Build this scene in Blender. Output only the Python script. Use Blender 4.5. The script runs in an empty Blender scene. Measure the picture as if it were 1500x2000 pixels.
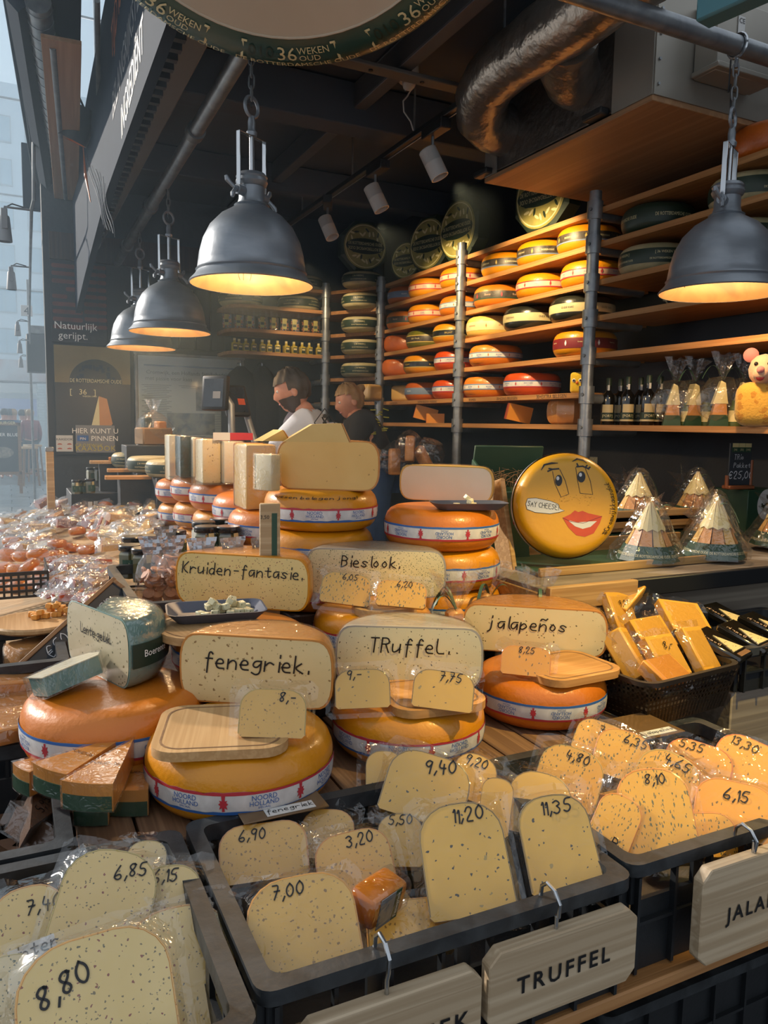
import bpy, bmesh, math, random
from mathutils import Vector, Matrix, Euler
PI = math.pi
rad = math.radians
sc = bpy.context.scene
C = sc.collection
random.seed(7)

# ---------------------------------------------------------------- camera
F = 1500.0
H = 1.5
YAW, PIT, ROL = rad(26.0), math.atan(170 / 1500), rad(1.0)
UP = Vector((0, 0, 1))
FH = Vector((math.sin(YAW), math.cos(YAW), 0))
R0 = Vector((math.cos(YAW), -math.sin(YAW), 0))
CF = math.cos(PIT) * FH - math.sin(PIT) * UP
CU0 = math.sin(PIT) * FH + math.cos(PIT) * UP
CR = R0 * math.cos(ROL) + CU0 * math.sin(ROL)
CU = CU0 * math.cos(ROL) - R0 * math.sin(ROL)
CAM = Vector((0, 0, H))
cd = bpy.data.cameras.new('camera')
cam = bpy.data.objects.new('camera', cd)
C.objects.link(cam)
cd.sensor_fit = 'VERTICAL'
cd.sensor_height = 24.0
cd.lens = 24.0 * F / 2000.0
cd.clip_start = 0.02
cd.clip_end = 300
mw = Matrix((CR, CU, -CF)).transposed().to_4x4()
mw.translation = CAM
cam.matrix_world = mw
sc.camera = cam


def ray(x, y): return CF * F + CR * (x - 750) - CU * (y - 1000)
def az(x, y, z): d = ray(x, y); return CAM + d * ((z - H) / d.z)
def ax(x, y, X): d = ray(x, y); return CAM + d * (X / d.x)
def ay(x, y, Y): d = ray(x, y); return CAM + d * (Y / d.y)
def ad(x, y, D): return CAM + ray(x, y) * (D / F)
def slope(x, y, a, b):            # where the sight line meets the tilted board z = a + b*X
    d = ray(x, y)
    t = (a - H) / (d.z - b * d.x)
    return CAM + d * t


# ---------------------------------------------------------------- world, sun, exposure
w = bpy.data.worlds.new('hall_light')
sc.world = w
w.use_nodes = True
bg = w.node_tree.nodes['Background']
bg.inputs[0].default_value = (0.84, 0.91, 1.0, 1)
bg.inputs[1].default_value = 0.78
sl = bpy.data.lights.new('sun', 'SUN')
sl.energy = 5.2
sl.angle = rad(1.2)
sl.color = (1.0, 0.95, 0.88)
so = bpy.data.objects.new('sun', sl)
C.objects.link(so)
SUN_FROM = Vector((-0.60, 0.72, 0.42)).normalized()
so.rotation_euler = SUN_FROM.to_track_quat('Z', 'Y').to_euler()
vs = sc.view_settings
vs.view_transform = 'Standard'
vs.look = 'None'
vs.exposure = 0.0
vs.gamma = 1.0
vs.use_curve_mapping = False
sc.cycles.use_adaptive_sampling = True
sc.cycles.adaptive_threshold = 0.06
sc.cycles.volume_bounces = 0
sc.cycles.max_bounces = 5
sc.cycles.diffuse_bounces = 3
sc.cycles.glossy_bounces = 3
sc.cycles.transmission_bounces = 4
sc.cycles.transparent_max_bounces = 12
sc.cycles.sample_clamp_indirect = 4.0
sc.cycles.caustics_reflective = False
sc.cycles.caustics_refractive = False

# ---------------------------------------------------------------- materials
MATS = {}


def lin(h):
    if isinstance(h, str):
        c = [int(h[i:i + 2], 16) / 255 for i in (0, 2, 4)]
    else:
        c = h
    return tuple(x / 12.92 if x <= 0.04045 else ((x + 0.055) / 1.055) ** 2.4 for x in c) + (1,)


def mat(name, col='808080', rough=0.5, metal=0.0, col2=None, nscale=8.0, nstretch=(1, 1, 1), contrast=1.0, bump=0.0,
        bscale=60.0, specks=None, coat=0.0, sss=0.0, emit=0.0, spec=0.5, trans=0.0, sheen=0.0, edge=None, alpha=1.0):
    """procedural material: base colour, a noise mix with col2, up to several layers of specks, bump"""
    m = bpy.data.materials.new(name)
    m.use_nodes = True
    nt = m.node_tree
    N, L = nt.nodes, nt.links
    b = N['Principled BSDF']
    b.inputs['Base Color'].default_value = lin(col)
    b.inputs['Roughness'].default_value = rough
    b.inputs['Metallic'].default_value = metal
    b.inputs['Specular IOR Level'].default_value = spec
    if coat:
        b.inputs['Coat Weight'].default_value = coat
        b.inputs['Coat Roughness'].default_value = 0.12
    if sss:
        b.inputs['Subsurface Weight'].default_value = sss
        b.inputs['Subsurface Radius'].default_value = (0.02, 0.012, 0.005)
        b.inputs['Subsurface Scale'].default_value = 0.4
    if emit:
        b.inputs['Emission Color'].default_value = lin(col)
        b.inputs['Emission Strength'].default_value = emit
    if trans:
        b.inputs['Transmission Weight'].default_value = trans
    if sheen:
        b.inputs['Sheen Weight'].default_value = sheen
    if alpha < 1:
        b.inputs['Alpha'].default_value = alpha
    tc = N.new('ShaderNodeTexCoord')
    out = None
    if col2 is not None:
        mp = N.new('ShaderNodeMapping')
        mp.inputs['Scale'].default_value = nstretch
        L.new(tc.outputs['Object'], mp.inputs[0])
        nz = N.new('ShaderNodeTexNoise')
        nz.inputs['Scale'].default_value = nscale
        nz.inputs['Detail'].default_value = 5
        nz.inputs['Distortion'].default_value = 0.6
        L.new(mp.outputs[0], nz.inputs[0])
        mr = N.new('ShaderNodeMapRange')
        k = 0.25 / contrast
        mr.inputs[1].default_value = 0.5 - k
        mr.inputs[2].default_value = 0.5 + k
        L.new(nz.outputs[0], mr.inputs[0])
        mx = N.new('ShaderNodeMix')
        mx.data_type = 'RGBA'
        L.new(mr.outputs[0], mx.inputs[0])
        mx.inputs[6].default_value = lin(col)
        mx.inputs[7].default_value = lin(col2)
        out = mx.outputs[2]
    for sp in (specks or []):      # (colour, scale, size 0-1, density 0-1, stretch)
        c, s, size, dens, st = sp
        mp = N.new('ShaderNodeMapping')
        mp.inputs['Scale'].default_value = st
        mp.inputs['Location'].default_value = (s * 0.013, s * 0.7, s * 0.11)
        L.new(tc.outputs['Object'], mp.inputs[0])
        nz = N.new('ShaderNodeTexNoise')
        nz.inputs['Scale'].default_value = s * 1.3
        L.new(mp.outputs[0], nz.inputs[0])
        va = N.new('ShaderNodeVectorMath')
        va.operation = 'MULTIPLY_ADD'
        va.inputs[1].default_value = (0.9 / s,) * 3
        L.new(nz.outputs[1], va.inputs[0])
        L.new(mp.outputs[0], va.inputs[2])
        vo = N.new('ShaderNodeTexVoronoi')
        vo.inputs['Scale'].default_value = s
        L.new(va.outputs[0], vo.inputs[0])
        lt = N.new('ShaderNodeMath')
        lt.operation = 'LESS_THAN'
        lt.inputs[1].default_value = size
        L.new(vo.outputs['Distance'], lt.inputs[0])
        sx = N.new('ShaderNodeSeparateColor')
        L.new(vo.outputs['Color'], sx.inputs[0])
        ld = N.new('ShaderNodeMath')
        ld.operation = 'LESS_THAN'
        ld.inputs[1].default_value = dens
        L.new(sx.outputs[0], ld.inputs[0])
        mu = N.new('ShaderNodeMath')
        mu.operation = 'MULTIPLY'
        L.new(lt.outputs[0], mu.inputs[0])
        L.new(ld.outputs[0], mu.inputs[1])
        mx = N.new('ShaderNodeMix')
        mx.data_type = 'RGBA'
        L.new(mu.outputs[0], mx.inputs[0])
        if out is None:
            mx.inputs[6].default_value = lin(col)
        else:
            L.new(out, mx.inputs[6])
        mx.inputs[7].default_value = lin(c)
        out = mx.outputs[2]
    if out is not None:
        L.new(out, b.inputs['Base Color'])
        if emit:
            L.new(out, b.inputs['Emission Color'])
    if bump:
        nz = N.new('ShaderNodeTexNoise')
        nz.inputs['Scale'].default_value = bscale
        nz.inputs['Detail'].default_value = 3
        L.new(tc.outputs['Object'], nz.inputs[0])
        bp = N.new('ShaderNodeBump')
        bp.inputs['Strength'].default_value = bump
        bp.inputs['Distance'].default_value = 0.01
        L.new(nz.outputs[0], bp.inputs['Height'])
        L.new(bp.outputs[0], b.inputs['Normal'])
        if coat:
            L.new(bp.outputs[0], b.inputs['Coat Normal'])
    MATS[name] = m
    return m


def wood(name, c1, c2, axis=0, scale=9.0, rough=0.6, knots=True, bump=0.15):
    """planed softwood: growth lines along one axis, with a few knots"""
    m = bpy.data.materials.new(name)
    m.use_nodes = True
    nt = m.node_tree
    N, L = nt.nodes, nt.links
    b = N['Principled BSDF']
    b.inputs['Roughness'].default_value = rough
    tc = N.new('ShaderNodeTexCoord')
    mp = N.new('ShaderNodeMapping')
    st = [scale * 11.0] * 3
    st[axis] = scale * 0.3
    mp.inputs['Scale'].default_value = st
    L.new(tc.outputs['Object'], mp.inputs[0])
    nz = N.new('ShaderNodeTexNoise')
    nz.inputs['Scale'].default_value = 1.0
    nz.inputs['Detail'].default_value = 2
    nz.inputs['Distortion'].default_value = 0.25
    L.new(mp.outputs[0], nz.inputs[0])
    wv = N.new('ShaderNodeMath')
    wv.operation = 'MULTIPLY'
    wv.inputs[1].default_value = 14.0
    L.new(nz.outputs[0], wv.inputs[0])
    sn = N.new('ShaderNodeMath')
    sn.operation = 'SINE'
    L.new(wv.outputs[0], sn.inputs[0])
    mr = N.new('ShaderNodeMapRange')
    mr.inputs[1].default_value = -1.0
    mr.inputs[2].default_value = 1.0
    L.new(sn.outputs[0], mr.inputs[0])
    mx = N.new('ShaderNodeMix')
    mx.data_type = 'RGBA'
    L.new(mr.outputs[0], mx.inputs[0])
    mx.inputs[6].default_value = lin(c1)
    mx.inputs[7].default_value = lin(c2)
    L.new(mx.outputs[2], b.inputs['Base Color'])
    if bump:
        bp = N.new('ShaderNodeBump')
        bp.inputs['Strength'].default_value = bump
        bp.inputs['Distance'].default_value = 0.003
        L.new(mr.outputs[0], bp.inputs['Height'])
        L.new(bp.outputs[0], b.inputs['Normal'])
    MATS[name] = m
    return m


def film(name, tint='ffffff', refl=0.10, haze=0.05, rough=0.08, bump=0.6, bscale=40.0):
    """thin clear plastic: mostly see-through, glossy where it catches light"""
    m = bpy.data.materials.new(name)
    m.use_nodes = True
    nt = m.node_tree
    N, L = nt.nodes, nt.links
    for n in list(N):
        if n.type == 'BSDF_PRINCIPLED':
            N.remove(n)
    o = [n for n in N if n.type == 'OUTPUT_MATERIAL'][0]
    tr = N.new('ShaderNodeBsdfTransparent')
    tr.inputs[0].default_value = lin(tint)
    gl = N.new('ShaderNodeBsdfGlossy')
    gl.inputs['Roughness'].default_value = rough
    df = N.new('ShaderNodeBsdfDiffuse')
    df.inputs[0].default_value = (0.85, 0.88, 0.9, 1)
    tl = N.new('ShaderNodeBsdfTranslucent')
    tl.inputs[0].default_value = (0.85, 0.88, 0.9, 1)
    hd = N.new('ShaderNodeMixShader')
    hd.inputs[0].default_value = 0.5
    L.new(df.outputs[0], hd.inputs[1])
    L.new(tl.outputs[0], hd.inputs[2])
    m1 = N.new('ShaderNodeMixShader')
    m1.inputs[0].default_value = haze
    L.new(tr.outputs[0], m1.inputs[1])
    L.new(hd.outputs[0], m1.inputs[2])
    lw = N.new('ShaderNodeLayerWeight')
    lw.inputs['Blend'].default_value = 0.35
    mr = N.new('ShaderNodeMapRange')
    mr.inputs[3].default_value = refl
    mr.inputs[4].default_value = 0.40
    L.new(lw.outputs['Facing'], mr.inputs[0])
    m2 = N.new('ShaderNodeMixShader')
    L.new(mr.outputs[0], m2.inputs[0])
    L.new(m1.outputs[0], m2.inputs[1])
    L.new(gl.outputs[0], m2.inputs[2])
    L.new(m2.outputs[0], o.inputs[0])
    tc = N.new('ShaderNodeTexCoord')
    nz = N.new('ShaderNodeTexNoise')
    nz.inputs['Scale'].default_value = bscale
    nz.inputs['Detail'].default_value = 2
    nz.inputs['Distortion'].default_value = 1.5
    L.new(tc.outputs['Object'], nz.inputs[0])
    bp = N.new('ShaderNodeBump')
    bp.inputs['Strength'].default_value = bump
    bp.inputs['Distance'].default_value = 0.01
    L.new(nz.outputs[0], bp.inputs['Height'])
    for s in (gl, lw):
        L.new(bp.outputs[0], s.inputs['Normal'])
    MATS[name] = m
    return m


S1 = (1, 1, 1)
film('film', refl=0.05, haze=0.012, rough=0.1, bump=0.5, bscale=28)
film('film_shiny', refl=0.06, haze=0.015, bump=0.45, bscale=30)
film('cellophane', refl=0.08, haze=0.02, bump=0.8, bscale=25)
film('glass_pane', tint='f2f7f9', refl=0.03, haze=0.01, bump=0.0)
film('jar_glass', tint='d6dccb', refl=0.12, haze=0.02, bump=0.0)
# cheese
mat('rind_yellow', 'd08a0e', 0.38, col2='c27b08', nscale=5, bump=0.12, bscale=90, coat=0.25)
mat('rind_orange', 'cc7414', 0.4, col2='ba6410', nscale=5, bump=0.12, bscale=90, coat=0.25)
mat('rind_deep', 'c46214', 0.42, col2='9c4a12', nscale=6, bump=0.15, bscale=80, coat=0.2)
mat('rind_red', 'c24a12', 0.35, col2='b54010', nscale=6, bump=0.08, coat=0.3)
mat('rind_green', 'c2b28a', 0.5, col2='8f8a66', nscale=7, contrast=1.0, bump=0.3, bscale=50)
mat('rind_dark', '25261f', 0.28, col2='1a1a16', nscale=6, bump=0.08, coat=0.4)
mat('rind_olive', '6b6a22', 0.32, col2='515218', nscale=9, bump=0.15, coat=0.3)
mat('rind_cream', 'd6b160', 0.45, col2='c79e48', nscale=6, bump=0.1)
mat('rind_mint', '74928a', 0.25, col2='5c7c74', nscale=5, coat=0.6, bump=0.1)
mat('rind_grey', 'b3aa98', 0.35, col2='8f8a80', nscale=7, coat=0.4)
mat('rind_amber', 'c58742', 0.4, col2='b5742e', nscale=6, bump=0.1)
mat('paste_plain', 'dcb468', 0.42, col2='d2a556', nscale=7, coat=0.2, bump=0.06, bscale=30, specks=[('b08a48', 70, 0.16, 0.12, S1)])
mat('paste_pale', 'dcc99c', 0.42, col2='d2bd8a', nscale=7, coat=0.2, bump=0.06, bscale=30, specks=[('a08a5c', 40, 0.14, 0.10, S1)])
mat('paste_white', 'e0d6b8', 0.4, col2='d8cba6', nscale=5, coat=0.2, bump=0.06, bscale=24)
mat('paste_herb', 'e2c684', 0.42, col2='d8ba70', nscale=8, coat=0.2, bump=0.06, bscale=30,
    specks=[('7a6c48', 190, 0.25, 0.36, S1), ('8a4c38', 150, 0.24, 0.16, S1), ('6a6446', 110, 0.15, 0.2, S1)])
mat('paste_fenugreek', 'dcc694', 0.42, col2='d2b980', nscale=8, coat=0.2, bump=0.06, bscale=30,
    specks=[('8f7248', 95, 0.26, 0.2, S1), ('ab9868', 160, 0.26, 0.16, S1)])
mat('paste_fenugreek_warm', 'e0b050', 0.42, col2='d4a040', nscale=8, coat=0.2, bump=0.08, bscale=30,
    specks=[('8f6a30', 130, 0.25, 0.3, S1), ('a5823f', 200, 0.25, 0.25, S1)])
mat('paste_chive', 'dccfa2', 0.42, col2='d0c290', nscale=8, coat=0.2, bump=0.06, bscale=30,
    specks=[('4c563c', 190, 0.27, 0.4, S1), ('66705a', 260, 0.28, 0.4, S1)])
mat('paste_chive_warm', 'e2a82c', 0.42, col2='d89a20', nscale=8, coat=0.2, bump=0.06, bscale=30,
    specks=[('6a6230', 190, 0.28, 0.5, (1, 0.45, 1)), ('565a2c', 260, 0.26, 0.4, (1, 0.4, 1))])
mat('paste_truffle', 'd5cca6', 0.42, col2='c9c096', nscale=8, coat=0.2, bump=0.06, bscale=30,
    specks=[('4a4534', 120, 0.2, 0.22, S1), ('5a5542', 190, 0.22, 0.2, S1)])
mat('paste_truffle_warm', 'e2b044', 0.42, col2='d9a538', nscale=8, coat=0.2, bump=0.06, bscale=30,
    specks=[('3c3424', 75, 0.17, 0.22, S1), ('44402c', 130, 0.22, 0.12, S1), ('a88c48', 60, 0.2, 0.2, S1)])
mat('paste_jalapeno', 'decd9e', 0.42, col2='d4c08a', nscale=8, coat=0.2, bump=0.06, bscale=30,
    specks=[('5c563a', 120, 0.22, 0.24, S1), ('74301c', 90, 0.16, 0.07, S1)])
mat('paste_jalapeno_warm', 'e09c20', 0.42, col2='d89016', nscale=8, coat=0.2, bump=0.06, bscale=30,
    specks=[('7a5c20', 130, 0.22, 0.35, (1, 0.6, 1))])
mat('paste_spring', 'b9ae90', 0.42, col2='aba082', nscale=8, coat=0.2, bump=0.06, bscale=30,
    specks=[('5d5a40', 110, 0.28, 0.35, S1), ('6a5a36', 70, 0.18, 0.2, S1)])
mat('paste_old', 'c68c4e', 0.45, col2='b87c40', nscale=9, coat=0.2, bump=0.1, bscale=40)
mat('paste_amber', 'cf8a34', 0.45, col2='c47c26', nscale=9, coat=0.2, bump=0.1, bscale=40)
mat('paste_brown', '6b4a33', 0.5, col2='58402e', nscale=9, coat=0.2, bump=0.1, bscale=40)
mat('paste_butter', 'dfa640', 0.42, col2='d69a34', nscale=6, coat=0.2, bump=0.05)
mat('rind_brown', '2f241d', 0.5, col2='43362c', nscale=14, nstretch=(1, 1, 8), contrast=2)
mat('rind_thin_olive', '8f8440', 0.4)
mat('rind_black', '23231c', 0.35, coat=0.3)
# print
mat('ink', '121214', 0.4)
mat('ink_soft', '2c2a2c', 0.5)
mat('print_white', 'f0eee8', 0.5)
mat('print_cream', 'd9cf9f', 0.5)
mat('print_gold', 'b89f52', 0.5)
mat('print_blue', '2f5ea0', 0.5)
mat('print_red', 'b0303a', 0.5)
mat('print_yellow', 'b9a93e', 0.5)
mat('print_grey', '77797c', 0.5)
mat('print_orange', 'c8641e', 0.5)
mat('band_white', 'd7d3cf', 0.45, col2='bcb9b6', nscale=30, contrast=1.2)
mat('band_white_orange', 'd8b9a0', 0.45, col2='cfa98c', nscale=20)
mat('band_green', '27382a', 0.45, col2='1f2e22', nscale=8)
mat('band_dark', '2c2723', 0.45, col2='4a4238', nscale=40, contrast=2)
mat('band_cream', 'c9bd92', 0.45, col2='b9ab7c', nscale=10)
mat('band_red', '7c1f22', 0.45, col2='681a1e', nscale=10)
mat('band_blue', '6d7f9a', 0.5)
# building
mat('black_panel', '22272d', 0.55, col2='1c2026', nscale=3, bump=0.1)  # black raised and blued to stand for the glare veil
mat('black_wood', '29313a', 0.6, col2='1f262d', nscale=2.5, nstretch=(1, 1, 0.25), contrast=1.5, bump=0.2, bscale=20)  # bluish lift in the colour imitates the hazy glare
mat('ceiling_dark', '434b56', 0.8, col2='3b434d', nscale=1.5)  # ceiling colour lightened towards blue, haze painted in
mat('beam_grey', '67645f', 0.55, col2='55534f', nscale=4, nstretch=(0.3, 0.3, 1))  # grey raised for the same hazy look
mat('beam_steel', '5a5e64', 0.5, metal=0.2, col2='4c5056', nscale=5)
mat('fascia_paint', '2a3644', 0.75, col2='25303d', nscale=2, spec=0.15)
mat('galv', '9a9fa2', 0.38, metal=0.7, col2='80858a', nscale=14, contrast=1.6, bump=0.06, bscale=90)
mat('galv_dull', '85898b', 0.5, metal=0.55, col2='63676a', nscale=10, bump=0.05)
mat('lamp_metal', '8c9298', 0.38, metal=0.55, col2='787e85', nscale=7, nstretch=(1, 1, 3), bump=0.05, bscale=60)
mat('lamp_inner', '6a4f2c', 0.7, col2='523a1e', nscale=10, contrast=1.4)
mat('crack', '3a2614', 0.8)
mat('chrome', 'b8bcc0', 0.2, metal=1.0)
mat('foil', 'a09a93', 0.32, metal=0.8, col2='827d77', nscale=7, bump=0.9, bscale=16)
mat('foil_dark', '6e6a66', 0.4, metal=0.7, col2='504d4a', nscale=6, bump=0.8, bscale=22)
mat('sheet_metal', 'a09c92', 0.42, metal=0.5, col2='8f8b82', nscale=3)
mat('black_metal', '17181a', 0.45)
mat('rubber_black', '131416', 0.5)
mat('white_plastic', 'b9bab8', 0.45)
mat('grey_plastic', '7d7f82', 0.5)
mat('crate_plastic', '1f2225', 0.42, col2='181b1e', nscale=9, bump=0.06, bscale=120)
mat('crate_worn', '1b1e21', 0.5, col2='303437', nscale=22, contrast=1.8, bump=0.08, bscale=80)
mat('basket_plastic', '241d14', 0.42, col2='1a150f', nscale=12)
mat('tray_plastic', '3b404b', 0.3, col2='343944', nscale=6)
mat('foam_tray', '4c5262', 0.45, bump=0.05)
mat('concrete', '5a5e62', 0.55, col2='4a4e53', nscale=2.5)
mat('floor_tile', '8f9aa0', 0.25, col2='7c878e', nscale=3)
mat('glass_dark', '0d0f12', 0.1)
mat('paper', 'c9c9c6', 0.6)
mat('paper_grey', '9a9fa3', 0.6)
mat('card_green', '24442f', 0.5)
mat('card_cream', 'd4c68f', 0.5)
mat('card_kraft', '8a6a44', 0.7)
mat('ribbon', '3f5c46', 0.35)
mat('lid_black', '131519', 0.25, coat=0.4)
mat('sauce_mustard', '8f7d4a', 0.5)
mat('sauce_green', '4a5a34', 0.5)
mat('oil', 'b5a136', 0.2)
mat('nut', 'b5743a', 0.55, col2='8f5626', nscale=40)
mat('cookie', 'b5794e', 0.6, col2='a06840', nscale=30, bump=0.4, bscale=60)
mat('cube_cheese', 'd8cda4', 0.5, specks=[('5c5a3a', 160, 0.28, 0.4, S1)])
mat('cube_orange', 'd49440', 0.5)
mat('cube_amber', 'c98332', 0.5, col2='b06a20', nscale=30)
mat('wax_orange', 'd67c08', 0.28, col2='c66c06', nscale=9, coat=0.5)
mat('wax_red', 'b5502a', 0.3, col2='9c4226', nscale=10, coat=0.5)
mat('meat', '8c4638', 0.45, col2='6c3028', nscale=20, coat=0.4)
mat('pepper', 'c4572a', 0.4, col2='b34422', nscale=10, coat=0.4)
mat('pale_pack', 'cfc4ac', 0.4, col2='b3a37e', nscale=14, coat=0.5)
mat('chalk', 'c8ccd0', 0.8)
mat('slate', '272d33', 0.6, col2='30363c', nscale=8)
mat('bottle_black', '100f10', 0.1, coat=0.6)
mat('label_port', 'c4b183', 0.5)
mat('acrylic', '6a5236', 0.15)
wood('wood_shelf', 'b07f4c', 'a06f3e', axis=1, scale=5)
wood('wood_shelf_x', 'a97a4a', '96683a', axis=0, scale=5)
wood('wood_pale', 'bfa27a', 'a98a62', axis=0, scale=6)
wood('wood_sign', 'b7a488', 'a08b6e', axis=0, scale=5)
wood('wood_board', 'c09a6a', 'b38c5c', axis=1, scale=8, rough=0.5, bump=0.05)
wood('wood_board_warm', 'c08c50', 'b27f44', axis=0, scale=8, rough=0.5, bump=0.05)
wood('wood_plank', '86664a', '6c4f38', axis=1, scale=5)
wood('wood_plank_x', '8a7460', '6e5a48', axis=0, scale=4)
wood('wood_grey', '8f8576', '776d60', axis=0, scale=3)
wood('wood_crate', 'b8935f', 'a27c4a', axis=0, scale=5)
wood('wood_frame', '8d6a47', '77563a', axis=0, scale=7)
wood('plywood', 'a5805c', '957150', axis=1, scale=2.5, bump=0.03)
wood('wood_dark', '3c2a20', '2c1f18', axis=2, scale=5)


# ---------------------------------------------------------------- mesh helpers
class MB:
    def __init__(s):
        s.v = []
        s.f = []

    def add(s, vs_, fs, T=None):
        o = len(s.v)
        s.v += [tuple(T @ Vector(p)) if T is not None else tuple(p) for p in vs_]
        s.f += [tuple(i + o for i in q) for q in fs]
        return s

    def box(s, c, d, T=None, rz=0.0):
        x, y, z = (k / 2 for k in d)
        vs_ = [(i * x, j * y, k * z) for k in (-1, 1) for j in (-1, 1) for i in (-1, 1)]
        fs = [(0, 2, 3, 1), (4, 5, 7, 6), (0, 1, 5, 4), (2, 6, 7, 3), (0, 4, 6, 2), (1, 3, 7, 5)]
        M_ = Matrix.Translation(c) @ Matrix.Rotation(rz, 4, 'Z')
        return s.add(vs_, fs, (T @ M_) if T is not None else M_)

    def bbox(s, c, d, b=0.004, T=None, seg=1):
        bm = bmesh.new()
        bmesh.ops.create_cube(bm, size=1)
        bmesh.ops.scale(bm, vec=d, verts=bm.verts)
        bmesh.ops.bevel(bm, geom=bm.edges[:], offset=b, segments=seg, affect='EDGES', profile=0.5)
        bm.verts.index_update()
        M_ = Matrix.Translation(c)
        s.add([v.co for v in bm.verts], [[v.index for v in f.verts] for f in bm.faces], (T @ M_) if T is not None else M_)
        bm.free()
        return s

    def cyl(s, p0, p1, r0, r1=None, n=12, caps=True):
        p0, p1 = Vector(p0), Vector(p1)
        r1 = r0 if r1 is None else r1
        q = (p1 - p0).to_track_quat('Z', 'Y').to_matrix()
        vs_, fs = [], []
        for p, r in ((p0, r0), (p1, r1)):
            for i in range(n):
                a = 2 * PI * i / n
                vs_.append(p + q @ Vector((r * math.cos(a), r * math.sin(a), 0)))
        for i in range(n):
            j = (i + 1) % n
            fs.append((i, j, n + j, n + i))
        if caps:
            fs.append(tuple(range(n - 1, -1, -1)))
            fs.append(tuple(range(n, 2 * n)))
        return s.add(vs_, fs)

    def lathe(s, prof, n=24, a0=0.0, a1=2 * PI, T=None, close=False):
        full = abs(a1 - a0 - 2 * PI) < 1e-6
        m = n if full else n + 1
        vs_, fs = [], []
        for i in range(m):
            a = a0 + (a1 - a0) * i / n
            for r, z in prof:
                vs_.append((r * math.cos(a), r * math.sin(a), z))
        k = len(prof)
        for i in range(n):
            j = (i + 1) % m
            for t in range(k - 1):
                fs.append((i * k + t, j * k + t, j * k + t + 1, i * k + t + 1))
            if close:
                fs.append((i * k + k - 1, j * k + k - 1, j * k, i * k))
        return s.add(vs_, fs, T)

    def tube(s, path, r, n=8, closed=False, radii=None):
        path = [Vector(p) for p in path]
        m = len(path)
        vs_, fs = [], []
        up = None
        for i, p in enumerate(path):
            if closed:
                t = path[(i + 1) % m] - path[i - 1]
            else:
                t = path[min(i + 1, m - 1)] - path[max(i - 1, 0)]
            t.normalize()
            if up is None:
                up = t.orthogonal().normalized()
            up = (up - t * up.dot(t))
            if up.length < 1e-6:
                up = t.orthogonal()
            up.normalize()
            sd = t.cross(up)
            rr = radii[i] if radii else r
            for k in range(n):
                a = 2 * PI * k / n
                vs_.append(p + (up * math.cos(a) + sd * math.sin(a)) * rr)
        for i in range(m if closed else m - 1):
            j = (i + 1) % m
            for k in range(n):
                l = (k + 1) % n
                fs.append((i * n + k, i * n + l, j * n + l, j * n + k))
        if not closed:
            fs.append(tuple(range(n - 1, -1, -1)))
            fs.append(tuple((m - 1) * n + k for k in range(n)))
        return s.add(vs_, fs)

    def prism(s, poly, z0, z1, T=None, caps=True):
        n = len(poly)
        vs_ = [(x, y, z0) for x, y in poly] + [(x, y, z1) for x, y in poly]
        fs = [(i, (i + 1) % n, n + (i + 1) % n, n + i) for i in range(n)]
        if caps:
            fs += [tuple(range(n - 1, -1, -1)), tuple(range(n, 2 * n))]
        return s.add(vs_, fs, T)

    def poly(s, pts, T=None):
        return s.add(pts, [tuple(range(len(pts)))], T)

    def sheet(s, fn, nu, nv):
        vs_ = [fn(i / nu, j / nv) for j in range(nv + 1) for i in range(nu + 1)]
        fs = [(j * (nu + 1) + i, j * (nu + 1) + i + 1, (j + 1) * (nu + 1) + i + 1, (j + 1) * (nu + 1) + i)
              for j in range(nv) for i in range(nu)]
        return s.add(vs_, fs)

    def mesh(s, name, m, smooth=38):
        me = bpy.data.meshes.new(name)
        me.from_pydata(s.v, [], s.f)
        me.materials.append(MATS[m])
        if smooth:
            me.shade_smooth()
            me.set_sharp_from_angle(angle=rad(smooth))
        me.update()
        return me

    def build(s, name, m, parent=None, smooth=38):
        return put(name, s.mesh(name, m, smooth), parent)


def put(name, me, parent=None, label=None):
    o = bpy.data.objects.new(name, me)
    C.objects.link(o)
    o.parent = parent
    if label:
        o['label'] = label
    return o


def thing(name, label, cat, loc=(0, 0, 0), rz=0.0, group=None, rot=None, scale=None):
    o = bpy.data.objects.new(name, None)
    o.empty_display_size = 0.05
    C.objects.link(o)
    o.location = loc
    o.rotation_euler = rot if rot is not None else (0, 0, rz)
    if scale:
        o.scale = (scale,) * 3
    o['label'] = label
    o['category'] = cat
    if group:
        o['group'] = group
    return o


def tag(o, label, cat, group=None):
    o['label'] = label
    o['category'] = cat
    if group:
        o['group'] = group
    return o


def struct(o):
    o['kind'] = 'structure'
    return o


def dup(root, loc, rz=0.0, label=None, group=None, rot=None, scale=None):
    r = root.copy()
    C.objects.link(r)
    r.location = loc
    r.rotation_euler = rot if rot is not None else (0, 0, rz)
    if scale:
        r.scale = (scale,) * 3
    if label:
        r['label'] = label
    if group:
        r['group'] = group
    for ch in list(root.children):
        c = ch.copy()
        C.objects.link(c)
        c.parent = r
        for g in ch.children:
            d = g.copy()
            C.objects.link(d)
            d.parent = c
    return r


class Proto:
    """first call moves the thing itself, later calls copy it"""
    def __init__(s, make):
        s.make, s.root = make, None

    def at(s, loc, rz=0.0, label=None, group=None, rot=None, scale=None):
        if s.root is None:
            s.root = s.make()
            r = s.root
            r.location = loc
            r.rotation_euler = rot if rot is not None else (0, 0, rz)
            if scale:
                r.scale = (scale,) * 3
            if label:
                r['label'] = label
            if group:
                r['group'] = group
            return r
        return dup(s.root, loc, rz, label, group, rot, scale)


# ---------------------------------------------------------------- lettering
TXT = {}


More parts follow.
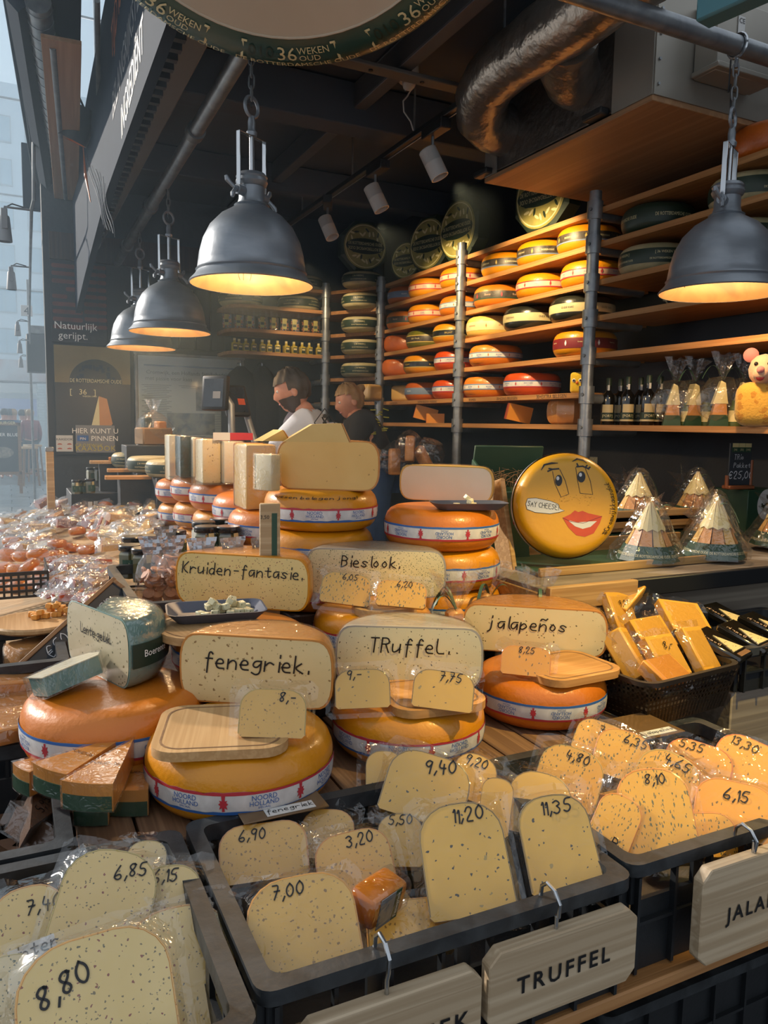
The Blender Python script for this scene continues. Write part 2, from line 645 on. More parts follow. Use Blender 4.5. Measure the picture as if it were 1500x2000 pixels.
def font_text(t, size=1.0, spacing=1.0, sx=1.0, bold=0.0):
    """printed capitals, centred: vertices and faces in the plane"""
    key = (t, spacing, bold)
    if key not in TXT:
        cu = bpy.data.curves.new('t', 'FONT')
        cu.body = t
        cu.align_x = 'CENTER'
        cu.resolution_u = 2
        cu.space_character = spacing
        cu.offset = bold
        ob = bpy.data.objects.new('t', cu)
        me = bpy.data.meshes.new_from_object(ob)
        TXT[key] = ([(v.co.x, v.co.y) for v in me.vertices], [tuple(p.vertices) for p in me.polygons])
        bpy.data.objects.remove(ob)
        bpy.data.curves.remove(cu)
        bpy.data.meshes.remove(me)
    vs_, fs = TXT[key]
    return [(x * size * sx, y * size) for x, y in vs_], fs


GL = {
    '0': '29070422444729', '1': '172922', '2': '071939470242', '3': '08294726 26442203', '4': '190545 3732',
    '5': '49190636442203', '6': '39050322433504', '7': '094912 1646', '8': '482907442204473948', '9': '48290725474832',
    ',': '2311', '-': '1545', '.': '2223', '€': '4829180605132243 0636 0535', 'a': '46160412334642', 'b': '0902 042644321203',
    'c': '4526041243', 'd': '452604123244 4942', 'e': '04443616041242', 'f': '48392820 1646', 'g': '4616042345 46412001',
    'h': '0902 04264542', 'i': '2622 2829', 'j': '262100 2829', 'k': '0902 360442', 'l': '292332', 'm': '0602 05162522 25364542',
    'n': '0602 04264542', 'o': '2604224426', 'p': '0600 042644331203', 'r': '0602 042645', 's': '452605432203',
    't': '28233243 0646', 'u': '060312334446 4642', 'v': '062246', 'w': '0612253246', 'y': '0624 4610', 'z': '06460242',
    'K': '0902 490542', 'R': '0902 0939473606 2642', 'B': '0902 0929473606 063644331202', 'T': '0949 2922', 'L': '090242',
    'S': '48290826442203', 'P': '0902 0939473606', 'C': '482907042243', 'A': '022942 1535', 'E': '49090242 0636',
    'Y': '0926 492622', 'H': '0902 4942 0646', '!': '2924 2322', '#': '1218 3238 0444 0747', 'ñ': '0602 04264542 08193849',
    'F': '490902 0636', 'I': '2922', 'J': '39332213', 'N': '02094249', 'U': '0903224349', 'W': '0912263249', 'M': '0209254942',
    'O': '29070422444729', 'D': '0902 092947442202', ' ': ''}


def hand_text(t, size=1.0, wd=0.09, slant=0.12, jit=0.0, gap=1.45):
    """marker-pen handwriting: each stroke a smoothed ribbon, centred in the plane; size = cap height"""
    k = size / 7.0
    rnd = random.Random(hash(t) % 1000 if False else sum(map(ord, t)))
    vs_, fs = [], []
    x0 = 0.0
    for ch in t:
        g = GL.get(ch, '').replace(' ', '|')
        dy = rnd.uniform(-jit, jit)
        narrow = ch in 'il.,!1I'
        for st in g.split('|'):
            pts = [(int(st[i]), int(st[i + 1]) - 2) for i in range(0, len(st) - 1, 2)]
            if len(pts) < 2:
                continue
            if narrow:
                pts = [(x - 1, y) for x, y in pts]
            if len(pts) > 2:
                for _ in range(2):
                    q = [pts[0]]
                    for a, b in zip(pts, pts[1:]):
                        q += [(a[0] * .75 + b[0] * .25, a[1] * .75 + b[1] * .25), (a[0] * .25 + b[0] * .75, a[1] * .25 + b[1] * .75)]
                    q.append(pts[-1])
                    pts = q
            pts = [((x0 + x * 0.9 + slant * y) * k, (y + dy) * k) for x, y in pts]
            h = wd * size * 0.5
            n = len(pts)
            o = len(vs_)
            for i in range(n):
                a, b = pts[max(i - 1, 0)], pts[min(i + 1, n - 1)]
                dx, dyy = b[0] - a[0], b[1] - a[1]
                l = math.hypot(dx, dyy) or 1
                nx, ny = -dyy / l * h, dx / l * h
                ex = (-dx / l * h if i == 0 else dx / l * h if i == n - 1 else 0)
                ey = (-dyy / l * h if i == 0 else dyy / l * h if i == n - 1 else 0)
                vs_ += [(pts[i][0] + nx + ex, pts[i][1] + ny + ey), (pts[i][0] - nx + ex, pts[i][1] - ny + ey)]
            fs += [(o + 2 * i, o + 2 * i + 1, o + 2 * i + 3, o + 2 * i + 2) for i in range(n - 1)]
        x0 += 2.0 + (0.4 if ch == ' ' else 0) if narrow or ch == ' ' else 4.0 + gap
    wdt = (x0 - gap) * k
    return [(x - wdt / 2, y - size * 0.35) for x, y in vs_], fs


def lay(tx, fn, mb=None):
    """put flat lettering (verts, faces) on a surface through fn(u, v)"""
    mb = mb or MB()
    return mb.add([fn(u, v) for u, v in tx[0]], tx[1])


def plane_fn(o, ux, vx, lift=0.0):
    o, ux, vx = Vector(o), Vector(ux).normalized(), Vector(vx).normalized()
    n = ux.cross(vx)
    return lambda u, v: o + ux * u + vx * v + n * lift


def words(name, m, parent, tx, o, ux, vx, lift=0.0):
    return lay(tx, plane_fn(o, ux, vx, lift)).build(name, m, parent, smooth=0)


def superprof(R, h, a=0.055, n=2.5, k=10):
    pts = [(0, 0)]
    for i in range(k + 1):
        t = -PI / 2 + PI * i / k
        c, s_ = math.cos(t), math.sin(t)
        pts.append((R - a + a * abs(c) ** (2 / n), h / 2 + (h / 2) * math.copysign(abs(s_) ** (2 / n), s_)))
    pts.append((0, h))
    return pts


def prof_r(R, h, z, a=0.055, n=2.5):
    q = min(1, abs((z - h / 2) / (h / 2)))
    return R - a + a * (1 - q ** n) ** (1 / n)


def outline(w_, h_, r, k=5, bottom=0.006):
    """D-shaped slice: flat foot, two rounded shoulders (in x, y; foot at y=0)"""
    p = [(-w_ / 2, bottom), (-w_ / 2 + bottom, 0), (w_ / 2 - bottom, 0), (w_ / 2, bottom)]
    for i in range(k + 1):
        a = PI / 2 * i / k
        p.append((w_ / 2 - r + r * math.cos(a), h_ - r * 0.9 + r * 0.9 * math.sin(a)))
    for i in range(k + 1):
        a = PI / 2 + PI / 2 * i / k
        p.append((-w_ / 2 + r + r * math.cos(a), h_ - r * 0.9 + r * 0.9 * math.sin(a)))
    return p


def rrect(w_, h_, r, k=4):
    p = []
    for cx, cy, a0 in ((w_ / 2 - r, h_ / 2 - r, 0), (-w_ / 2 + r, h_ / 2 - r, PI / 2), (-w_ / 2 + r, -h_ / 2 + r, PI), (w_ / 2 - r, -h_ / 2 + r, 3 * PI / 2)):
        for i in range(k + 1):
            a = a0 + PI / 2 * i / k
            p.append((cx + r * math.cos(a), cy + r * math.sin(a)))
    return p


# ================================================================ the setting
def slab(name, m, p0, p1, smooth=0):
    c = [(a + b) / 2 for a, b in zip(p0, p1)]
    d = [abs(b - a) for a, b in zip(p0, p1)]
    return struct(MB().box(c, d).build(name, m, None, smooth))


floor = slab('floor', 'concrete', (-14, -4, -0.1), (8, 30, 0.0))
tile_me = MB().bbox((0, 0, 0), (0.585, 0.585, 0.016), 0.004).mesh('floor_tile', 'floor_tile', 0)
for i in range(8):
    for j in range(14):
        t = put('floor_tile', tile_me, floor)
        t.location = (-3.0 + i * 0.6 + (0.3 if j % 2 else 0), 11.0 + j * 0.6, 0.007 + 0.001 * ((i * 7 + j * 3) % 3))
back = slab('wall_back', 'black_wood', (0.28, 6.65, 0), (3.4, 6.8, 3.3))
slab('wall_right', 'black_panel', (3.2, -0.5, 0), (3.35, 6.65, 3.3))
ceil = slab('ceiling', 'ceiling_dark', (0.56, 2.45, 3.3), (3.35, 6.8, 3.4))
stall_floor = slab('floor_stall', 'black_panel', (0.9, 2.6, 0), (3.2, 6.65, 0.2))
# back-wall timber strip and top board
struct(MB().box((1.2, 6.62, 2.83), (1.75, 0.05, 0.2)).build('trim_1', 'wood_dark'))
for k in range(6):      # vertical dark boards between the poster and the shelves
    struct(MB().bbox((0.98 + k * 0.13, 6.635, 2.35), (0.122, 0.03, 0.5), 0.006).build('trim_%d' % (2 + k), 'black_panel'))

# ceiling joists and steel
def beam(name, m, p0, p1, w_, h_, label, cat='beam', group=None):
    p0, p1 = Vector(p0), Vector(p1)
    d = p1 - p0
    o = MB().bbox((0, 0, 0), (d.length, w_, h_), 0.006).build(name, m)
    o.location = (p0 + p1) / 2
    o.rotation_euler = (0, 0, math.atan2(d.y, d.x))
    return tag(o, label, cat, group)


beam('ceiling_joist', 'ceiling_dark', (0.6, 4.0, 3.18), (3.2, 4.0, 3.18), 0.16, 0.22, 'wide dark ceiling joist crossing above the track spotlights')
t = thing('flat_bar', 'pale flat steel bar with bolt holes behind the inflatable wheel', 'bar', (0, 0, 0))
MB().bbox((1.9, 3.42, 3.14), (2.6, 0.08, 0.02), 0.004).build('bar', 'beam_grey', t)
for k in range(9):
    MB().cyl((0.75 + k * 0.27, 3.42, 3.124), (0.75 + k * 0.27, 3.42, 3.131), 0.011, n=8).build('bolt', 'black_metal', t)
t = thing('steel_channel', 'grey steel channel running back along the ceiling beside the lighting track', 'beam')
MB().bbox((1.70, 4.6, 3.22), (0.012, 3.9, 0.11), 0.003).build('web', 'beam_steel', t)
MB().bbox((1.73, 4.6, 3.165), (0.07, 3.9, 0.012), 0.003).build('flange', 'beam_steel', t)
MB().bbox((1.73, 4.6, 3.28), (0.07, 3.9, 0.012), 0.003).build('flange', 'beam_steel', t)
beam('purlin', 'beam_grey', (0.64, 2.7, 2.9), (0.64, 6.6, 2.9), 0.09, 0.14, 'long weathered timber purlin just behind the sloping fascia')
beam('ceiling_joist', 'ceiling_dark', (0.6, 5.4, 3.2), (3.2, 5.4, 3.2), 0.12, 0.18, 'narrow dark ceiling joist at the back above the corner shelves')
beam('timber_bracket', 'beam_grey', (0.6, 2.9, 3.05), (1.1, 2.9, 3.05), 0.1, 0.16, 'short timber bracket behind the first pendant chain')

# lighting track with three spots
t = thing('lighting_track', 'thin black lighting track hung under the ceiling on wires', 'track')
MB().bbox((1.94, 4.2, 2.99), (0.035, 3.6, 0.03), 0.003).build('rail', 'black_metal', t)
MB().bbox((1.955, 4.2, 2.972), (0.006, 3.6, 0.004), 0.001).build('contact_strip', 'galv', t)
for yy in (2.9, 3.7, 4.5, 5.4):
    MB().cyl((1.94, yy, 3.0), (1.94, yy, 3.3), 0.006, n=6).build('hanger', 'galv', t)


def make_spot():
    t = thing('track_spotlight', 'x', 'spotlight')
    MB().bbox((0, 0, 0.02), (0.06, 0.2, 0.05), 0.004).build('adapter', 'black_metal', t)
    MB().cyl((0, 0.03, 0.0), (0, 0.03, -0.06), 0.008, n=8).build('stem', 'galv', t)
    d = Vector((0.38, -0.25, -0.9)).normalized()
    c = Vector((0, 0.03, -0.12))
    q = d.to_track_quat('Z', 'Y').to_matrix().to_4x4()
    T = Matrix.Translation(c - d * 0.06) @ q
    h = MB().lathe([(0, 0), (0.042, 0), (0.046, 0.004), (0.046, 0.07), (0.0465, 0.071), (0.046, 0.072), (0.046, 0.15), (0.040, 0.15), (0.038, 0.11), (0, 0.108)], 20, T=T).build('housing', 'white_plastic', t)
    MB().lathe([(0.001, 0.112), (0.034, 0.112)], 16, T=T).build('lens', 'glass_dark', h)
    return t


SPOT = Proto(make_spot)
for (px, py), lab in (((852, 235), 'white track spotlight nearest the silver duct, tilted toward the shelves'),
                      ((738, 320), 'middle white track spotlight of the three under the ceiling'),
                      ((640, 390), 'rearmost white track spotlight, hanging almost straight down')):
    p = ax(px, py, 1.94)
    SPOT.at((1.94, p.y, 2.93), rz=0.0 if px > 700 else -0.4, label=lab, group='track spotlights')
# warm beams of the track spots onto the shelves
def spotlight(loc, to, power, size=55, col=(1.0, 0.74, 0.42), blend=0.5, rad_=0.03):
    l = bpy.data.lights.new('spot_beam', 'SPOT')
    l.energy = power
    l.spot_size = rad(size)
    l.spot_blend = blend
    l.color = col
    l.shadow_soft_size = rad_
    o = bpy.data.objects.new('spot_beam', l)
    C.objects.link(o)
    o.location = loc
    o.rotation_euler = (Vector(to) - Vector(loc)).to_track_quat('-Z', 'Y').to_euler()
    return o


# canopy and track added out of view, shading the front and holding the spotlight
slab('added_canopy', 'ceiling_dark', (1.36, 0.2, 3.3), (3.35, 1.2, 3.38))
t = thing('canopy_track', 'black lighting track under the added canopy, above the view', 'track')
MB().bbox((1.95, 0.62, 2.99), (1.15, 0.035, 0.03), 0.003).build('rail', 'black_metal', t)
for xx in (1.45, 2.45):
    MB().cyl((xx, 0.62, 3.0), (xx, 0.62, 3.3), 0.006, n=6).build('hanger', 'galv', t)
SPOT.at((1.55, 0.62, 2.93), rz=0.3, label='white track spotlight under the added canopy, aimed at the right crates', group='track spotlights')
spotlight((1.62, 0.62, 2.66), (1.42, 1.50, 0.8), 200, 44, (1.0, 0.72, 0.22), 0.35, 0.02)  # beam inferred from the warm patch on the right crates
spotlight((2.05, 3.45, 2.70), (2.95, 3.75, 2.15), 130, 74, (1.0, 0.72, 0.36))
spotlight((2.05, 4.35, 2.70), (2.95, 4.75, 2.15), 95, 74, (1.0, 0.72, 0.36))
spotlight((2.02, 5.5, 2.68), (2.5, 6.1, 2.0), 34, 80)

# domed security camera and its lead
t = thing('security_camera', 'white dome security camera under the ceiling with a drooping lead', 'camera', ad(797, 150, 3.85))
MB().lathe([(0, 0.07), (0.035, 0.07), (0.052, 0.055), (0.055, 0.02), (0.05, -0.02), (0.04, -0.03), (0, -0.03)], 20).build('housing', 'white_plastic', t)
T = Matrix.Translation((-0.005, -0.02, -0.04)) @ Matrix.Rotation(rad(35), 4, 'X')
MB().lathe([(0, -0.035), (0.02, -0.03), (0.033, -0.01), (0.036, 0.015), (0.03, 0.03), (0, 0.035)], 16, T=T).build('ball', 'white_plastic', t)
MB().lathe([(0, -0.037), (0.015, -0.036), (0.019, -0.028), (0, -0.025)], 14, T=T).build('lens', 'glass_dark', t)
pts = [Vector((0.01, -0.02, -0.06)), Vector((0.0, 0, -0.09)), Vector((-0.025, 0, -0.12)), Vector((-0.02, 0, -0.17)), Vector((0.02, 0, -0.21)), Vector((0.035, 0.0, -0.25))]
MB().tube(pts, 0.004, 6).build('lead', 'white_plastic', t)
MB().box((0.0, 0.0, 0.11), (0.08, 0.08, 0.09)).build('mount', 'ceiling_dark', t)

# pipe along the alley side and pipe across the front
def pipe(name, p0, p1, r, label, rings=(), group=None):
    t = thing(name, label, 'pipe', p0)
    d = Vector(p1) - Vector(p0)
    MB().cyl((0, 0, 0), d, r, n=16).build('tube', 'galv', t)
    u = d.normalized()
    for k in rings:
        c = u * k
        MB().cyl(c - u * 0.03, c + u * 0.03, r * 1.3, n=16).build('coupling', 'galv_dull', t)
    return t


pipe('galvanised_pipe', (0.82, 2.74, 2.858), (0.82, 6.6, 2.75), 0.034, 'galvanised pipe above the three left pendant lamps, running back', (1.0, 2.25, 3.3))
pipe('galvanised_pipe', (1.35, 2.1, 2.88), (3.2, 2.1, 2.88), 0.034, 'galvanised pipe across the front carrying the right pendant lamp', ())

# fascia sign along the alley
FX = 0.5
t = thing('fascia_sign', 'long slate blue fascia sign with white lettering about ingredients, above the alley', 'sign', (FX, 0, 0))
bot = [(2.62, 2.775), (4.35, 2.69), (5.77, 2.475), (6.6, 2.33)]
top = [(6.6, 3.35), (2.62, 3.73)]
pl = bot + top
mb = MB()
n = len(pl)
mb.add([(0, y, z) for y, z in pl] + [(0.04, y, z) for y, z in pl],
       [tuple(range(n)), tuple(range(2 * n - 1, n - 1, -1))] + [(i, (i + 1) % n, n + (i + 1) % n, n + i) for i in range(n)])
mb.build('panel', 'fascia_paint', t, 0)
for s_, a, b, cap, m in (('INGREDIËNT', (238, 272), (281, 95), 0.13, 'print_white'), ('BELANGRIJKSTE', (221, 235), (272, 10), 0.12, 'print_grey'),
                         ('TIJD IS ONS', (219, 120), (255, -120), 0.15, 'print_orange')):
    p0, p1 = ax(a[0], a[1], FX), ax(b[0], b[1], FX)
    d = p1 - p0
    tx = font_text(s_, bold=0.012)
    wd_ = max(x for x, y in tx[0]) - min(x for x, y in tx[0])
    k = d.length / wd_
    tx = ([(x * k, y * cap / 0.7) for x, y in tx[0]], tx[1])
    words('lettering', m, t, tx, Vector((-0.002, (p0.y + p1.y) / 2, (p0.z + p1.z) / 2)), (0, d.y, d.z), (0, 0, 1), 0.0)
# leaf-like line drawing at the far end of the sign
mb = MB()
for k in range(7):
    p0 = ax(170 + k * 6, 300 + k * 10, FX)
    p1 = ax(200 + k * 4, 430 + k * 6, FX)
    pts = [(-0.003, p0.y + (p1.y - p0.y) * q + 0.05 * math.sin(q * 6 + k), p0.z + (p1.z - p0.z) * q) for q in [i / 10 for i in range(11)]]
    mb.tube(pts, 0.0015 + 0.001 * (k % 2), 4)
mb.build('line_drawing', 'print_grey', t)
p0, p1 = ax(163, 285, FX), ax(178, 395, FX)
MB().tube([(-0.003, p0.y, p0.z), (-0.003, (p0.y + p1.y) / 2 + 0.05, (p0.z + p1.z) / 2), (-0.003, p1.y, p1.z)], 0.008, 5, radii=[0.002, 0.012, 0.002]).build('line_drawing', 'print_orange', t)
# corrugated underside strip behind the fascia
t = thing('corrugated_strip', 'dark corrugated strip tucked under the fascia edge', 'strip', (FX + 0.05, 0, 0))
for k in range(48):
    y = 2.7 + k * 0.075
    z = 2.80 - 0.047 * (y - 2.6) + 0.04
    MB().box((0.02, y, z), (0.05, 0.03, 0.05)).build('ridge', 'black_metal', t, 0)

# ---------------------------------------------------------------- posters and notices on the back wall
BY = 6.63


def wall_rect(x0, y0, x1, y1, Y):
    a, b = ay(x0, y0, Y), ay(x1, y1, Y)
    return a.x, b.x, b.z, a.z


def poster(name, label, rect, Y, m, cat='poster', th=0.012):
    x0, x1, z0, z1 = rect
    t = thing(name, label, cat, ((x0 + x1) / 2, Y, z0))
    MB().bbox((0, 0, (z1 - z0) / 2), (x1 - x0, th, z1 - z0), 0.002).build('panel', m, t, 0)
    return t, x1 - x0, z1 - z0


XV, ZV = Vector((1, 0, 0)), Vector((0, 0, 1))
r = (0.325, 0.735, 2.10, 2.79)
t, pw, ph = poster('cheese_poster', 'dark poster of stacked red cheeses reading Natuurlijk gerijpt', r, BY, 'black_panel')
mb = MB()
rows = 9
for i in range(rows):
    zz = 0.12 + i * 0.058
    for xx, ww in ((-0.14, 0.11), (-0.035, 0.12), (0.085, 0.1), (0.17, 0.07)):
        if random.random() < 0.92:
            mb.prism([(x + xx, y) for x, y in rrect(ww, 0.032, 0.013)], 0, 0.002, T=Matrix.Translation((0, -0.007, zz + 0.012 * (xx > 0.05))) @ Matrix.Rotation(PI / 2, 4, 'X'))
mat('poster_cheese', '6e3226', 0.5, col2='4a221c', nscale=9)
mb.build('printed_cheeses', 'poster_cheese', t, 0)
words('lettering', 'print_white', t, font_text('Natuurlijk', 0.078), (-0.03, -0.0115, 0.105), XV, ZV)
words('lettering', 'print_white', t, font_text('gerijpt.', 0.078), (-0.05, -0.0115, 0.03), XV, ZV)

mat('poster_gold', '8f7d4e', 0.5, col2='7c6c42', nscale=6)
mat('poster_green', '232d2e', 0.45, col2='1c2425', nscale=4)
mat('poster_slate', '1d242a', 0.4, col2='191f25', nscale=4)
r = (0.335, 0.905, 1.22, 2.08)
t, pw, ph = poster('aged_cheese_poster', 'slate and gold poster of a dark wheel reading De Rotterdamsche Oude', r, BY, 'poster_slate')
MB().box((0, -0.007, ph - 0.145), (pw, 0.003, 0.29)).build('gold_field', 'poster_gold', t, 0)
arc = [(0.20 * math.cos(a), 0.19 * math.sin(a)) for a in [PI * i / 24 for i in range(25)]]
MB().prism(arc, 0, 0.002, T=Matrix.Translation((0.02, -0.009, ph - 0.29)) @ Matrix.Rotation(PI / 2, 4, 'X')).build('printed_wheel', 'poster_green', t, 0)
mb = MB()
rn = random.Random(3)
for k in range(16):
    a = PI * (k + 0.5) / 16
    q = rn.uniform(0.11, 0.16)
    mb.box((0.02 + q * math.cos(a), -0.0115, ph - 0.29 + q * math.sin(a)), (0.012 + 0.02 * rn.random(), 0.001, 0.02 + 0.02 * rn.random()), rz=0)
mb.build('printed_scene', 'fascia_paint', t, 0)
words('lettering', 'print_cream', t, font_text('DE ROTTERDAMSCHE OUDE', 0.042, sx=0.72), (0.02, -0.0125, ph - 0.285), XV, ZV)
words('lettering', 'print_cream', t, font_text('[   36   ]', 0.06), (-0.08, -0.0085, ph - 0.38), XV, ZV)
words('lettering', 'print_cream', t, font_text('WEKEN OUD', 0.018), (-0.03, -0.0085, ph - 0.40), XV, ZV)
wp = [(-0.06, 0.02), (0.0, 0.26), (0.06, 0.24), (0.10, 0.04), (0.07, 0.0), (0.0, -0.01)]
MB().prism(wp, 0, 0.002, T=Matrix.Translation((0.04, -0.007, 0.21)) @ Matrix.Rotation(PI / 2, 4, 'X')).build('printed_wedge', 'paste_old', t, 0)
MB().prism([(-0.062, 0.02), (-0.002, 0.26), (0.0, 0.1), (0.0, -0.012)], 0, 0.002, T=Matrix.Translation((0.04, -0.009, 0.21)) @ Matrix.Rotation(PI / 2, 4, 'X')).build('printed_rind', 'print_cream', t, 0)

r = wall_rect(147, 830, 225, 884, 6.60)
t, pw, ph = poster('card_payment_sign', 'grey sign reading Hier kunt u pinnen with yellow Kaasdok lettering', r, 6.60, 'print_grey', 'sign')
words('lettering', 'print_white', t, font_text('HIER KUNT U', 0.058), (0, -0.009, ph - 0.065), XV, ZV)
words('lettering', 'print_white', t, font_text('PINNEN', 0.058), (0.07, -0.009, ph - 0.125), XV, ZV)
MB().bbox((-0.095, -0.007, ph - 0.105), (0.085, 0.004, 0.046), 0.001).build('pin_logo', 'print_blue', t, 0)
words('lettering', 'print_white', t, font_text('PIN', 0.03), (-0.095, -0.0105, ph - 0.118), XV, ZV)
words('lettering', 'print_yellow', t, font_text('CROMWIJK', 0.036, 1.2), (-0.05, -0.009, ph - 0.172), XV, ZV)
words('lettering', 'print_yellow', t, font_text('KAASDOK', 0.062, 1.1), (0, -0.009, 0.014), XV, ZV)
r = wall_rect(109, 850, 143, 882, 6.60)
t, pw, ph = poster('small_notice', 'small white notice with four cheese pictures under the slate poster', r, 6.60, 'paper', 'notice')
words('lettering', 'ink_soft', t, font_text('KAASDOK', 0.026), (0, -0.008, ph - 0.04), XV, ZV)
for i, (a, b) in enumerate(((-0.035, 0.055), (0.035, 0.055), (-0.035, 0.02), (0.035, 0.02))):
    MB().prism([(0.018 * math.cos(q), 0.011 * math.sin(q)) for q in [PI * i2 / 6 for i2 in range(7)]], 0, 0.001, T=Matrix.Translation((a, -0.0065, b)) @ Matrix.Rotation(PI / 2, 4, 'X')).build('printed_slice', 'wax_red', t, 0)

r = (0.947, 1.83, 1.22, 2.045)
t, pw, ph = poster('framed_article', 'large framed newspaper article with two photographs on the back wall', r, 6.60, 'paper', 'picture')
for c, d in (((0, 0, ph), (pw + 0.04, 0.03, 0.025)), ((0, 0, 0), (pw + 0.04, 0.03, 0.025)), ((-pw / 2, 0, ph / 2), (0.025, 0.03, ph)), ((pw / 2, 0, ph / 2), (0.025, 0.03, ph))):
    MB().bbox(c, d, 0.004).build('frame', 'galv_dull', t)
words('headline', 'print_grey', t, font_text('Cromwijk, een Hollands familiebedrijf', 0.045), (-0.02, -0.009, ph - 0.16), XV, ZV)
words('headline', 'print_grey', t, font_text('met passie voor kaas', 0.045), (-0.18, -0.009, ph - 0.21), XV, ZV)
MB().box((0, -0.007, ph - 0.09), (pw * 0.86, 0.002, 0.012)).build('rule', 'band_blue', t, 0)
mb = MB()
for col in range(3):
    for k in range(36):
        z = ph - 0.25 - k * 0.0145
        if z < 0.06 or (col >= 1 and 0.36 < z < 0.55) or (col <= 1 and 0.17 < z < 0.36 and col == 1):
            continue
        mb.box((-0.28 + col * 0.28, -0.0068, z), (0.24 - 0.04 * ((k * 7 + col) % 3), 0.001, 0.004))
mb.build('body_text', 'print_grey', t, 0)
mat('photo_grey', '737a80', 0.4, col2='a5a39a', nscale=12, contrast=2)
mat('photo_tan', '8d8578', 0.4, col2='5a564f', nscale=14, contrast=2)
MB().box((0.2, -0.008, 0.47), (0.32, 0.002, 0.2)).build('photograph', 'photo_tan', t, 0)
MB().box((0.0, -0.0085, 0.26), (0.4, 0.002, 0.18)).build('photograph', 'photo_grey', t, 0)
MB().box((0, -0.016, ph / 2), (pw - 0.03, 0.002, ph - 0.03)).build('glass', 'glass_pane', t, 0)


# ================================================================ pendant lamps
LAMP = [(0.222, 0.0), (0.226, 0.004), (0.222, 0.010), (0.205, 0.028), (0.198, 0.040), (0.202, 0.046), (0.196, 0.052), (0.193, 0.075), (0.188, 0.11), (0.176, 0.155),
        (0.150, 0.205), (0.112, 0.244), (0.072, 0.268), (0.060, 0.276), (0.064, 0.281), (0.052, 0.288), (0.047, 0.302), (0.046, 0.345), (0.052, 0.349), (0.058, 0.362),
        (0.054, 0.374), (0.057, 0.380), (0.048, 0.392), (0.02, 0.397), (0, 0.397)]
LAMP_IN = [(0.222, 0.001), (0.203, 0.026), (0.192, 0.045), (0.186, 0.08), (0.170, 0.15), (0.143, 0.2), (0.105, 0.235), (0.0, 0.26)]


def wing(mb, sx):
    mb.cyl((sx * 0.046, 0, 0.322), (sx * 0.078, 0, 0.322), 0.017, n=14)
    mb.cyl((sx * 0.078, 0, 0.322), (sx * 0.086, 0, 0.322), 0.011, n=10)
    for s in (-1, 1):
        mb.tube([(sx * 0.084, 0, 0.322), (sx * 0.10, s * 0.008, 0.322 + s * 0.014), (sx * 0.112, s * 0.013, 0.322 + s * 0.026), (sx * 0.116, s * 0.015, 0.322 + s * 0.038)], 0.006, 8, radii=[0.007, 0.007, 0.009, 0.006])


def link_mesh():
    pts = []
    for i in range(20):
        a = 2 * PI * i / 20
        pts.append((0.0095 * math.cos(a), 0, 0.017 * math.sin(a) + (0.008 if math.sin(a) > 0.01 else -0.008 if math.sin(a) < -0.01 else 0)))
    return MB().tube(pts, 0.0035, 6, closed=True).mesh('chain_link', 'galv_dull')


LINK = link_mesh()


def lamp(loc, label, ztop, power, rz=0.0):
    t = thing('pendant_lamp', label, 'lamp', loc, rz, 'industrial pendant lamps')
    MB().lathe(LAMP, 40).build('shade', 'lamp_metal', t)
    inner = MB().lathe(LAMP_IN, 36).build('inner_reflector', 'lamp_inner', t)
    rn = random.Random(int(loc[0] * 100))
    for k in range(3):
        a = rn.uniform(0, 6.28)
        pts = []
        for i in range(6):
            z = 0.05 + i * 0.018
            r = 0.1885 - 0.0007 * i * i - 0.0012
            pts.append((r * math.cos(a), r * math.sin(a), z))
            a += rn.uniform(-0.035, 0.04)
        MB().tube(pts, 0.0012, 4).build('crack', 'crack', inner)
    b = MB()
    wing(b, 1)
    b.build('wing_nut', 'lamp_metal', t)
    b = MB()
    wing(b, -1)
    b.build('wing_nut', 'lamp_metal', t)
    y = MB()
    for sx in (-1, 1):
        y.bbox((sx * 0.068, 0, 0.415), (0.004, 0.018, 0.215), 0.001)
    y.bbox((0, 0, 0.521), (0.14, 0.018, 0.004), 0.001)
    y.build('yoke', 'chrome', t)
    MB().cyl((0, 0, 0.395), (0, 0, 0.56), 0.009, n=12).build('rod', 'chrome', t)
    MB().lathe([(0, 0.52), (0.018, 0.522), (0.02, 0.535), (0.013, 0.545), (0.014, 0.57), (0.01, 0.59), (0, 0.592)], 16).build('swivel', 'lamp_metal', t)
    MB().tube([(0.034 * math.cos(a), 0, 0.622 + 0.034 * math.sin(a)) for a in [2 * PI * i / 24 for i in range(24)]], 0.0065, 8, closed=True).build('eye_ring', 'lamp_metal', t)
    z = 0.668
    k = 0
    while loc[2] + z < ztop - 0.04:
        o = put('chain_link', LINK, t)
        o.location = (0, 0, z)
        o.rotation_euler = (0, 0, (PI / 2) * (k % 2) + 0.5)
        z += 0.040
        k += 1
    MB().tube([(0, 0.02, z), (0.03, 0.03, z - 0.1), (0.02, 0.02, 0.75), (0.0, 0.01, 0.66), (0, 0, 0.62)], 0.003, 6).build('cable', 'rubber_black', t)
    MB().lathe([(0, 0.07), (0.025, 0.075), (0.034, 0.1), (0.03, 0.13), (0.016, 0.155), (0.014, 0.18), (0, 0.18)], 14).build('bulb', 'bulb', t)
    l = bpy.data.lights.new('lamp_light', 'POINT')
    l.energy = power
    l.color = (1.0, 0.66, 0.32)
    l.shadow_soft_size = 0.04
    o = bpy.data.objects.new('lamp_light', l)
    C.objects.link(o)
    o.location = Vector(loc) + Vector((0, 0, 0.045))
    return t


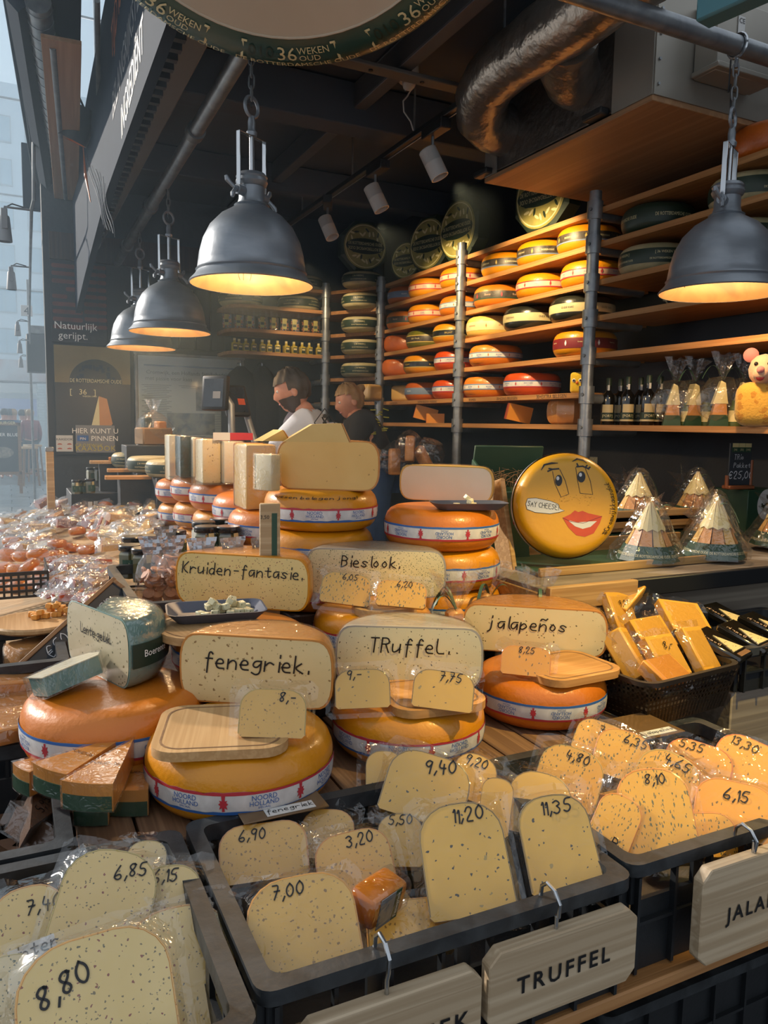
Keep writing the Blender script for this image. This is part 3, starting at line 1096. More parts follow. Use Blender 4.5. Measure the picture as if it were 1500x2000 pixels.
mat('bulb', 'ffb45a', 0.4, emit=2.5)
lamp((0.82, 2.82, 2.0), 'large grey pendant lamp hanging nearest on the left, above the stacked wheels', 2.84, 30, 0.55)
lamp((0.835, 4.5, 1.995), 'middle of the three left pendant lamps, grey dome with wing nuts', 2.8, 20, 0.5)
lamp((0.826, 5.48, 1.985), 'farthest and smallest looking of the left pendant lamps, half hidden', 2.78, 18, 0.5)
lamp((2.41, 2.10, 2.01), 'grey pendant lamp at the right edge hanging before the shelves', 2.86, 24, 0.45)
t = thing('pipe_clamp', 'small clamp holding the right lamp chain on the front pipe', 'clamp', (2.41, 2.10, 2.88))
MB().tube([(0, 0.04 * math.cos(a), 0.04 * math.sin(a)) for a in [2 * PI * i / 16 for i in range(16)]], 0.006, 6, closed=True).build('band', 'chrome', t)
MB().cyl((0, 0, -0.035), (0, 0, -0.075), 0.007, n=8).build('bolt', 'chrome', t)

# ================================================================ inflatable advertising wheel
IC = Vector((0.62, 1.99, 3.015))
t = thing('inflatable_wheel', 'big inflatable advertising cheese wheel, cream underside and green rim, under the roof', 'inflatable', IC)
TAU = rad(38)
nd = -(math.cos(TAU) * UP + math.sin(TAU) * FH)
e1 = R0.copy()
e2 = (-nd).cross(e1)
M_ = Matrix((e1, e2, -nd)).transposed().to_4x4()
M_.translation = IC
t.matrix_world = M_
RB, BW, BH = 0.558, 0.15, 0.34
mat('vinyl_cream', 'bfae98', 0.35, col2='b09f88', nscale=3, bump=0.15, bscale=9)
mat('vinyl_green', '2f5048', 0.3, col2='2a4840', nscale=3, bump=0.1, bscale=10)


def belly(q):        # q 0 at the underside edge, 1 at the top edge
    a = -PI / 2 + PI * q
    return RB + BW * math.cos(a), BH / 2 + BH / 2 * math.sin(a)


MB().lathe([(0, 0.0), (0.2, -0.004), (RB - 0.02, 0.0), (RB, 0.0)], 64).build('underside', 'vinyl_cream', t)
MB().lathe([belly(i / 14) for i in range(15)], 64).build('rim', 'vinyl_green', t)
MB().lathe([(RB, BH), (0, BH + 0.004)], 32).build('top_face', 'vinyl_cream', t)
MB().tube([(RB * math.cos(a), RB * math.sin(a), 0.0) for a in [2 * PI * i / 64 for i in range(64)]], 0.004, 6, closed=True).build('seam', 'vinyl_cream', t)
fp = M_.inverted() @ ad(575, 85, 2.36)
th0 = math.atan2(fp.y, fp.x)


def rim_fn(th, q0):
    def fn(u, v):
        q = q0 - v / (BH * 1.15)
        r, z = belly(max(0.0, min(1, q)))
        a = th - u / (RB + 0.05)
        return ((r + 0.002) * math.cos(a), (r + 0.002) * math.sin(a), z - 0.002)
    return fn


for k in (0, -1, 1):
    th = th0 + k * rad(38)
    for s_, sz, du, q0 in (('36', 0.065, -0.03, 0.17), ('WEKEN', 0.03, 0.055, 0.11), ('OUD', 0.03, 0.04, 0.175), ('[', 0.075, -0.165, 0.17), (']', 0.075, 0.125, 0.17), ('010', 0.055, -0.11, 0.16)):
        lay(([(u + du, v) for u, v in font_text(s_, sz)[0]], font_text(s_, sz)[1]), rim_fn(th, q0)).build('lettering', 'band_green' if s_ == '010' else 'print_cream', t, 0)
    lay(font_text('DE ROTTERDAMSCHE OUDE', 0.034, sx=0.85), rim_fn(th, 0.26)).build('lettering', 'print_cream', t, 0)
for dx in (-0.25, 0.25):
    MB().cyl((dx, 0, BH), (dx, 0, 0.6), 0.003, n=6).build('cord', 'rubber_black', t)

# ================================================================ air duct and its box
t = thing('ventilation_box', 'foil wrapped ventilation box with plywood underside above the shelves', 'duct box', (0, 0, 0))
X0, X1, Y0, Y1, Z0, Z1 = 2.25, 3.18, 2.34, 3.5, 2.76, 3.28
MB().bbox(((X0 + X1) / 2, (Y0 + Y1) / 2, (Z0 + Z1) / 2 + 0.012), (X1 - X0 - 0.01, Y1 - Y0 - 0.01, Z1 - Z0 - 0.02), 0.004).build('body', 'foil_dark', t, 0)
MB().bbox(((X0 + X1) / 2, (Y0 + Y1) / 2, Z0), (X1 - X0, Y1 - Y0, 0.022), 0.002).build('plywood_base', 'plywood', t, 0)
MB().box(((X0 + X1) / 2, Y0 - 0.002, (Z0 + Z1) / 2 + 0.01), (X1 - X0, 0.008, Z1 - Z0)).build('front_panel', 'sheet_metal', t, 0)
MB().box((X0 - 0.002, Y0 + 0.11, (Z0 + Z1) / 2 + 0.01), (0.008, 0.22, Z1 - Z0)).build('side_panel', 'sheet_metal', t, 0)
MB().box((X0 - 0.002, Y1 - 0.06, (Z0 + Z1) / 2 + 0.01), (0.008, 0.1, Z1 - Z0)).build('side_panel', 'sheet_metal', t, 0)
for yy in (Y0 + 0.3, Y1 - 0.02):
    MB().bbox((X0 - 0.02, yy, Z0 + 0.03), (0.05, 0.12, 0.03), 0.006).build('bracket', 'black_metal', t)
for k in range(6):
    MB().cyl((X0 + 0.02, Y0 - 0.012, Z0 + 0.05 + k * 0.09), (X0 + 0.02, Y0 - 0.004, Z0 + 0.05 + k * 0.09), 0.006, n=8).build('rivet', 'galv', t)
t = thing('insulated_duct', 'crinkled silver foil duct curving into the ventilation box', 'duct')
path = [(1.99, 1.5 + k * 0.12, 3.06) for k in range(13)] + [(2.0, 3.08, 3.05), (2.03, 3.2, 3.02), (2.09, 3.29, 2.98), (2.17, 3.33, 2.96), (2.27, 3.34, 2.96)]
rn = random.Random(5)
MB().tube(path, 0.125, 20, radii=[0.125 + rn.uniform(-0.006, 0.006) for _ in path]).build('hose', 'foil', t)
MB().tube([(2.06, 2.62, 3.04), (2.14, 2.72, 3.0), (2.2, 2.76, 2.98), (2.26, 2.78, 2.98)], 0.12, 18).build('branch_collar', 'foil', t)
a, b = ay(1372, 30, 2.3), ay(1468, 182, 2.3)
t = thing('control_box', 'grey metal control box with a white CE sticker on the ventilation box', 'control box', ((a.x + b.x) / 2, 2.335, b.z))
cw, chh = b.x - a.x, a.z - b.z + 0.04
MB().bbox((0, -0.06, chh / 2), (cw, 0.11, chh), 0.004).build('case', 'sheet_metal', t)
MB().bbox((0, -0.075, 0.012), (cw + 0.03, 0.13, 0.02), 0.003).build('tray', 'sheet_metal', t)
p = ay(1447, 52, 2.22)
MB().box((p.x - t.location.x, -0.118, p.z - b.z), (0.036, 0.002, 0.07)).build('sticker', 'paper', t, 0)
words('lettering', 'ink', t, font_text('CE', 0.026), (p.x - t.location.x, -0.1205, p.z - b.z + 0.01), XV, ZV)
MB().tube([(cw / 2, -0.05, 0.05), (cw / 2 + 0.06, -0.08, 0.02), (cw / 2 + 0.16, -0.06, 0.03), (cw / 2 + 0.4, 0.0, 0.02)], 0.008, 8).build('cable', 'rubber_black', t)
p0, p1 = ad(1385, -26, 1.9), ad(1540, 0, 1.75)
mat('canopy_teal', '3f6f78', 0.5)
beam('canopy_edge', 'canopy_teal', p0, p1, 0.06, 0.06, 'strip of teal canopy edge in the top right corner', 'canopy')

# ================================================================ alley side, upper left
alley = Vector((math.sin(rad(5.2)), math.cos(rad(5.2)), 0))
o = MB().bbox((0, 0, 0), (0.17, 2.7, 0.02), 0.002).build('soffit_panel', 'plywood')
o.location = (0.365, 5.3, 3.2)
o.rotation_euler = (0, 0, -rad(4))
tag(o, 'plywood soffit panel high over the alley beside the fascia', 'panel')
o = MB().bbox((0, 0, 0), (0.34, 0.06, 0.5), 0.004).build('end_beam', 'fascia_paint')
o.location = (0.33, 6.95, 3.4)
tag(o, 'dark beam closing the plywood soffit over the alley', 'beam')
o = MB().bbox((0, 0, 0), (0.3, 4.0, 0.04), 0.004).build('soffit_panel', 'fascia_paint')
o.location = (0.28, 5.0, 3.34)
o.rotation_euler = (0, 0, -rad(4))
tag(o, 'blue grey upper soffit board above the plywood panel', 'panel')


def along(name, m, pa, pb, r, label, n=14, z=3.3, ribs=0, cat='pipe'):
    a, b = az(*pa, z), az(*pb, z)
    t = thing(name, label, cat, a)
    d = b - a
    MB().cyl((0, 0, 0), d, r, n=n).build('tube', m, t)
    u = d.normalized()
    for k in range(ribs):
        c = u * (k + 0.5) * (d.length / ribs)
        MB().cyl(c - u * 0.012, c + u * 0.012, r * 1.05, n=n).build('rib', m, t)
    return t


o = MB().bbox((0, 0, 0), (0.03, 4.6, 0.9), 0.004).build('shade_board', 'fascia_paint')  # upright board added to shade the upper part of the fascia
o.location = (0.13, 5.2, 3.84)
o.rotation_euler = (0, 0, -rad(4))
tag(o, 'dark upright shade board above the alley soffit', 'board')
along('ribbed_duct', 'galv', (74, 0), (148, 560), 0.055, 'shiny ribbed duct running down the alley under the far roof', ribs=70)
along('conduit', 'galv_dull', (190, 0), (193, 250), 0.012, 'slim steel conduit beside the ribbed duct over the alley')
along('conduit', 'galv_dull', (103, 90), (150, 640), 0.018, 'second steel conduit with pale face along the plywood soffit', z=3.2)
along('gutter_rail', 'fascia_paint', (34, 0), (135, 640), 0.05, 'dark rail at the outer edge of the alley roof', n=4)


def alley_spot(px, py, Y, s=1.0, label=''):
    t = thing('hanging_spotlight', label, 'spotlight', ay(px, py, Y), 0, 'grey spotlights along the alley', scale=s)
    MB().lathe([(0, 0.2), (0.035, 0.2), (0.04, 0.19), (0.055, 0.0), (0.05, 0.0), (0.036, 0.16), (0, 0.16)], 18).build('housing', 'grey_plastic', t)
    MB().bbox((0, -0.045, 0.17), (0.05, 0.02, 0.16), 0.006).build('bracket', 'grey_plastic', t)
    MB().tube([(0, 0, 0.2), (0.0, 0, 0.26), (0.06, 0, 0.3), (0.16, 0, 0.28)], 0.006, 6).build('cable', 'rubber_black', t)
    MB().cyl((0, 0, 0.27), (0.2, 0, 0.27), 0.009, n=8).build('arm', 'galv_dull', t)
    return t


ARM = []
for px, py, Y, s, lab in ((10, 472, 6.0, 0.85, 'nearest grey spotlight on a short arm, cut by the left edge'),
                          (23, 566, 8.0, 0.8, 'second grey spotlight hanging over the alley from the left edge'),
                          (35, 656, 11.0, 0.7, 'third grey spotlight small against the bright glass front'),
                          (39, 690, 12.5, 0.7, 'fourth grey spotlight, tiny, over the distant alley'),
                          (41, 718, 14.0, 0.7, 'lowest and farthest grey spotlight over the distant alley')):
    q_ = alley_spot(px, py, Y, s, lab)
    ARM.append(q_.location + Vector((0.2 * s, 0, 0.27 * s)))
pn = ay(52, 607, 14.0)
t = thing('spotlight_rail', 'thin steel rail carrying the row of grey alley spotlights', 'rail')
MB().tube([Vector((ARM[0].x + 0.02, 5.75, 3.33)), Vector((ARM[0].x + 0.01, 5.8, ARM[0].z + 0.02))] + ARM + [Vector((pn.x + 0.03, 14.1, ARM[-1].z))], 0.012, 8).build('tube', 'galv_dull', t)
MB().cyl((pn.x + 0.03, 14.1, 0), (pn.x + 0.03, 14.1, ARM[-1].z), 0.02, n=8).build('pole', 'galv_dull', t)
t = thing('black_spotlight', 'black cylinder spotlight with copper inside above the fascia', 'spotlight', ad(141, 275, 4.6), 0, rot=(0.25, 0.35, 0))
MB().lathe([(0, 0.2), (0.08, 0.2), (0.085, 0.19), (0.085, 0.0), (0.08, 0.0), (0.078, 0.1), (0, 0.1)], 22).build('housing', 'black_metal', t)
MB().lathe([(0.0795, 0.001), (0.0775, 0.05), (0.0, 0.06)], 22).build('reflector', 'print_orange', t)
MB().bbox((-0.1, 0, 0.16), (0.14, 0.03, 0.03), 0.004).build('arm', 'black_metal', t)
MB().bbox((-0.1, 0, 0.06), (0.08, 0.03, 0.02), 0.004).build('arm', 'black_metal', t)
MB().tube([(0, 0, 0.2), (-0.04, 0, 0.24), (-0.1, 0, 0.22), (-0.14, 0, 0.17)], 0.007, 6).build('cable', 'rubber_black', t)
for (px, py), lab in (((118, 438), 'dark box speaker hung between fascia and alley roof'),):
    t = thing('hanging_box', lab, 'box', ad(px, py, 6.5))
    MB().bbox((0, 0, 0), (0.30, 0.12, 0.17), 0.006).build('case', 'fascia_paint', t)
    MB().bbox((0, 0, -0.09), (0.26, 0.1, 0.01), 0.002).build('face', 'print_grey', t)
    for dx in (-0.1, 0.1):
        MB().cyl((dx, 0, 0.08), (dx, 0, 0.35), 0.012, n=8).build('hanger', 'fascia_paint', t)
t = thing('number_sign', 'small grey sign with the number 4 over the alley', 'sign', ay(52, 607, 14.0))
MB().bbox((0, 0, 0), (0.17, 0.03, 0.17), 0.003).build('plate', 'white_plastic', t)
words('lettering', 'ink', t, font_text('4', 0.17), (0, -0.017, -0.06), XV, ZV)
MB().cyl((0.03, 0.03, -t.location.z), (0.03, 0.03, 0.5), 0.02, n=8).build('pole', 'galv_dull', t)

# ================================================================ far end of the alley
film('hall_glass', tint='e6f3fb', refl=0.05, haze=0.10, bump=0.0)
GYY = 24.0
t = thing('hall_glazing', 'tall glazing of the hall with thin bars at the end of the alley', 'glass wall', (0, GYY, 0))
for i in range(9):
    for j in range(6):
        MB().box((-8 + i * 1.5 + 0.75, 0, 1.25 + j * 2.5), (1.46, 0.01, 2.46)).build("pane", "hall_glass", t, 0)
for i in range(10):
    MB().box((-8 + i * 1.5, -0.03, 7.5), (0.03, 0.03, 15)).build('bar', 'galv_dull', t, 0)
for j in range(7):
    MB().box((-1.2, -0.03, j * 2.5 + 0.02), (13.6, 0.03, 0.04)).build('bar', 'galv_dull', t, 0)
BYD = 46.0
mat('facade', 'b5c3cc', 0.7, col2='a3b2bc', nscale=0.3)
mat('facade_low', '9d9a98', 0.7, col2='8a8887', nscale=0.6)
mat('far_glass', '5d8398', 0.2, col2='79a0b2', nscale=0.4)
mat('far_frame', '5f7480', 0.5)
t = thing('office_building', 'tall pale office building with regular windows beyond the glass front', 'building', (0, BYD, 0))
MB().box((-2, 4, 9.3), (26, 8, 18.6)).build('facade', 'facade', t, 0)
win = MB().box((0, 0, 0), (1.1, 0.1, 1.35)).mesh('window', 'far_frame', 0)
pane = MB().box((0, -0.06, 0), (0.5, 0.02, 1.2)).mesh('pane', 'far_glass', 0)
for i in range(8):
    for j in range(7):
        if j == 0:
            continue
        o = put('window', win, t)
        o.location = (-5.2 + i * 1.75, -0.02, 3.4 + j * 2.15)
        for s in (-1, 1):
            q = put('pane', pane, o)
            q.location = (s * 0.26, 0, 0)
MB().box((-2, -0.3, 3.1), (26, 0.5, 0.5)).build('ledge', 'facade_low', t, 0)
mat('shop_red', '7f4a48', 0.6, col2='8d8d92', nscale=0.9, contrast=2.5)
MB().box((-2, -0.06, 4.0), (26, 0.1, 1.2)).build('brick_course', 'shop_red', t, 0)
mat('shop_blue', '4a5c94', 0.5)
MB().box((0.6, -0.35, 2.1), (3.0, 0.1, 0.9)).build('shop_sign', 'shop_blue', t, 0)
for i in range(6):
    MB().box((-4.5 + i * 2.2, -0.1, 1.2), (1.9, 0.06, 2.2)).build('shop_window', 'far_glass', t, 0)

# sandwich board, stools, tiled pillar, bollards down the alley
p = az(45, 965, 0)
q = az(0, 965, 0)
t = thing('menu_board', 'black burger menu board in a brown frame standing in the alley', 'sign board', (q.x - 0.05, p.y, 0))
bw_, bh_ = 0.66, 1.42
x1_ = p.x - t.location.x
for xx in (x1_ - 0.03, x1_ - bw_):
    MB().bbox((xx, 0, bh_ / 2 - 0.0), (0.06, 0.05, bh_), 0.005).build('post', 'wood_frame', t)
for zz in (bh_ - 0.03, 0.42):
    MB().bbox((x1_ - bw_ / 2, 0, zz), (bw_, 0.05, 0.06), 0.005).build('rail', 'wood_frame', t)
MB().box((x1_ - bw_ / 2, 0, 0.91), (bw_ - 0.06, 0.02, 0.95)).build('slate', 'poster_slate', t, 0)
words('lettering', 'print_white', t, font_text('BURGER BLUE', 0.09), (x1_ - 0.33, -0.014, 1.15), XV, ZV)
words('lettering', 'print_cream', t, font_text('ED BURGER', 0.08), (x1_ - 0.3, -0.03, 1.385), XV, ZV)
MB().prism([(0.2 * math.cos(a), 0.11 * math.sin(a)) for a in [2 * PI * i / 18 for i in range(18)]], 0, 0.004, T=Matrix.Translation((x1_ - 0.34, -0.012, 0.83)) @ Matrix.Rotation(PI / 2, 4, 'X')).build('printed_burger', 'photo_tan', t, 0)


def stool(px, py, label):
    b = az(px, py, 0)
    t = thing('bar_stool', label, 'stool', b, 0.3, 'bar stools in the alley')
    MB().bbox((0, 0, 0.86), (0.34, 0.34, 0.05), 0.01).build('seat', 'wood_pale', t)
    for sx in (-1, 1):
        for sy in (-1, 1):
            MB().cyl((sx * 0.17, sy * 0.17, 0), (sx * 0.13, sy * 0.13, 0.84), 0.022, n=8).build('leg', 'wood_frame', t)
    MB().bbox((0, -0.15, 0.3), (0.3, 0.025, 0.03), 0.004).build('footrest', 'wood_frame', t)


stool(57, 950, 'bar stool just behind the burger menu board')
stool(66, 940, 'bar stool farther back beside the tiled pillar')
p0, p1 = az(77, 905, 0), az(96, 905, 0)
t = thing('tiled_pillar', 'white brick tiled counter pillar in the alley', 'pillar', (p0.x, p0.y, 0))
pw = 0.9
MB().box((pw / 2, 0.3, 1.35), (pw, 0.6, 2.7)).build('core', 'paper_grey', t, 0)
brick = MB().bbox((0, 0, 0), (0.205, 0.02, 0.085), 0.004).mesh('brick', 'paper', 0)
for j in range(28):
    for i in range(4):
        o = put('brick', brick, t)
        o.location = (0.11 + i * 0.215 + (0.0 if j % 2 else 0.02), -0.008, 0.06 + j * 0.095)
t = thing('shop_sign_box', 'dark blue sign box hanging under the alley roof by the slate poster', 'sign', ay(80, 692, 13.0))
MB().bbox((0, 0, 0), (0.4, 0.5, 0.55), 0.01).build('case', 'poster_slate', t)
MB().bbox((0, -0.1, 0.34), (0.3, 0.3, 0.12), 0.01).build('hood', 'galv_dull', t)
MB().cyl((0.1, 0.1, -t.location.z), (0.1, 0.1, -0.27), 0.025, n=10).build('post', 'poster_slate', t)
p = ay(100, 985, 5.3)
t = thing('wooden_post', 'slim timber post with steel cap at the end of the display', 'post', (p.x, 5.3, 0))
MB().bbox((0, 0, 0.65), (0.045, 0.05, 1.3), 0.004).build('post', 'wood_pale', t)
MB().bbox((0, 0, 1.31), (0.05, 0.055, 0.03), 0.004).build('cap', 'galv', t)
t = thing('glass_counter', 'pale counter beside the tiled pillar down the alley', 'counter', (az(86, 930, 0).x, 14.6, 0))
MB().bbox((0.35, 0, 0.5), (0.5, 0.9, 1.0), 0.01).build('base', 'paper_grey', t)
MB().bbox((0.35, 0, 1.02), (0.6, 1.0, 0.04), 0.01).build('top', 'wood_pale', t)


# ================================================================ cheese wheels
WR, WH = 0.18, 0.125


def band_mesh(R, h, z0, z1, m, name, lift=0.0008, ragged=0.0, seed=1, n=64):
    rn = random.Random(seed)
    mb = MB()
    prof = []
    zs = [z0 + (z1 - z0) * i / 4 for i in range(5)]
    vs_, fs = [], []
    for i in range(n):
        a = 2 * PI * i / n
        j0 = rn.uniform(-ragged, ragged * 0.3)
        for k, z in enumerate(zs):
            zz = z + (j0 if k == 4 else 0)
            r = prof_r(R, h, zz) + lift
            vs_.append((r * math.cos(a), r * math.sin(a), zz))
    for i in range(n):
        j = (i + 1) % n
        for t in range(4):
            fs.append((i * 5 + t, j * 5 + t, j * 5 + t + 1, i * 5 + t + 1))
    return mb.add(vs_, fs).mesh(name, m)


def ring_fn(R, h, a0, zc, lift=0.0016, flip=False):
    def fn(u, v):
        if flip:
            u, v = -u, -v
        a = a0 + u / R
        z = zc + v
        r = prof_r(R, h, z) + lift
        return (r * math.cos(a), r * math.sin(a), z)
    return fn


EMB = [(-0.5, 0.1), (-0.3, 0.25), (-0.42, 0.5), (-0.15, 0.42), (-0.2, 0.95), (0.2, 0.95), (0.15, 0.42), (0.42, 0.5), (0.3, 0.25), (0.5, 0.1), (0.3, -0.1), (0.42, -0.5), (0.12, -0.3), (0.15, -0.75),
       (-0.15, -0.75), (-0.12, -0.3), (-0.42, -0.5), (-0.3, -0.1)]


def make_wheel(kind):
    K = WK[kind]
    h = K.get('h', WH)
    t = thing('gouda_cheese', 'x', 'cheese')
    MB().lathe(superprof(WR, h), 56).build('rind', K['rind'], t, 60)
    if 'band' in K:
        bw = K.get('bw', 0.036)
        zc = h / 2 - K.get('dz', 0.0)
        b = put('band', band_mesh(WR, h, zc - bw / 2, zc + bw / 2, K['band'], 'band', ragged=K.get('rag', 0.0), seed=len(kind)), t)
        for s, m in K.get('stripes', ()):
            za = zc + s * bw / 2
            put('stripe', band_mesh(WR, h, min(za, za - s * 0.006), max(za, za - s * 0.006), m, 'stripe', 0.0014, ragged=K.get('rag', 0.0), seed=len(kind)), b)
        nrep = K.get('n', 8)
        mb = MB()
        fn = ring_fn(WR, h, 0.0, zc, flip=K.get('flip', False))
        for s_, sz, dv in K.get('text', ()):
            tx = font_text(s_, sz, sx=K.get('sx', 0.9))
            lay(([(u, v + dv) for u, v in tx[0]], tx[1]), fn, mb)
        if mb.v:
            me = mb.mesh('lettering', K.get('ink', 'print_blue'), 0)
            for k in range(nrep):
                put('lettering', me, b).rotation_euler = (0, 0, 2 * PI * (k + 0.25) / nrep)
        if 'emb' in K:
            e = K.get('es', 0.017)
            me = MB().add([fn(x * e, y * e - 0.001) for x, y in EMB], [tuple(range(len(EMB)))]).mesh('emblem', K['emb'], 0)
            for k in range(nrep):
                put('emblem', me, b).rotation_euler = (0, 0, 2 * PI * (k + 0.75) / nrep)
    return t


NH = (('NOORD', 0.0135, 0.0035), ('HOLLAND', 0.0125, -0.0065), ('SPECIAAL', 0.006, -0.0125))
WK = {
    'noord': dict(rind='rind_yellow', band='band_white', bw=0.042, rag=0.003, stripes=((1, 'print_red'), (-1, 'print_blue')), text=NH, emb='print_red', dz=0.008),
    'noord_flip': dict(rind='rind_orange', band='band_white', bw=0.042, rag=0.001, stripes=((1, 'print_blue'), (-1, 'print_red')), text=NH, emb='print_red', flip=True, dz=0.004),
    'noord_y_flip': dict(rind='rind_yellow', band='band_white', bw=0.042, rag=0.002, stripes=((1, 'print_blue'), (-1, 'print_red')), text=NH, emb='print_red', flip=True, dz=0.004),
    'jong': dict(rind='rind_yellow', band='band_white_orange', bw=0.038, stripes=((1, 'print_red'), (-1, 'print_red')), text=(('KAAS', 0.014, -0.003), ('JONG BELEGEN', 0.006, -0.011)), emb='print_red', es=0.014, n=7),
    'jong_red': dict(rind='rind_red', band='band_white', bw=0.038, stripes=((1, 'print_blue'), (-1, 'print_red')), text=(('GRAS KAAS', 0.012, 0.0), ('EXTRA', 0.007, -0.01)), emb='print_red', es=0.012, n=7),
    'belegen': dict(rind='rind_orange', band='band_white', bw=0.034, stripes=((1, 'band_blue'), (-1, 'band_blue')), text=(('BELEGEN', 0.011, -0.003), ('MEIKAAS', 0.006, -0.011)), emb='print_orange', es=0.010, n=8),
    'darkband': dict(rind='rind_yellow', band='band_dark', bw=0.044, stripes=((-1, 'band_blue'),), text=(('BOEREN KAAS', 0.013, -0.003),), ink='print_cream', emb='print_gold', es=0.014, n=6),
    'brownband': dict(rind='rind_orange', band='band_dark', bw=0.044, text=(('Boeren', 0.017, -0.003),), ink='band_white_orange', emb='print_red', es=0.015, n=6, stripes=((-1, 'card_green'),)),
    'briljant': dict(rind='rind_yellow', band='rind_dark', bw=0.046, text=(('BRILJANT', 0.016, -0.006),), ink='print_gold', n=5, stripes=((1, 'print_gold'), (-1, 'print_gold'))),
    'olive': dict(rind='rind_olive', band='band_dark', bw=0.05, text=(('Gele - Gouda', 0.016, -0.003),), ink='print_cream', n=5, stripes=((1, 'print_gold'), (-1, 'print_gold'))),
    'plain': dict(rind='rind_deep'),
    'greyband': dict(rind='rind_deep', band='band_blue', bw=0.045, text=(('BELEGEN', 0.012, -0.003),), ink='print_white', n=6),
    'creamband': dict(rind='rind_cream', band='band_cream', bw=0.05, text=(('GEITENKAAS', 0.012, -0.002),), ink='wax_red', n=5, emb='print_orange', es=0.012),
    'black': dict(rind='rind_dark', band='band_cream', bw=0.042, text=(('OUDE KAAS', 0.015, -0.004),), ink='ink_soft', n=5),
    'redband': dict(rind='rind_yellow', band='band_red', bw=0.05, text=(('Koeien kaas', 0.010, 0.002),), ink='print_cream', n=6, emb='print_white', es=0.015),
    'green': dict(rind='rind_green', band='band_green', bw=0.062, h=0.12, text=(('[ 36 WEKEN ]', 0.0165, 0.008), ('DE ROTTERDAMSCHE OUDE', 0.0115, -0.018)), ink='print_cream', n=5, sx=0.95),
    'greendark': dict(rind='band_green', band='band_green', bw=0.062, h=0.12, text=(('DE ROTTERDAMSCHE OUDE', 0.021, -0.008),), ink='print_cream', n=4, sx=0.7),
    'greysmall': dict(rind='rind_grey', band='band_dark', bw=0.05, text=(('OUD', 0.013, -0.003),), ink='print_white', n=8),
}
LOOK = {'noord': 'yellow wheel, red-edged white band', 'jong': 'gold wheel, red-edged white band', 'jong_red': 'deep orange white-banded wheel', 'belegen': 'golden wheel, narrow white band',
        'darkband': 'golden wheel, dark patterned band', 'brownband': 'orange wheel, brown flowered band', 'briljant': 'golden wheel, black lettered band', 'olive': 'olive dark-banded wheel',
        'plain': 'plain orange wheel', 'greyband': 'dull orange grey-banded wheel', 'creamband': 'pale cream-banded wheel', 'black': 'black waxed wheel',
        'redband': 'golden wheel, dark red band', 'green': 'cream green-banded wheel', 'greendark': 'dark green lettered wheel'}
WHEEL = {k: Proto(lambda k=k: make_wheel(k)) for k in WK}


def wheel(kind, loc, label, rz=0.0, R=0.18, group=None, rot=None):
    return WHEEL[kind].at(loc, rz, label, group, rot, scale=R / WR)


# ---------------------------------------------------------------- wall shelving
LEV = [2.62, 2.45, 2.26, 2.08, 1.89, 1.69, 1.52]
SX = 2.75
ORD = ['top', 'second', 'third', 'fourth', 'fifth', 'sixth', 'lowest']
POSTS = [(SX, 3.2), (SX, 4.49), (SX, 5.72)]
p4_ = ay(640, 660, 6.22)
POSTS.append((p4_.x, 6.22))
PN = ['nearest shelf post beside the port bottles', 'middle shelf post between the wheel bays', 'shelf post at the start of the corner bay', 'shelf post by the jars on the back wall']
shell = MB()
for i, (x, y) in enumerate(POSTS):
    zt = 2.70 if i < 2 else 2.68
    t = thing('shelf_post', 'galvanised ' + PN[i], 'post', (x - 0.02, y, 0.2), 0, 'shelf posts')
    MB().cyl((0, 0, 0), (0, 0, zt - 0.2), 0.031, n=16).build('tube', 'galv', t)
    for z in LEV:
        MB().cyl((0, 0, z - 0.26), (0, 0, z - 0.17), 0.04, n=16).build('collar', 'galv', t)
        s = MB().cyl((-0.038, -0.012, z - 0.215), (-0.046, -0.015, z - 0.215), 0.009, n=8).build('screw', 'galv_dull', t)
        ang = 0.0 if i < 3 else PI / 2
        dx, dy = math.cos(ang), math.sin(ang)
        if i == 2:
            dx, dy = 0.9, 0.43
        MB().cyl((0, 0, z - 0.235), (dx * 0.34, dy * 0.34, z - 0.235), 0.025, n=12).build('arm', 'galv_dull', t)


def board(p, label, m='wood_shelf', th=0.028, group='shelf boards'):
    c = Vector((sum(q[0] for q in p) / len(p), sum(q[1] for q in p) / len(p), 0))
    return c


def shelf_board(poly, z, label, m):
    cx = sum(q[0] for q in poly) / len(poly)
    cy = sum(q[1] for q in poly) / len(poly)
    o = MB().prism([(x - cx, y - cy) for x, y in poly], -0.028, 0).build('shelf_board', m, None, 0)
    o.location = (cx, cy, z)
    return tag(o, label, 'shelf', 'wall shelf boards')


D_ = 0.40
BAYS = {'A': (4.52, 5.69), 'B': (3.23, 4.46), 'C': (1.75, 3.17)}
BN = {'A': 'wall bay nearest the corner', 'B': 'middle wall bay', 'C': 'right wall bay'}
for b, (y0, y1) in BAYS.items():
    for i, z in enumerate(LEV):
        if b == 'C' and i == 5:
            continue
        o = shelf_board([(SX, y0), (SX + D_, y0), (SX + D_, y1), (SX, y1)], z, '%s pine shelf board in the %s' % (ORD[i], BN[b]), 'wood_shelf')
        if i == 5 and b != 'C':
            for s_, yy, sz in ((('30+EXTRA BELEGEN', 3.52, 0.03), ('30+JONG BELEGEN', 3.95, 0.026), ('KOMIJN', 4.34, 0.024)) if b == 'B' else (('EXTRA BELEGEN - HUISKAAS', 4.95, 0.022), ('JONG BELEGEN', 5.5, 0.02))):
                words('lettering', 'ink', o, font_text(s_, sz), (-D_ / 2 - 0.001, yy - o.location.y, -0.024), (0, -1, 0), (0, 0, 1))
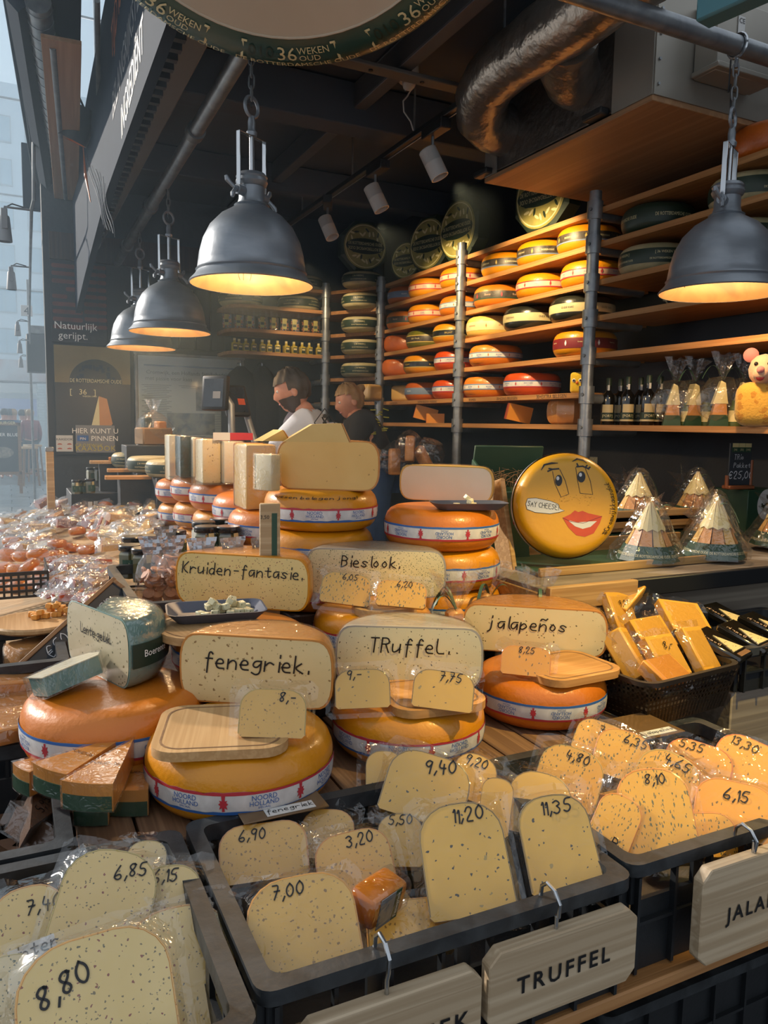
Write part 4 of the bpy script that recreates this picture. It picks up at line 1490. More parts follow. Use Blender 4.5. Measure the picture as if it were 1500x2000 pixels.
# corner bay and back-wall bay
cA, cB = Vector((SX, 5.75)), Vector((POSTS[3][0] + 0.03, 6.22))
for i, z in enumerate(LEV[:6]):
    shelf_board([(cA.x, cA.y), (SX + D_, 5.75), (SX + D_, 6.62), (cB.x, 6.62), (cB.x, cB.y)], z, '%s angled shelf board in the corner bay' % ORD[i], 'wood_shelf_x')
for i, z in enumerate(LEV[:4]):
    x0, x1 = 1.62, POSTS[3][0] - 0.03
    poly = [(x0 + 0.14, 6.2), (x1, 6.2), (x1, 6.62), (x0, 6.62), (x0, 6.36), (x0 + 0.03, 6.27), (x0 + 0.08, 6.22)]
    shelf_board(poly, z, '%s round-ended shelf board on the back wall' % ORD[i], 'wood_shelf_x')

# wheels on the wall shelves: (bay, level of board, pixel x, kind, radius)
ROWS = [
    ('A', 1, [(797, 'greyband'), (842, 'jong'), (905, 'jong')]), ('A', 2, [(795, 'brownband'), (842, 'jong'), (905, 'belegen')]), ('A', 3, [(790, 'plain'), (835, 'olive'), (893, 'briljant')]),
    ('A', 4, [(790, 'plain'), (836, 'briljant'), (895, 'jong_red')]), ('A', 5, [(835, 'greyband'), (893, 'jong_red')]),
    ('B', 1, [(988, 'darkband'), (1058, 'darkband'), (1142, 'darkband')]), ('B', 2, [(978, 'brownband'), (1060, 'jong'), (1150, 'jong')]), ('B', 3, [(962, 'creamband'), (1042, 'black'), (1136, 'black')]),
    ('B', 4, [(972, 'belegen'), (1145, 'redband')]), ('B', 5, [(960, 'belegen'), (1045, 'jong_red')]),
    ('C', 1, [(1272, 'greendark'), (1445, 'green')]), ('C', 2, [(1272, 'green'), (1440, 'green')]), ('C', 0, [(1480, 'plain')]),
]
NTH = ['first', 'second', 'third']
for b, lev, lst in ROWS:
    for k, (px, kind) in enumerate(lst):
        y = ax(px, 700, SX + 0.17).y
        q_ = wheel(kind, (SX + 0.168 + random.uniform(-0.015, 0.01), y, LEV[lev] + 0.0005), '%s %s from left on %s board, %s' % (LOOK[kind], NTH[k], ORD[lev], BN[b]), rz=random.uniform(0, 6.28), R=0.175 if kind != 'black' else 0.18, group='wheels on the wall shelves')
        q_.scale.z *= 1.12
for i in range(5):
    p = (cA + cB) / 2 + Vector((0.13, 0.16))
    p = ad(704, 640, 6.35)
    wheel('green', (p.x + 0.02, p.y + 0.02, LEV[i] + 0.0005), 'cream wheel with wide green band on %s board of corner bay' % ORD[i], rz=i * 1.3, R=0.17, group='green banded wheels in the corner bay')
for px, lev, n_ in ((470, 1, 'left'), (583, 1, 'right'), (590, 0, 'upper')):
    p = ay(px, 600, 6.4)
    wheel('green', (p.x, 6.4, LEV[lev] + 0.0005), '%s cream wheel with green band behind the big pendant lamp' % n_, rz=px, R=0.18, group='green banded wheels on the back wall')

# upright printed wheels on the top boards
def make_upright():
    t = thing('boxed_cheese', 'x', 'cheese')
    T = Matrix.Translation((0, 0, 0.2)) @ Matrix.Rotation(PI / 2, 4, 'X')
    n = 8
    MB().lathe([(0, -0.06), (0.19, -0.06), (0.215, -0.045), (0.215, 0.045), (0.19, 0.06), (0, 0.06)], 8, T=T @ Matrix.Rotation(PI / 8, 4, 'Z')).build('box', 'band_green', t, 20)
    f = MB().lathe([(0, 0.064), (0.175, 0.064), (0.18, 0.06)], 40, T=T).build('round_label', 'label_olive', t)
    MB().lathe([(0.163, 0.0652), (0.169, 0.0652)], 40, T=T).build('ring', 'print_cream', f)
    rn = random.Random(11)
    for k in range(26):
        a = k / 26 * 6.28
        if abs(math.sin(a)) < 0.35:
            continue
        r = rn.uniform(0.09, 0.15)
        T2 = T @ Matrix.Translation((r * math.cos(a), r * math.sin(a), 0.0645)) @ Matrix.Rotation(rn.uniform(0, 3), 4, 'Z')
        MB().prism([(0.022 * math.cos(q), 0.008 * math.sin(q)) for q in [2 * PI * i / 8 for i in range(8)]], 0, 0.001, T=T2).build('printed_wave', 'print_cream' if k % 3 else 'band_green', f, 0)
    for k, s in ((0, 1), (1, -1)):
        pass
    el = [(0.165 * math.cos(q), 0.062 * math.sin(q)) for q in [2 * PI * i / 28 for i in range(28)]]
    MB().prism(el, 0.0645, 0.0665, T=T).build('oval', 'band_green', f, 0)
    for v, fl in ((0.008, 1), (-0.008, -1)):
        tx = font_text('DE ROTTERDAMSCHE OUDE', 0.034, sx=0.66)
        lay(([(u * fl, vv * fl + v) for u, vv in tx[0]], tx[1]), lambda u, v_: T @ Vector((u, v_, 0.0672))).build('lettering', 'print_cream', f, 0)
    return t


mat('label_olive', 'a39a55', 0.5, col2='7d7742', nscale=9, contrast=1.4)
UPR = Proto(make_upright)
for (px, py, X, rzz, s, lab) in ((812, 505, 2.93, rad(-64), 0.75, 'small round green boxed cheese standing at the far end of the top board'), (860, 470, 2.93, rad(-74), 1.0, 'second round green boxed cheese on the top board, in shade'),
                            (922, 432, 2.93, rad(-83), 1.05, 'brightly lit round green boxed cheese on the top board'), (1085, 395, 2.93, rad(-80), 1.05, 'round green boxed cheese partly hidden by the ventilation box')):
    p = ax(px, py, X)
    UPR.at((X - 0.06, p.y, LEV[0] + 0.008), rz=rzz, label=lab, group='upright boxed cheeses', scale=s)
p = ad(704, 640, 6.35)
UPR.at((p.x + 0.02, p.y + 0.02, LEV[0] + 0.12), rz=rad(-6), label='round green boxed cheese standing on the corner bay top wheel', group='upright boxed cheeses', scale=1.0)
p = ax(790, 510, 3.05)


# loose cuts on the lower boards
def wedge_mesh(L, a, h, m, name='paste'):
    pts = [(0, 0)] + [(L * math.cos(-a / 2 + a * i / 6), L * math.sin(-a / 2 + a * i / 6)) for i in range(7)]
    return MB().prism(pts, 0, h).mesh(name, m, 30)


def rind_strip(L, a, h, m):
    mb = MB()
    ins, out = L + 0.0002, L + 0.003
    pts = [(ins * math.cos(-a / 2 + a * i / 6), ins * math.sin(-a / 2 + a * i / 6)) for i in range(7)] + [(out * math.cos(a / 2 - a * i / 6), out * math.sin(a / 2 - a * i / 6)) for i in range(7)]
    return mb.prism(pts, 0, h).mesh('rind', m, 30)


def wedge(loc, rz, L, a, h, m, mr, label, group=None, rot=None, name='cheese_wedge'):
    t = thing(name, label, 'cheese', loc, rz, group, rot)
    put('paste', wedge_mesh(L, a, h, m), t)
    put('rind', rind_strip(L, a, h, mr), t)
    return t


wedge((2.9, ax(850, 815, 2.9).y, LEV[6]), 2.4, 0.17, 0.5, 0.10, 'paste_amber', 'wax_red', 'tall red rinded cheese wedge on the lowest board near the corner', rot=(0, -0.25, 2.4))
wedge((2.88, ax(868, 820, 2.88).y, LEV[6]), 2.0, 0.14, 0.6, 0.07, 'paste_amber', 'wax_red', 'short orange wedge leaning by the middle shelf post')
wedge((2.9, ax(1035, 815, 2.9).y, LEV[6]), 2.6, 0.16, 0.7, 0.10, 'paste_amber', 'wax_red', 'orange cheese wedge with red rind below the golden wheels', rot=(0, -0.2, 2.6))
t = thing('cut_cheese', 'amber film wrapped cheese block on the lowest board by the nearest post', 'cheese', (2.93, ax(1112, 805, 2.93).y, LEV[6]), 0.3)
MB().lathe(superprof(0.13, 0.15, a=0.05), 8, a0=0, a1=2 * PI).build('paste', 'paste_old', t, 20)
MB().lathe(superprof(0.132, 0.152, a=0.05), 8).build('film', 'film', t, 20)
t = thing('cut_cheese', 'pale yellow cut block on the sixth board of the corner-side bay', 'cheese', (2.9, ax(790, 765, 2.9).y, LEV[5]), PI / 2 + 0.3)
MB().bbox((0, 0, 0.065), (0.2, 0.14, 0.13), 0.03, seg=4).build('paste', 'paste_plain', t)
MB().bbox((0, 0, 0.065), (0.204, 0.144, 0.133), 0.03, seg=4).build('film', 'film', t)
t = thing('cut_cheese', 'yellow cut block on a corner shelf behind the woman', 'cheese', (ad(722, 789, 6.2).x, ad(722, 789, 6.2).y, LEV[5] + 0.0665), 0.4)
MB().bbox((0, 0, 0.0), (0.17, 0.14, 0.13), 0.03, seg=4).build('paste', 'paste_plain', t)
MB().bbox((0, 0, 0.0), (0.174, 0.144, 0.133), 0.03, seg=4).build('film', 'film', t)


# ================================================================ cellophane helpers
def blob(rx, ry, rz_, seed, jag=0.12, sub=2, flat_bottom=True):
    """crumpled clear wrapper around something"""
    rn = random.Random(seed)
    bm = bmesh.new()
    bmesh.ops.create_icosphere(bm, subdivisions=sub, radius=1)
    mb = MB()
    vs_ = []
    for v in bm.verts:
        k = 1 + rn.uniform(-jag, jag * 0.6)
        p = Vector((v.co.x * rx * k, v.co.y * ry * k, v.co.z * rz_ * k + rz_))
        if flat_bottom:
            p.z = max(p.z, 0.0)
        vs_.append(p)
    bm.verts.index_update()
    mb.add(vs_, [[v.index for v in f.verts] for f in bm.faces])
    bm.free()
    return mb


def tuft(p, d, L, r0, r1, seed, n=14):
    """gathered fan of cellophane above a tie"""
    rn = random.Random(seed)
    p, d = Vector(p), Vector(d).normalized()
    a_ = d.orthogonal().normalized()
    b_ = d.cross(a_)
    mb = MB()
    vs_, fs = [], []
    for k in range(4):
        q = k / 3
        for i in range(n):
            a = 2 * PI * i / n
            r = (r0 + (r1 - r0) * q) * (1 + (0.45 if i % 2 else -0.35) * q + rn.uniform(-0.15, 0.15) * q)
            l = L * q * (1 + rn.uniform(-0.12, 0.15) * (k == 3))
            vs_.append(p + d * l + (a_ * math.cos(a) + b_ * math.sin(a)) * r)
    for k in range(3):
        for i in range(n):
            j = (i + 1) % n
            fs.append((k * n + i, k * n + j, (k + 1) * n + j, (k + 1) * n + i))
    return mb.add(vs_, fs)


def ribbon(p, seed, s=1.0, n=3):
    rn = random.Random(seed)
    mb = MB()
    for k in range(n):
        a = rn.uniform(0, 6.28)
        L = rn.uniform(0.05, 0.09) * s
        w_ = 0.008 * s
        dx, dy = math.cos(a), math.sin(a)
        vs_, fs = [], []
        for i in range(9):
            q = i / 8
            c = Vector(p) + Vector((dx * L * q, dy * L * q, L * (0.9 * math.sin(q * 2.6) - 0.5 * q)))
            sd = Vector((-dy, dx, 0.4 * math.sin(q * 5))) * w_ / 2
            vs_ += [c + sd, c - sd]
        fs = [(2 * i, 2 * i + 1, 2 * i + 3, 2 * i + 2) for i in range(8)]
        mb.add(vs_, fs)
    return mb


# ================================================================ gift counter on the right
slab_c = thing('gift_counter', 'grey plank counter with black edging carrying the pyramid gift packs', 'counter', (0, 0, 0))
MB().bbox((2.3, 2.28, 1.005), (1.78, 0.96, 0.04), 0.003).build('top', 'wood_grey', slab_c)
MB().bbox((2.47, 1.79, 1.005), (1.45, 0.025, 0.055), 0.003).build('black_edge', 'black_metal', slab_c)
for k in range(5):
    MB().bbox((2.3, 1.86, 0.90 - k * 0.155), (1.75, 0.03, 0.15), 0.004).build('front_plank', 'wood_grey', slab_c)
MB().bbox((1.575, 1.775, 1.0), (0.34, 0.025, 0.07), 0.003).build('warm_board', 'wood_crate', slab_c)
MB().bbox((1.575, 1.78, 0.935), (0.34, 0.02, 0.05), 0.003).build('warm_board', 'wood_crate', slab_c)
MB().bbox((1.42, 2.0, 0.98), (0.03, 0.5, 0.06), 0.003).build('side_board', 'wood_crate', slab_c)
MB().box((2.3, 2.4, 0.5), (1.7, 0.7, 0.95)).build('carcass', 'black_panel', slab_c, 0)


def crate_box(loc, rz, w_, d, h, label, tilt=0.0, lining=True):
    t = thing('wooden_crate', label, 'crate', loc, 0, 'pine display crates', rot=(tilt, 0, rz))
    for i, zz in enumerate((0.02, h - 0.03)):
        MB().bbox((0, -d / 2, zz + 0.02), (w_, 0.014, 0.045), 0.002).build('front_slat', 'wood_crate', t)
    MB().bbox((0, d / 2, h / 2), (w_, 0.014, h), 0.002).build('back_board', 'wood_crate', t)
    for s in (-1, 1):
        MB().bbox((s * w_ / 2, 0, h / 2), (0.014, d, h), 0.002).build('side_board', 'wood_crate', t)
        MB().bbox((s * (w_ / 2 - 0.015), -d / 2 + 0.02, h / 2), (0.025, 0.025, h), 0.002).build('corner_post', 'wood_crate', t)
    MB().box((0, 0, 0.008), (w_ - 0.02, d - 0.02, 0.012)).build('base', 'wood_crate', t, 0)
    if lining:
        MB().box((0, d / 2 - 0.012, h / 2), (w_ - 0.03, 0.004, h - 0.02)).build('green_lining', 'card_green', t, 0)
        MB().box((0, 0, 0.017), (w_ - 0.03, d - 0.03, 0.004)).build('green_lining', 'card_green', t, 0)
    return t


c1_ = ay(1320, 1095, 2.12)
t = thing('display_tray', 'low pine tray with green lining on the gift counter', 'tray', (1.98, 2.1, 1.026))
MB().bbox((0, -0.15, 0.014), (0.95, 0.014, 0.028), 0.002).build('front_rail', 'wood_crate', t)
MB().bbox((0, 0.17, 0.03), (0.95, 0.014, 0.06), 0.002).build('back_rail', 'wood_crate', t)
MB().box((0, 0.01, 0.006), (0.94, 0.3, 0.008)).build('green_lining', 'card_green', t, 0)
MB().bbox((-0.47, 0.03, 0.14), (0.02, 0.09, 0.34), 0.003, T=Matrix.Rotation(-0.3, 4, 'X')).build('end_board', 'wood_crate', t)
MB().box((-0.38, 0.14, 0.13), (0.16, 0.02, 0.24), T=Matrix.Rotation(-0.2, 4, 'X')).build('green_lining', 'card_green', t, 0)
crate_box((2.23, 2.44, 1.09), 0.0, 0.75, 0.26, 0.075, 'raised pine crate holding the rear pyramid packs', 0.0)
o = MB().bbox((0, 0, 0), (0.9, 0.28, 0.055), 0.004).build('riser', 'card_green')
o.location = (2.2, 2.45, 1.057)
tag(o, 'green covered riser under the rear pine crate', 'riser')


def make_pyramid():
    t = thing('pyramid_pack', 'x', 'gift pack')
    R, hh = 0.088, 0.17
    core = MB()
    n = 10
    def ring(z, k=1.0): return [(R * k * (1 - z / hh) + 0.004) * 1.0 for _ in range(1)][0]
    for i in range(n):
        a0, a1 = 2 * PI * i / n + 0.03, 2 * PI * (i + 1) / n - 0.03
        mb = MB()
        vs_ = []
        for z in (0.0, hh):
            r = R * (1 - z / hh) + 0.004
            for a in (a0, a1):
                vs_.append((r * math.cos(a), r * math.sin(a), z))
        vs_ += [(0, 0, 0), (0, 0, hh)]
        mb.add(vs_, [(0, 1, 3, 2), (1, 4, 5, 3), (4, 0, 2, 5), (0, 4, 1), (2, 3, 5)])
        mb.build('cheese_wedge', 'paste_old' if i % 3 else 'paste_plain', t, 20)
    sk = MB().lathe([(R + 0.006, 0.0), (R * 0.74 + 0.007, 0.046)], n).build('green_skirt', 'card_green', t, 20)
    mb = MB()
    for k in range(5):
        a0 = 2 * PI * k / 5
        def fn(u, v, a0=a0):
            q = v / 0.05
            r = (R + 0.007) * (1 - q) + (R * 0.74 + 0.0075) * q
            return ((r + 0.0015) * math.cos(a0 + u / R), (r + 0.0015) * math.sin(a0 + u / R), v)
        lay(([(u, v + 0.016) for u, v in font_text('DE ROTTERDAMSCHE OUDE', 0.011, sx=0.75)[0]], font_text('DE ROTTERDAMSCHE OUDE', 0.011)[1]), fn, mb)
    mb.build('lettering', 'print_cream', sk, 0)
    mb = MB()
    vs_, fs = [], []
    for i in range(n):
        for q, z in ((0, 0.095), (0.5, 0.088), (1, 0.095)):
            a = 2 * PI * (i + q) / n
            r = R * (1 - z / hh) + 0.0075
            vs_.append((r * math.cos(a), r * math.sin(a), z))
        a = 2 * PI * (i + 0.5) / n
        vs_.append((0.004 * math.cos(a), 0.004 * math.sin(a), hh + 0.006))
        o = len(vs_) - 4
        fs += [(o, o + 1, o + 3), (o + 1, o + 2, o + 3)]
    mb.add(vs_, fs)
    mb.build('paper_cone', 'card_cream', t, 10)
    # cellophane with a tied tail
    mb = MB()
    rn = random.Random(4)
    prof = [(R + 0.03, 0.0), (R + 0.025, 0.03), (R * 0.72 + 0.02, 0.07), (R * 0.4 + 0.02, 0.125), (0.03, 0.175), (0.012, 0.19)]
    vs_, fs = [], []
    n2 = 16
    for r, z in prof:
        for i in range(n2):
            a = 2 * PI * i / n2
            k = 1 + rn.uniform(-0.13, 0.1)
            vs_.append((r * k * math.cos(a), r * k * math.sin(a), z))
    for k in range(len(prof) - 1):
        for i in range(n2):
            j = (i + 1) % n2
            fs.append((k * n2 + i, k * n2 + j, (k + 1) * n2 + j, (k + 1) * n2 + i))
    mb.add(vs_, fs).build('cellophane', 'cellophane', t, 10)
    tuft((0.085, 0.05, 0.09), (0.75, 0.2, 0.35), 0.12, 0.012, 0.05, 3).build('cellophane_tail', 'cellophane', t, 10)
    ribbon((0.085, 0.04, 0.10), 5, 1.1, 2).build('ribbon', 'ribbon', t, 40)
    return t


PYR = Proto(make_pyramid)
for px, py, z, Y, lab in ((1248, 945, 1.115, 2.44, 'rear left pyramid gift pack behind the crate rail'), (1362, 945, 1.115, 2.44, 'rear right pyramid gift pack beside the chalkboard'),
                          (1265, 1088, 1.04, 2.03, 'front left pyramid gift pack next to the smiling wheel'), (1392, 1068, 1.04, 2.2, 'pyramid gift pack tucked behind the front right one'),
                          (1392, 1108, 1.04, 1.99, 'front right pyramid gift pack on the black edge'), (1520, 1090, 1.05, 2.05, 'pyramid gift pack cut by the right edge, lower')):
    p = ay(px, py, Y)
    PYR.at((p.x, Y, z), rz=0.35 + 0.1 * (px % 5), label=lab, group='cellophane pyramid gift packs', scale=1.18)

# green logo carton and chalkboard
p = ay(1455, 1010, 2.46)
t = thing('green_carton', 'green carton with a white oval wheel logo beneath the chalkboard', 'box', (p.x + 0.06, 2.46, 1.03))
MB().bbox((0, 0, 0.105), (0.32, 0.18, 0.205), 0.003).build('carton', 'card_green', t)
MB().prism([(0.06 * math.cos(a), 0.07 * math.sin(a)) for a in [2 * PI * i / 24 for i in range(24)]], 0.092, 0.0925, T=Matrix.Translation((-0.04, 0, 0.14)) @ Matrix.Rotation(PI / 2, 4, 'X')).build('oval_logo', 'paper', t, 0)
mb = MB()
rn = random.Random(9)
for k in range(12):
    mb.prism([(0.012 * math.cos(q), 0.005 * math.sin(q)) for q in [2 * PI * i / 7 for i in range(7)]], 0.0935, 0.094,
             T=Matrix.Translation((-0.04 + rn.uniform(-0.035, 0.035), 0, 0.15 + rn.uniform(-0.03, 0.03))) @ Matrix.Rotation(PI / 2, 4, 'X') @ Matrix.Rotation(rn.uniform(0, 3), 4, 'Z'))
mb.build('printed_ship', 'band_green', t, 0)
p = ay(1444, 918, 2.42)
t = thing('chalkboard', 'small chalkboard reading Trio Pakket 25,00 in a brown stand', 'sign', (p.x, 2.42, 1.236), -0.12)
cw, ch = 0.125, 0.19
mat('brown_wood', '8a4f2c', 0.45)
MB().bbox((0, 0, 0.012), (cw + 0.02, 0.05, 0.018), 0.004).build('stand_base', 'brown_wood', t)
for s in (-1, 1):
    MB().cyl((s * (cw / 2 + 0.004), 0, 0.01), (s * (cw / 2 + 0.004), 0, 0.10 + 0.035 * s), 0.009, n=10).build('upright', 'brown_wood', t)
MB().bbox((0, 0.0, 0.02 + ch / 2), (cw, 0.008, ch), 0.002).build('slate', 'slate', t)
for i in range(3):
    b = MB().box((-0.035 + i * 0.036, -0.005, ch - 0.0), (0.035, 0.002, 0.04)).build('printed_strip', 'card_green', t, 0)
    MB().box((0, 0, 0), (0.034, 0.001, 0.018)).build('print', 'card_cream', b, 0).location = (-0.035 + i * 0.036, -0.0066, ch + 0.011)
    words('lettering', 'print_cream', b, font_text(('[36]', '[55]', '[100]')[i], 0.011), (-0.035 + i * 0.036, -0.0068, ch - 0.012), XV, ZV)
for s_, x, z, sz in (('TRio', -0.012, 0.145, 0.022), ('Pakket', 0.008, 0.108, 0.021), ('€25,00', 0.004, 0.062, 0.034)):
    words('chalk_writing', 'chalk', t, hand_text(s_, sz, 0.10), (x, -0.0055, z), XV, ZV)

# port bottles on the lowest board
def make_bottle():
    t = thing('port_bottle', 'x', 'bottle')
    MB().lathe([(0, 0), (0.034, 0), (0.037, 0.004), (0.037, 0.15), (0.033, 0.168), (0.017, 0.19), (0.0145, 0.2), (0.0145, 0.225)], 20).build('glass', 'bottle_black', t)
    MB().lathe([(0.0155, 0.222), (0.0155, 0.262), (0.013, 0.266), (0, 0.266)], 16).build('cap', 'band_green', t)
    lb = MB().lathe([(0.0374, 0.03), (0.0374, 0.07)], 20).build('label', 'band_green', t)
    MB().lathe([(0.0375, 0.07), (0.0375, 0.115)], 20, a0=-PI / 2 - 0.9, a1=-PI / 2 + 0.9).build('label_top', 'label_port', t)
    MB().lathe([(0.0376, 0.022), (0.0376, 0.032)], 20).build('label_foot', 'label_port', t)
    f = lambda u, v: (0.0385 * math.cos(-PI / 2 + u / 0.0385), 0.0385 * math.sin(-PI / 2 + u / 0.0385), v)
    lay(([(u, v + 0.045) for u, v in font_text('[PORT]', 0.02)[0]], font_text('[PORT]', 0.02)[1]), f).build('lettering', 'print_cream', lb, 0)
    MB().box((0, -0.0152, 0.21), (0.012, 0.001, 0.03)).build('seal', 'paper', t, 0)
    return t


BOT = Proto(make_bottle)
for k, px in enumerate((1188, 1207, 1226, 1246, 1266, 1284)):
    X = 2.86 + (0.09 if k % 2 else 0)
    p = ax(px + (4 if k % 2 else 0), 780, X)
    BOT.at((X, p.y, LEV[6]), rz=-0.75 + 0.1 * k, label='dark port bottle with green label, %s from the shelf post' % ['first', 'second', 'third', 'fourth', 'fifth', 'sixth'][k], group='port bottles', scale=0.93)


def make_gift():
    t = thing('gift_bag', 'x', 'gift pack')
    MB().prism([(-0.04, 0), (0.04, 0), (0.018, 0.19), (0.0, 0.2)], -0.03, 0.03, T=Matrix.Rotation(PI / 2, 4, 'X')).build('cheese_wedge', 'paste_old', t, 20)
    MB().prism([(-0.03, 0.1), (0.034, 0.1), (0.019, 0.192), (0.0, 0.202)], -0.032, 0.032, T=Matrix.Rotation(PI / 2, 4, 'X')).build('paper_cone', 'card_cream', t, 20)
    MB().prism([(-0.042, 0), (0.042, 0), (0.036, 0.05), (-0.032, 0.05)], -0.032, 0.032, T=Matrix.Rotation(PI / 2, 4, 'X')).build('green_skirt', 'card_green', t, 20)
    MB().lathe([(0, 0), (0.026, 0), (0.028, 0.01), (0.028, 0.08), (0.018, 0.095), (0.018, 0.115), (0, 0.116)], 14, T=Matrix.Translation((0.07, -0.01, 0))).build('jar', 'sauce_green', t)
    MB().lathe([(0.0285, 0.02), (0.0285, 0.07)], 14, T=Matrix.Translation((0.07, -0.01, 0))).build('jar_label', 'card_cream', t)
    blob(0.10, 0.06, 0.115, 21, 0.14).build('cellophane', 'cellophane', t, 10)
    tuft((0.01, 0, 0.215), (0.05, 0, 1), 0.11, 0.012, 0.045, 8).build('cellophane_tail', 'cellophane', t, 10)
    ribbon((0.01, -0.01, 0.215), 17, 1.1, 2).build('ribbon', 'ribbon', t, 40)
    return t


GIFT = Proto(make_gift)
for px, X, lab in ((1312, 2.87, 'leftmost cellophane gift bag next to the port bottles'), (1350, 2.93, 'middle cellophane gift bag on the lowest shelf board'), (1403, 2.84, 'front cellophane gift bag tied with ribbon above the chalkboard'), (1445, 2.98, 'cellophane gift bag half hidden behind the plush cheese')):
    GIFT.at((X, ax(px, 800, X).y, LEV[6] + 0.001), rz=-1.0 + (px % 7) * 0.1, label=lab, group='cellophane gift bags', scale=0.98)

# plush toys
mat('plush_yellow', 'c9a81e', 0.9, col2='b8960f', nscale=30, sheen=0.3, bump=0.3, bscale=120)
mat('plush_cheese', 'c79838', 0.9, specks=[('b07a24', 22, 0.38, 0.6, S1)], sheen=0.3, bump=0.3, bscale=120)
mat('plush_skin', 'c9a183', 0.9, sheen=0.3, bump=0.2, bscale=120)
mat('plush_pink', 'b5716e', 0.9, sheen=0.3)
X = 2.82
t = thing('plush_cheese_toy', 'small yellow plush cheese with a face on the sixth board', 'toy', (X, ax(1129, 757, X).y, LEV[5]), -0.95)
mb = MB()
mb.bbox((0, 0, 0.058), (0.085, 0.05, 0.115), 0.018, seg=3)
mb.build('body', 'plush_yellow', t, 60)
for s in (-1, 1):
    e = MB().lathe([(0, 0.005), (0.007, 0.004), (0.0105, 0)], 12, T=Matrix.Translation((s * 0.018, -0.025, 0.07)) @ Matrix.Rotation(PI / 2, 4, 'X')).build('eye', 'paper', t)
    MB().lathe([(0, 0.008), (0.004, 0.007), (0.006, 0.004)], 10, T=Matrix.Translation((s * 0.018, -0.025, 0.07)) @ Matrix.Rotation(PI / 2, 4, 'X')).build('pupil', 'ink', e)
MB().lathe([(0, 0.008), (0.006, 0.006), (0.008, 0)], 10, T=Matrix.Translation((0, -0.025, 0.058)) @ Matrix.Rotation(PI / 2, 4, 'X')).build('nose', 'print_orange', t)
X = 2.78
t = thing('plush_mouse', 'plush mouse hugging a spotted yellow cheese at the right edge', 'toy', (X, ax(1487, 826, X).y, LEV[6]), -1.05)
MB().bbox((0, 0, 0.09), (0.2, 0.16, 0.18), 0.05, seg=4).build('cheese_body', 'plush_cheese', t, 60)
hd = MB().lathe([(0, 0.0), (0.035, 0.008), (0.055, 0.035), (0.06, 0.065), (0.05, 0.1), (0.03, 0.12), (0, 0.128)], 22, T=Matrix.Translation((0.0, -0.02, 0.165))).build('head', 'plush_skin', t, 60)
MB().lathe([(0, 0.06), (0.02, 0.055), (0.032, 0.03), (0.036, 0)], 16, T=Matrix.Translation((0.0, -0.06, 0.21)) @ Matrix.Rotation(PI / 2, 4, 'X')).build('snout', 'plush_skin', t, 60)
MB().lathe([(0, 0.016), (0.012, 0.013), (0.016, 0)], 12, T=Matrix.Translation((0.0, -0.112, 0.222)) @ Matrix.Rotation(PI / 2, 4, 'X')).build('nose', 'plush_pink', t, 60)
for s in (-1, 1):
    MB().lathe([(0, 0.012), (0.02, 0.01), (0.03, 0.0), (0.02, -0.006), (0, -0.008)], 16, T=Matrix.Translation((s * 0.055, -0.01, 0.29)) @ Matrix.Rotation(PI / 2, 4, 'X')).build('ear', 'plush_pink', t, 60)
    MB().lathe([(0, 0.006), (0.006, 0.004), (0.008, 0)], 10, T=Matrix.Translation((s * 0.024, -0.072, 0.25)) @ Matrix.Rotation(PI / 2, 4, 'X')).build('eye', 'ink', t, 60)
MB().lathe([(0, 0.004), (0.012, 0.003), (0.016, 0)], 12, T=Matrix.Translation((0.0, -0.112, 0.195)) @ Matrix.Rotation(PI / 2, 4, 'X')).build('mouth', 'band_red', t, 60)

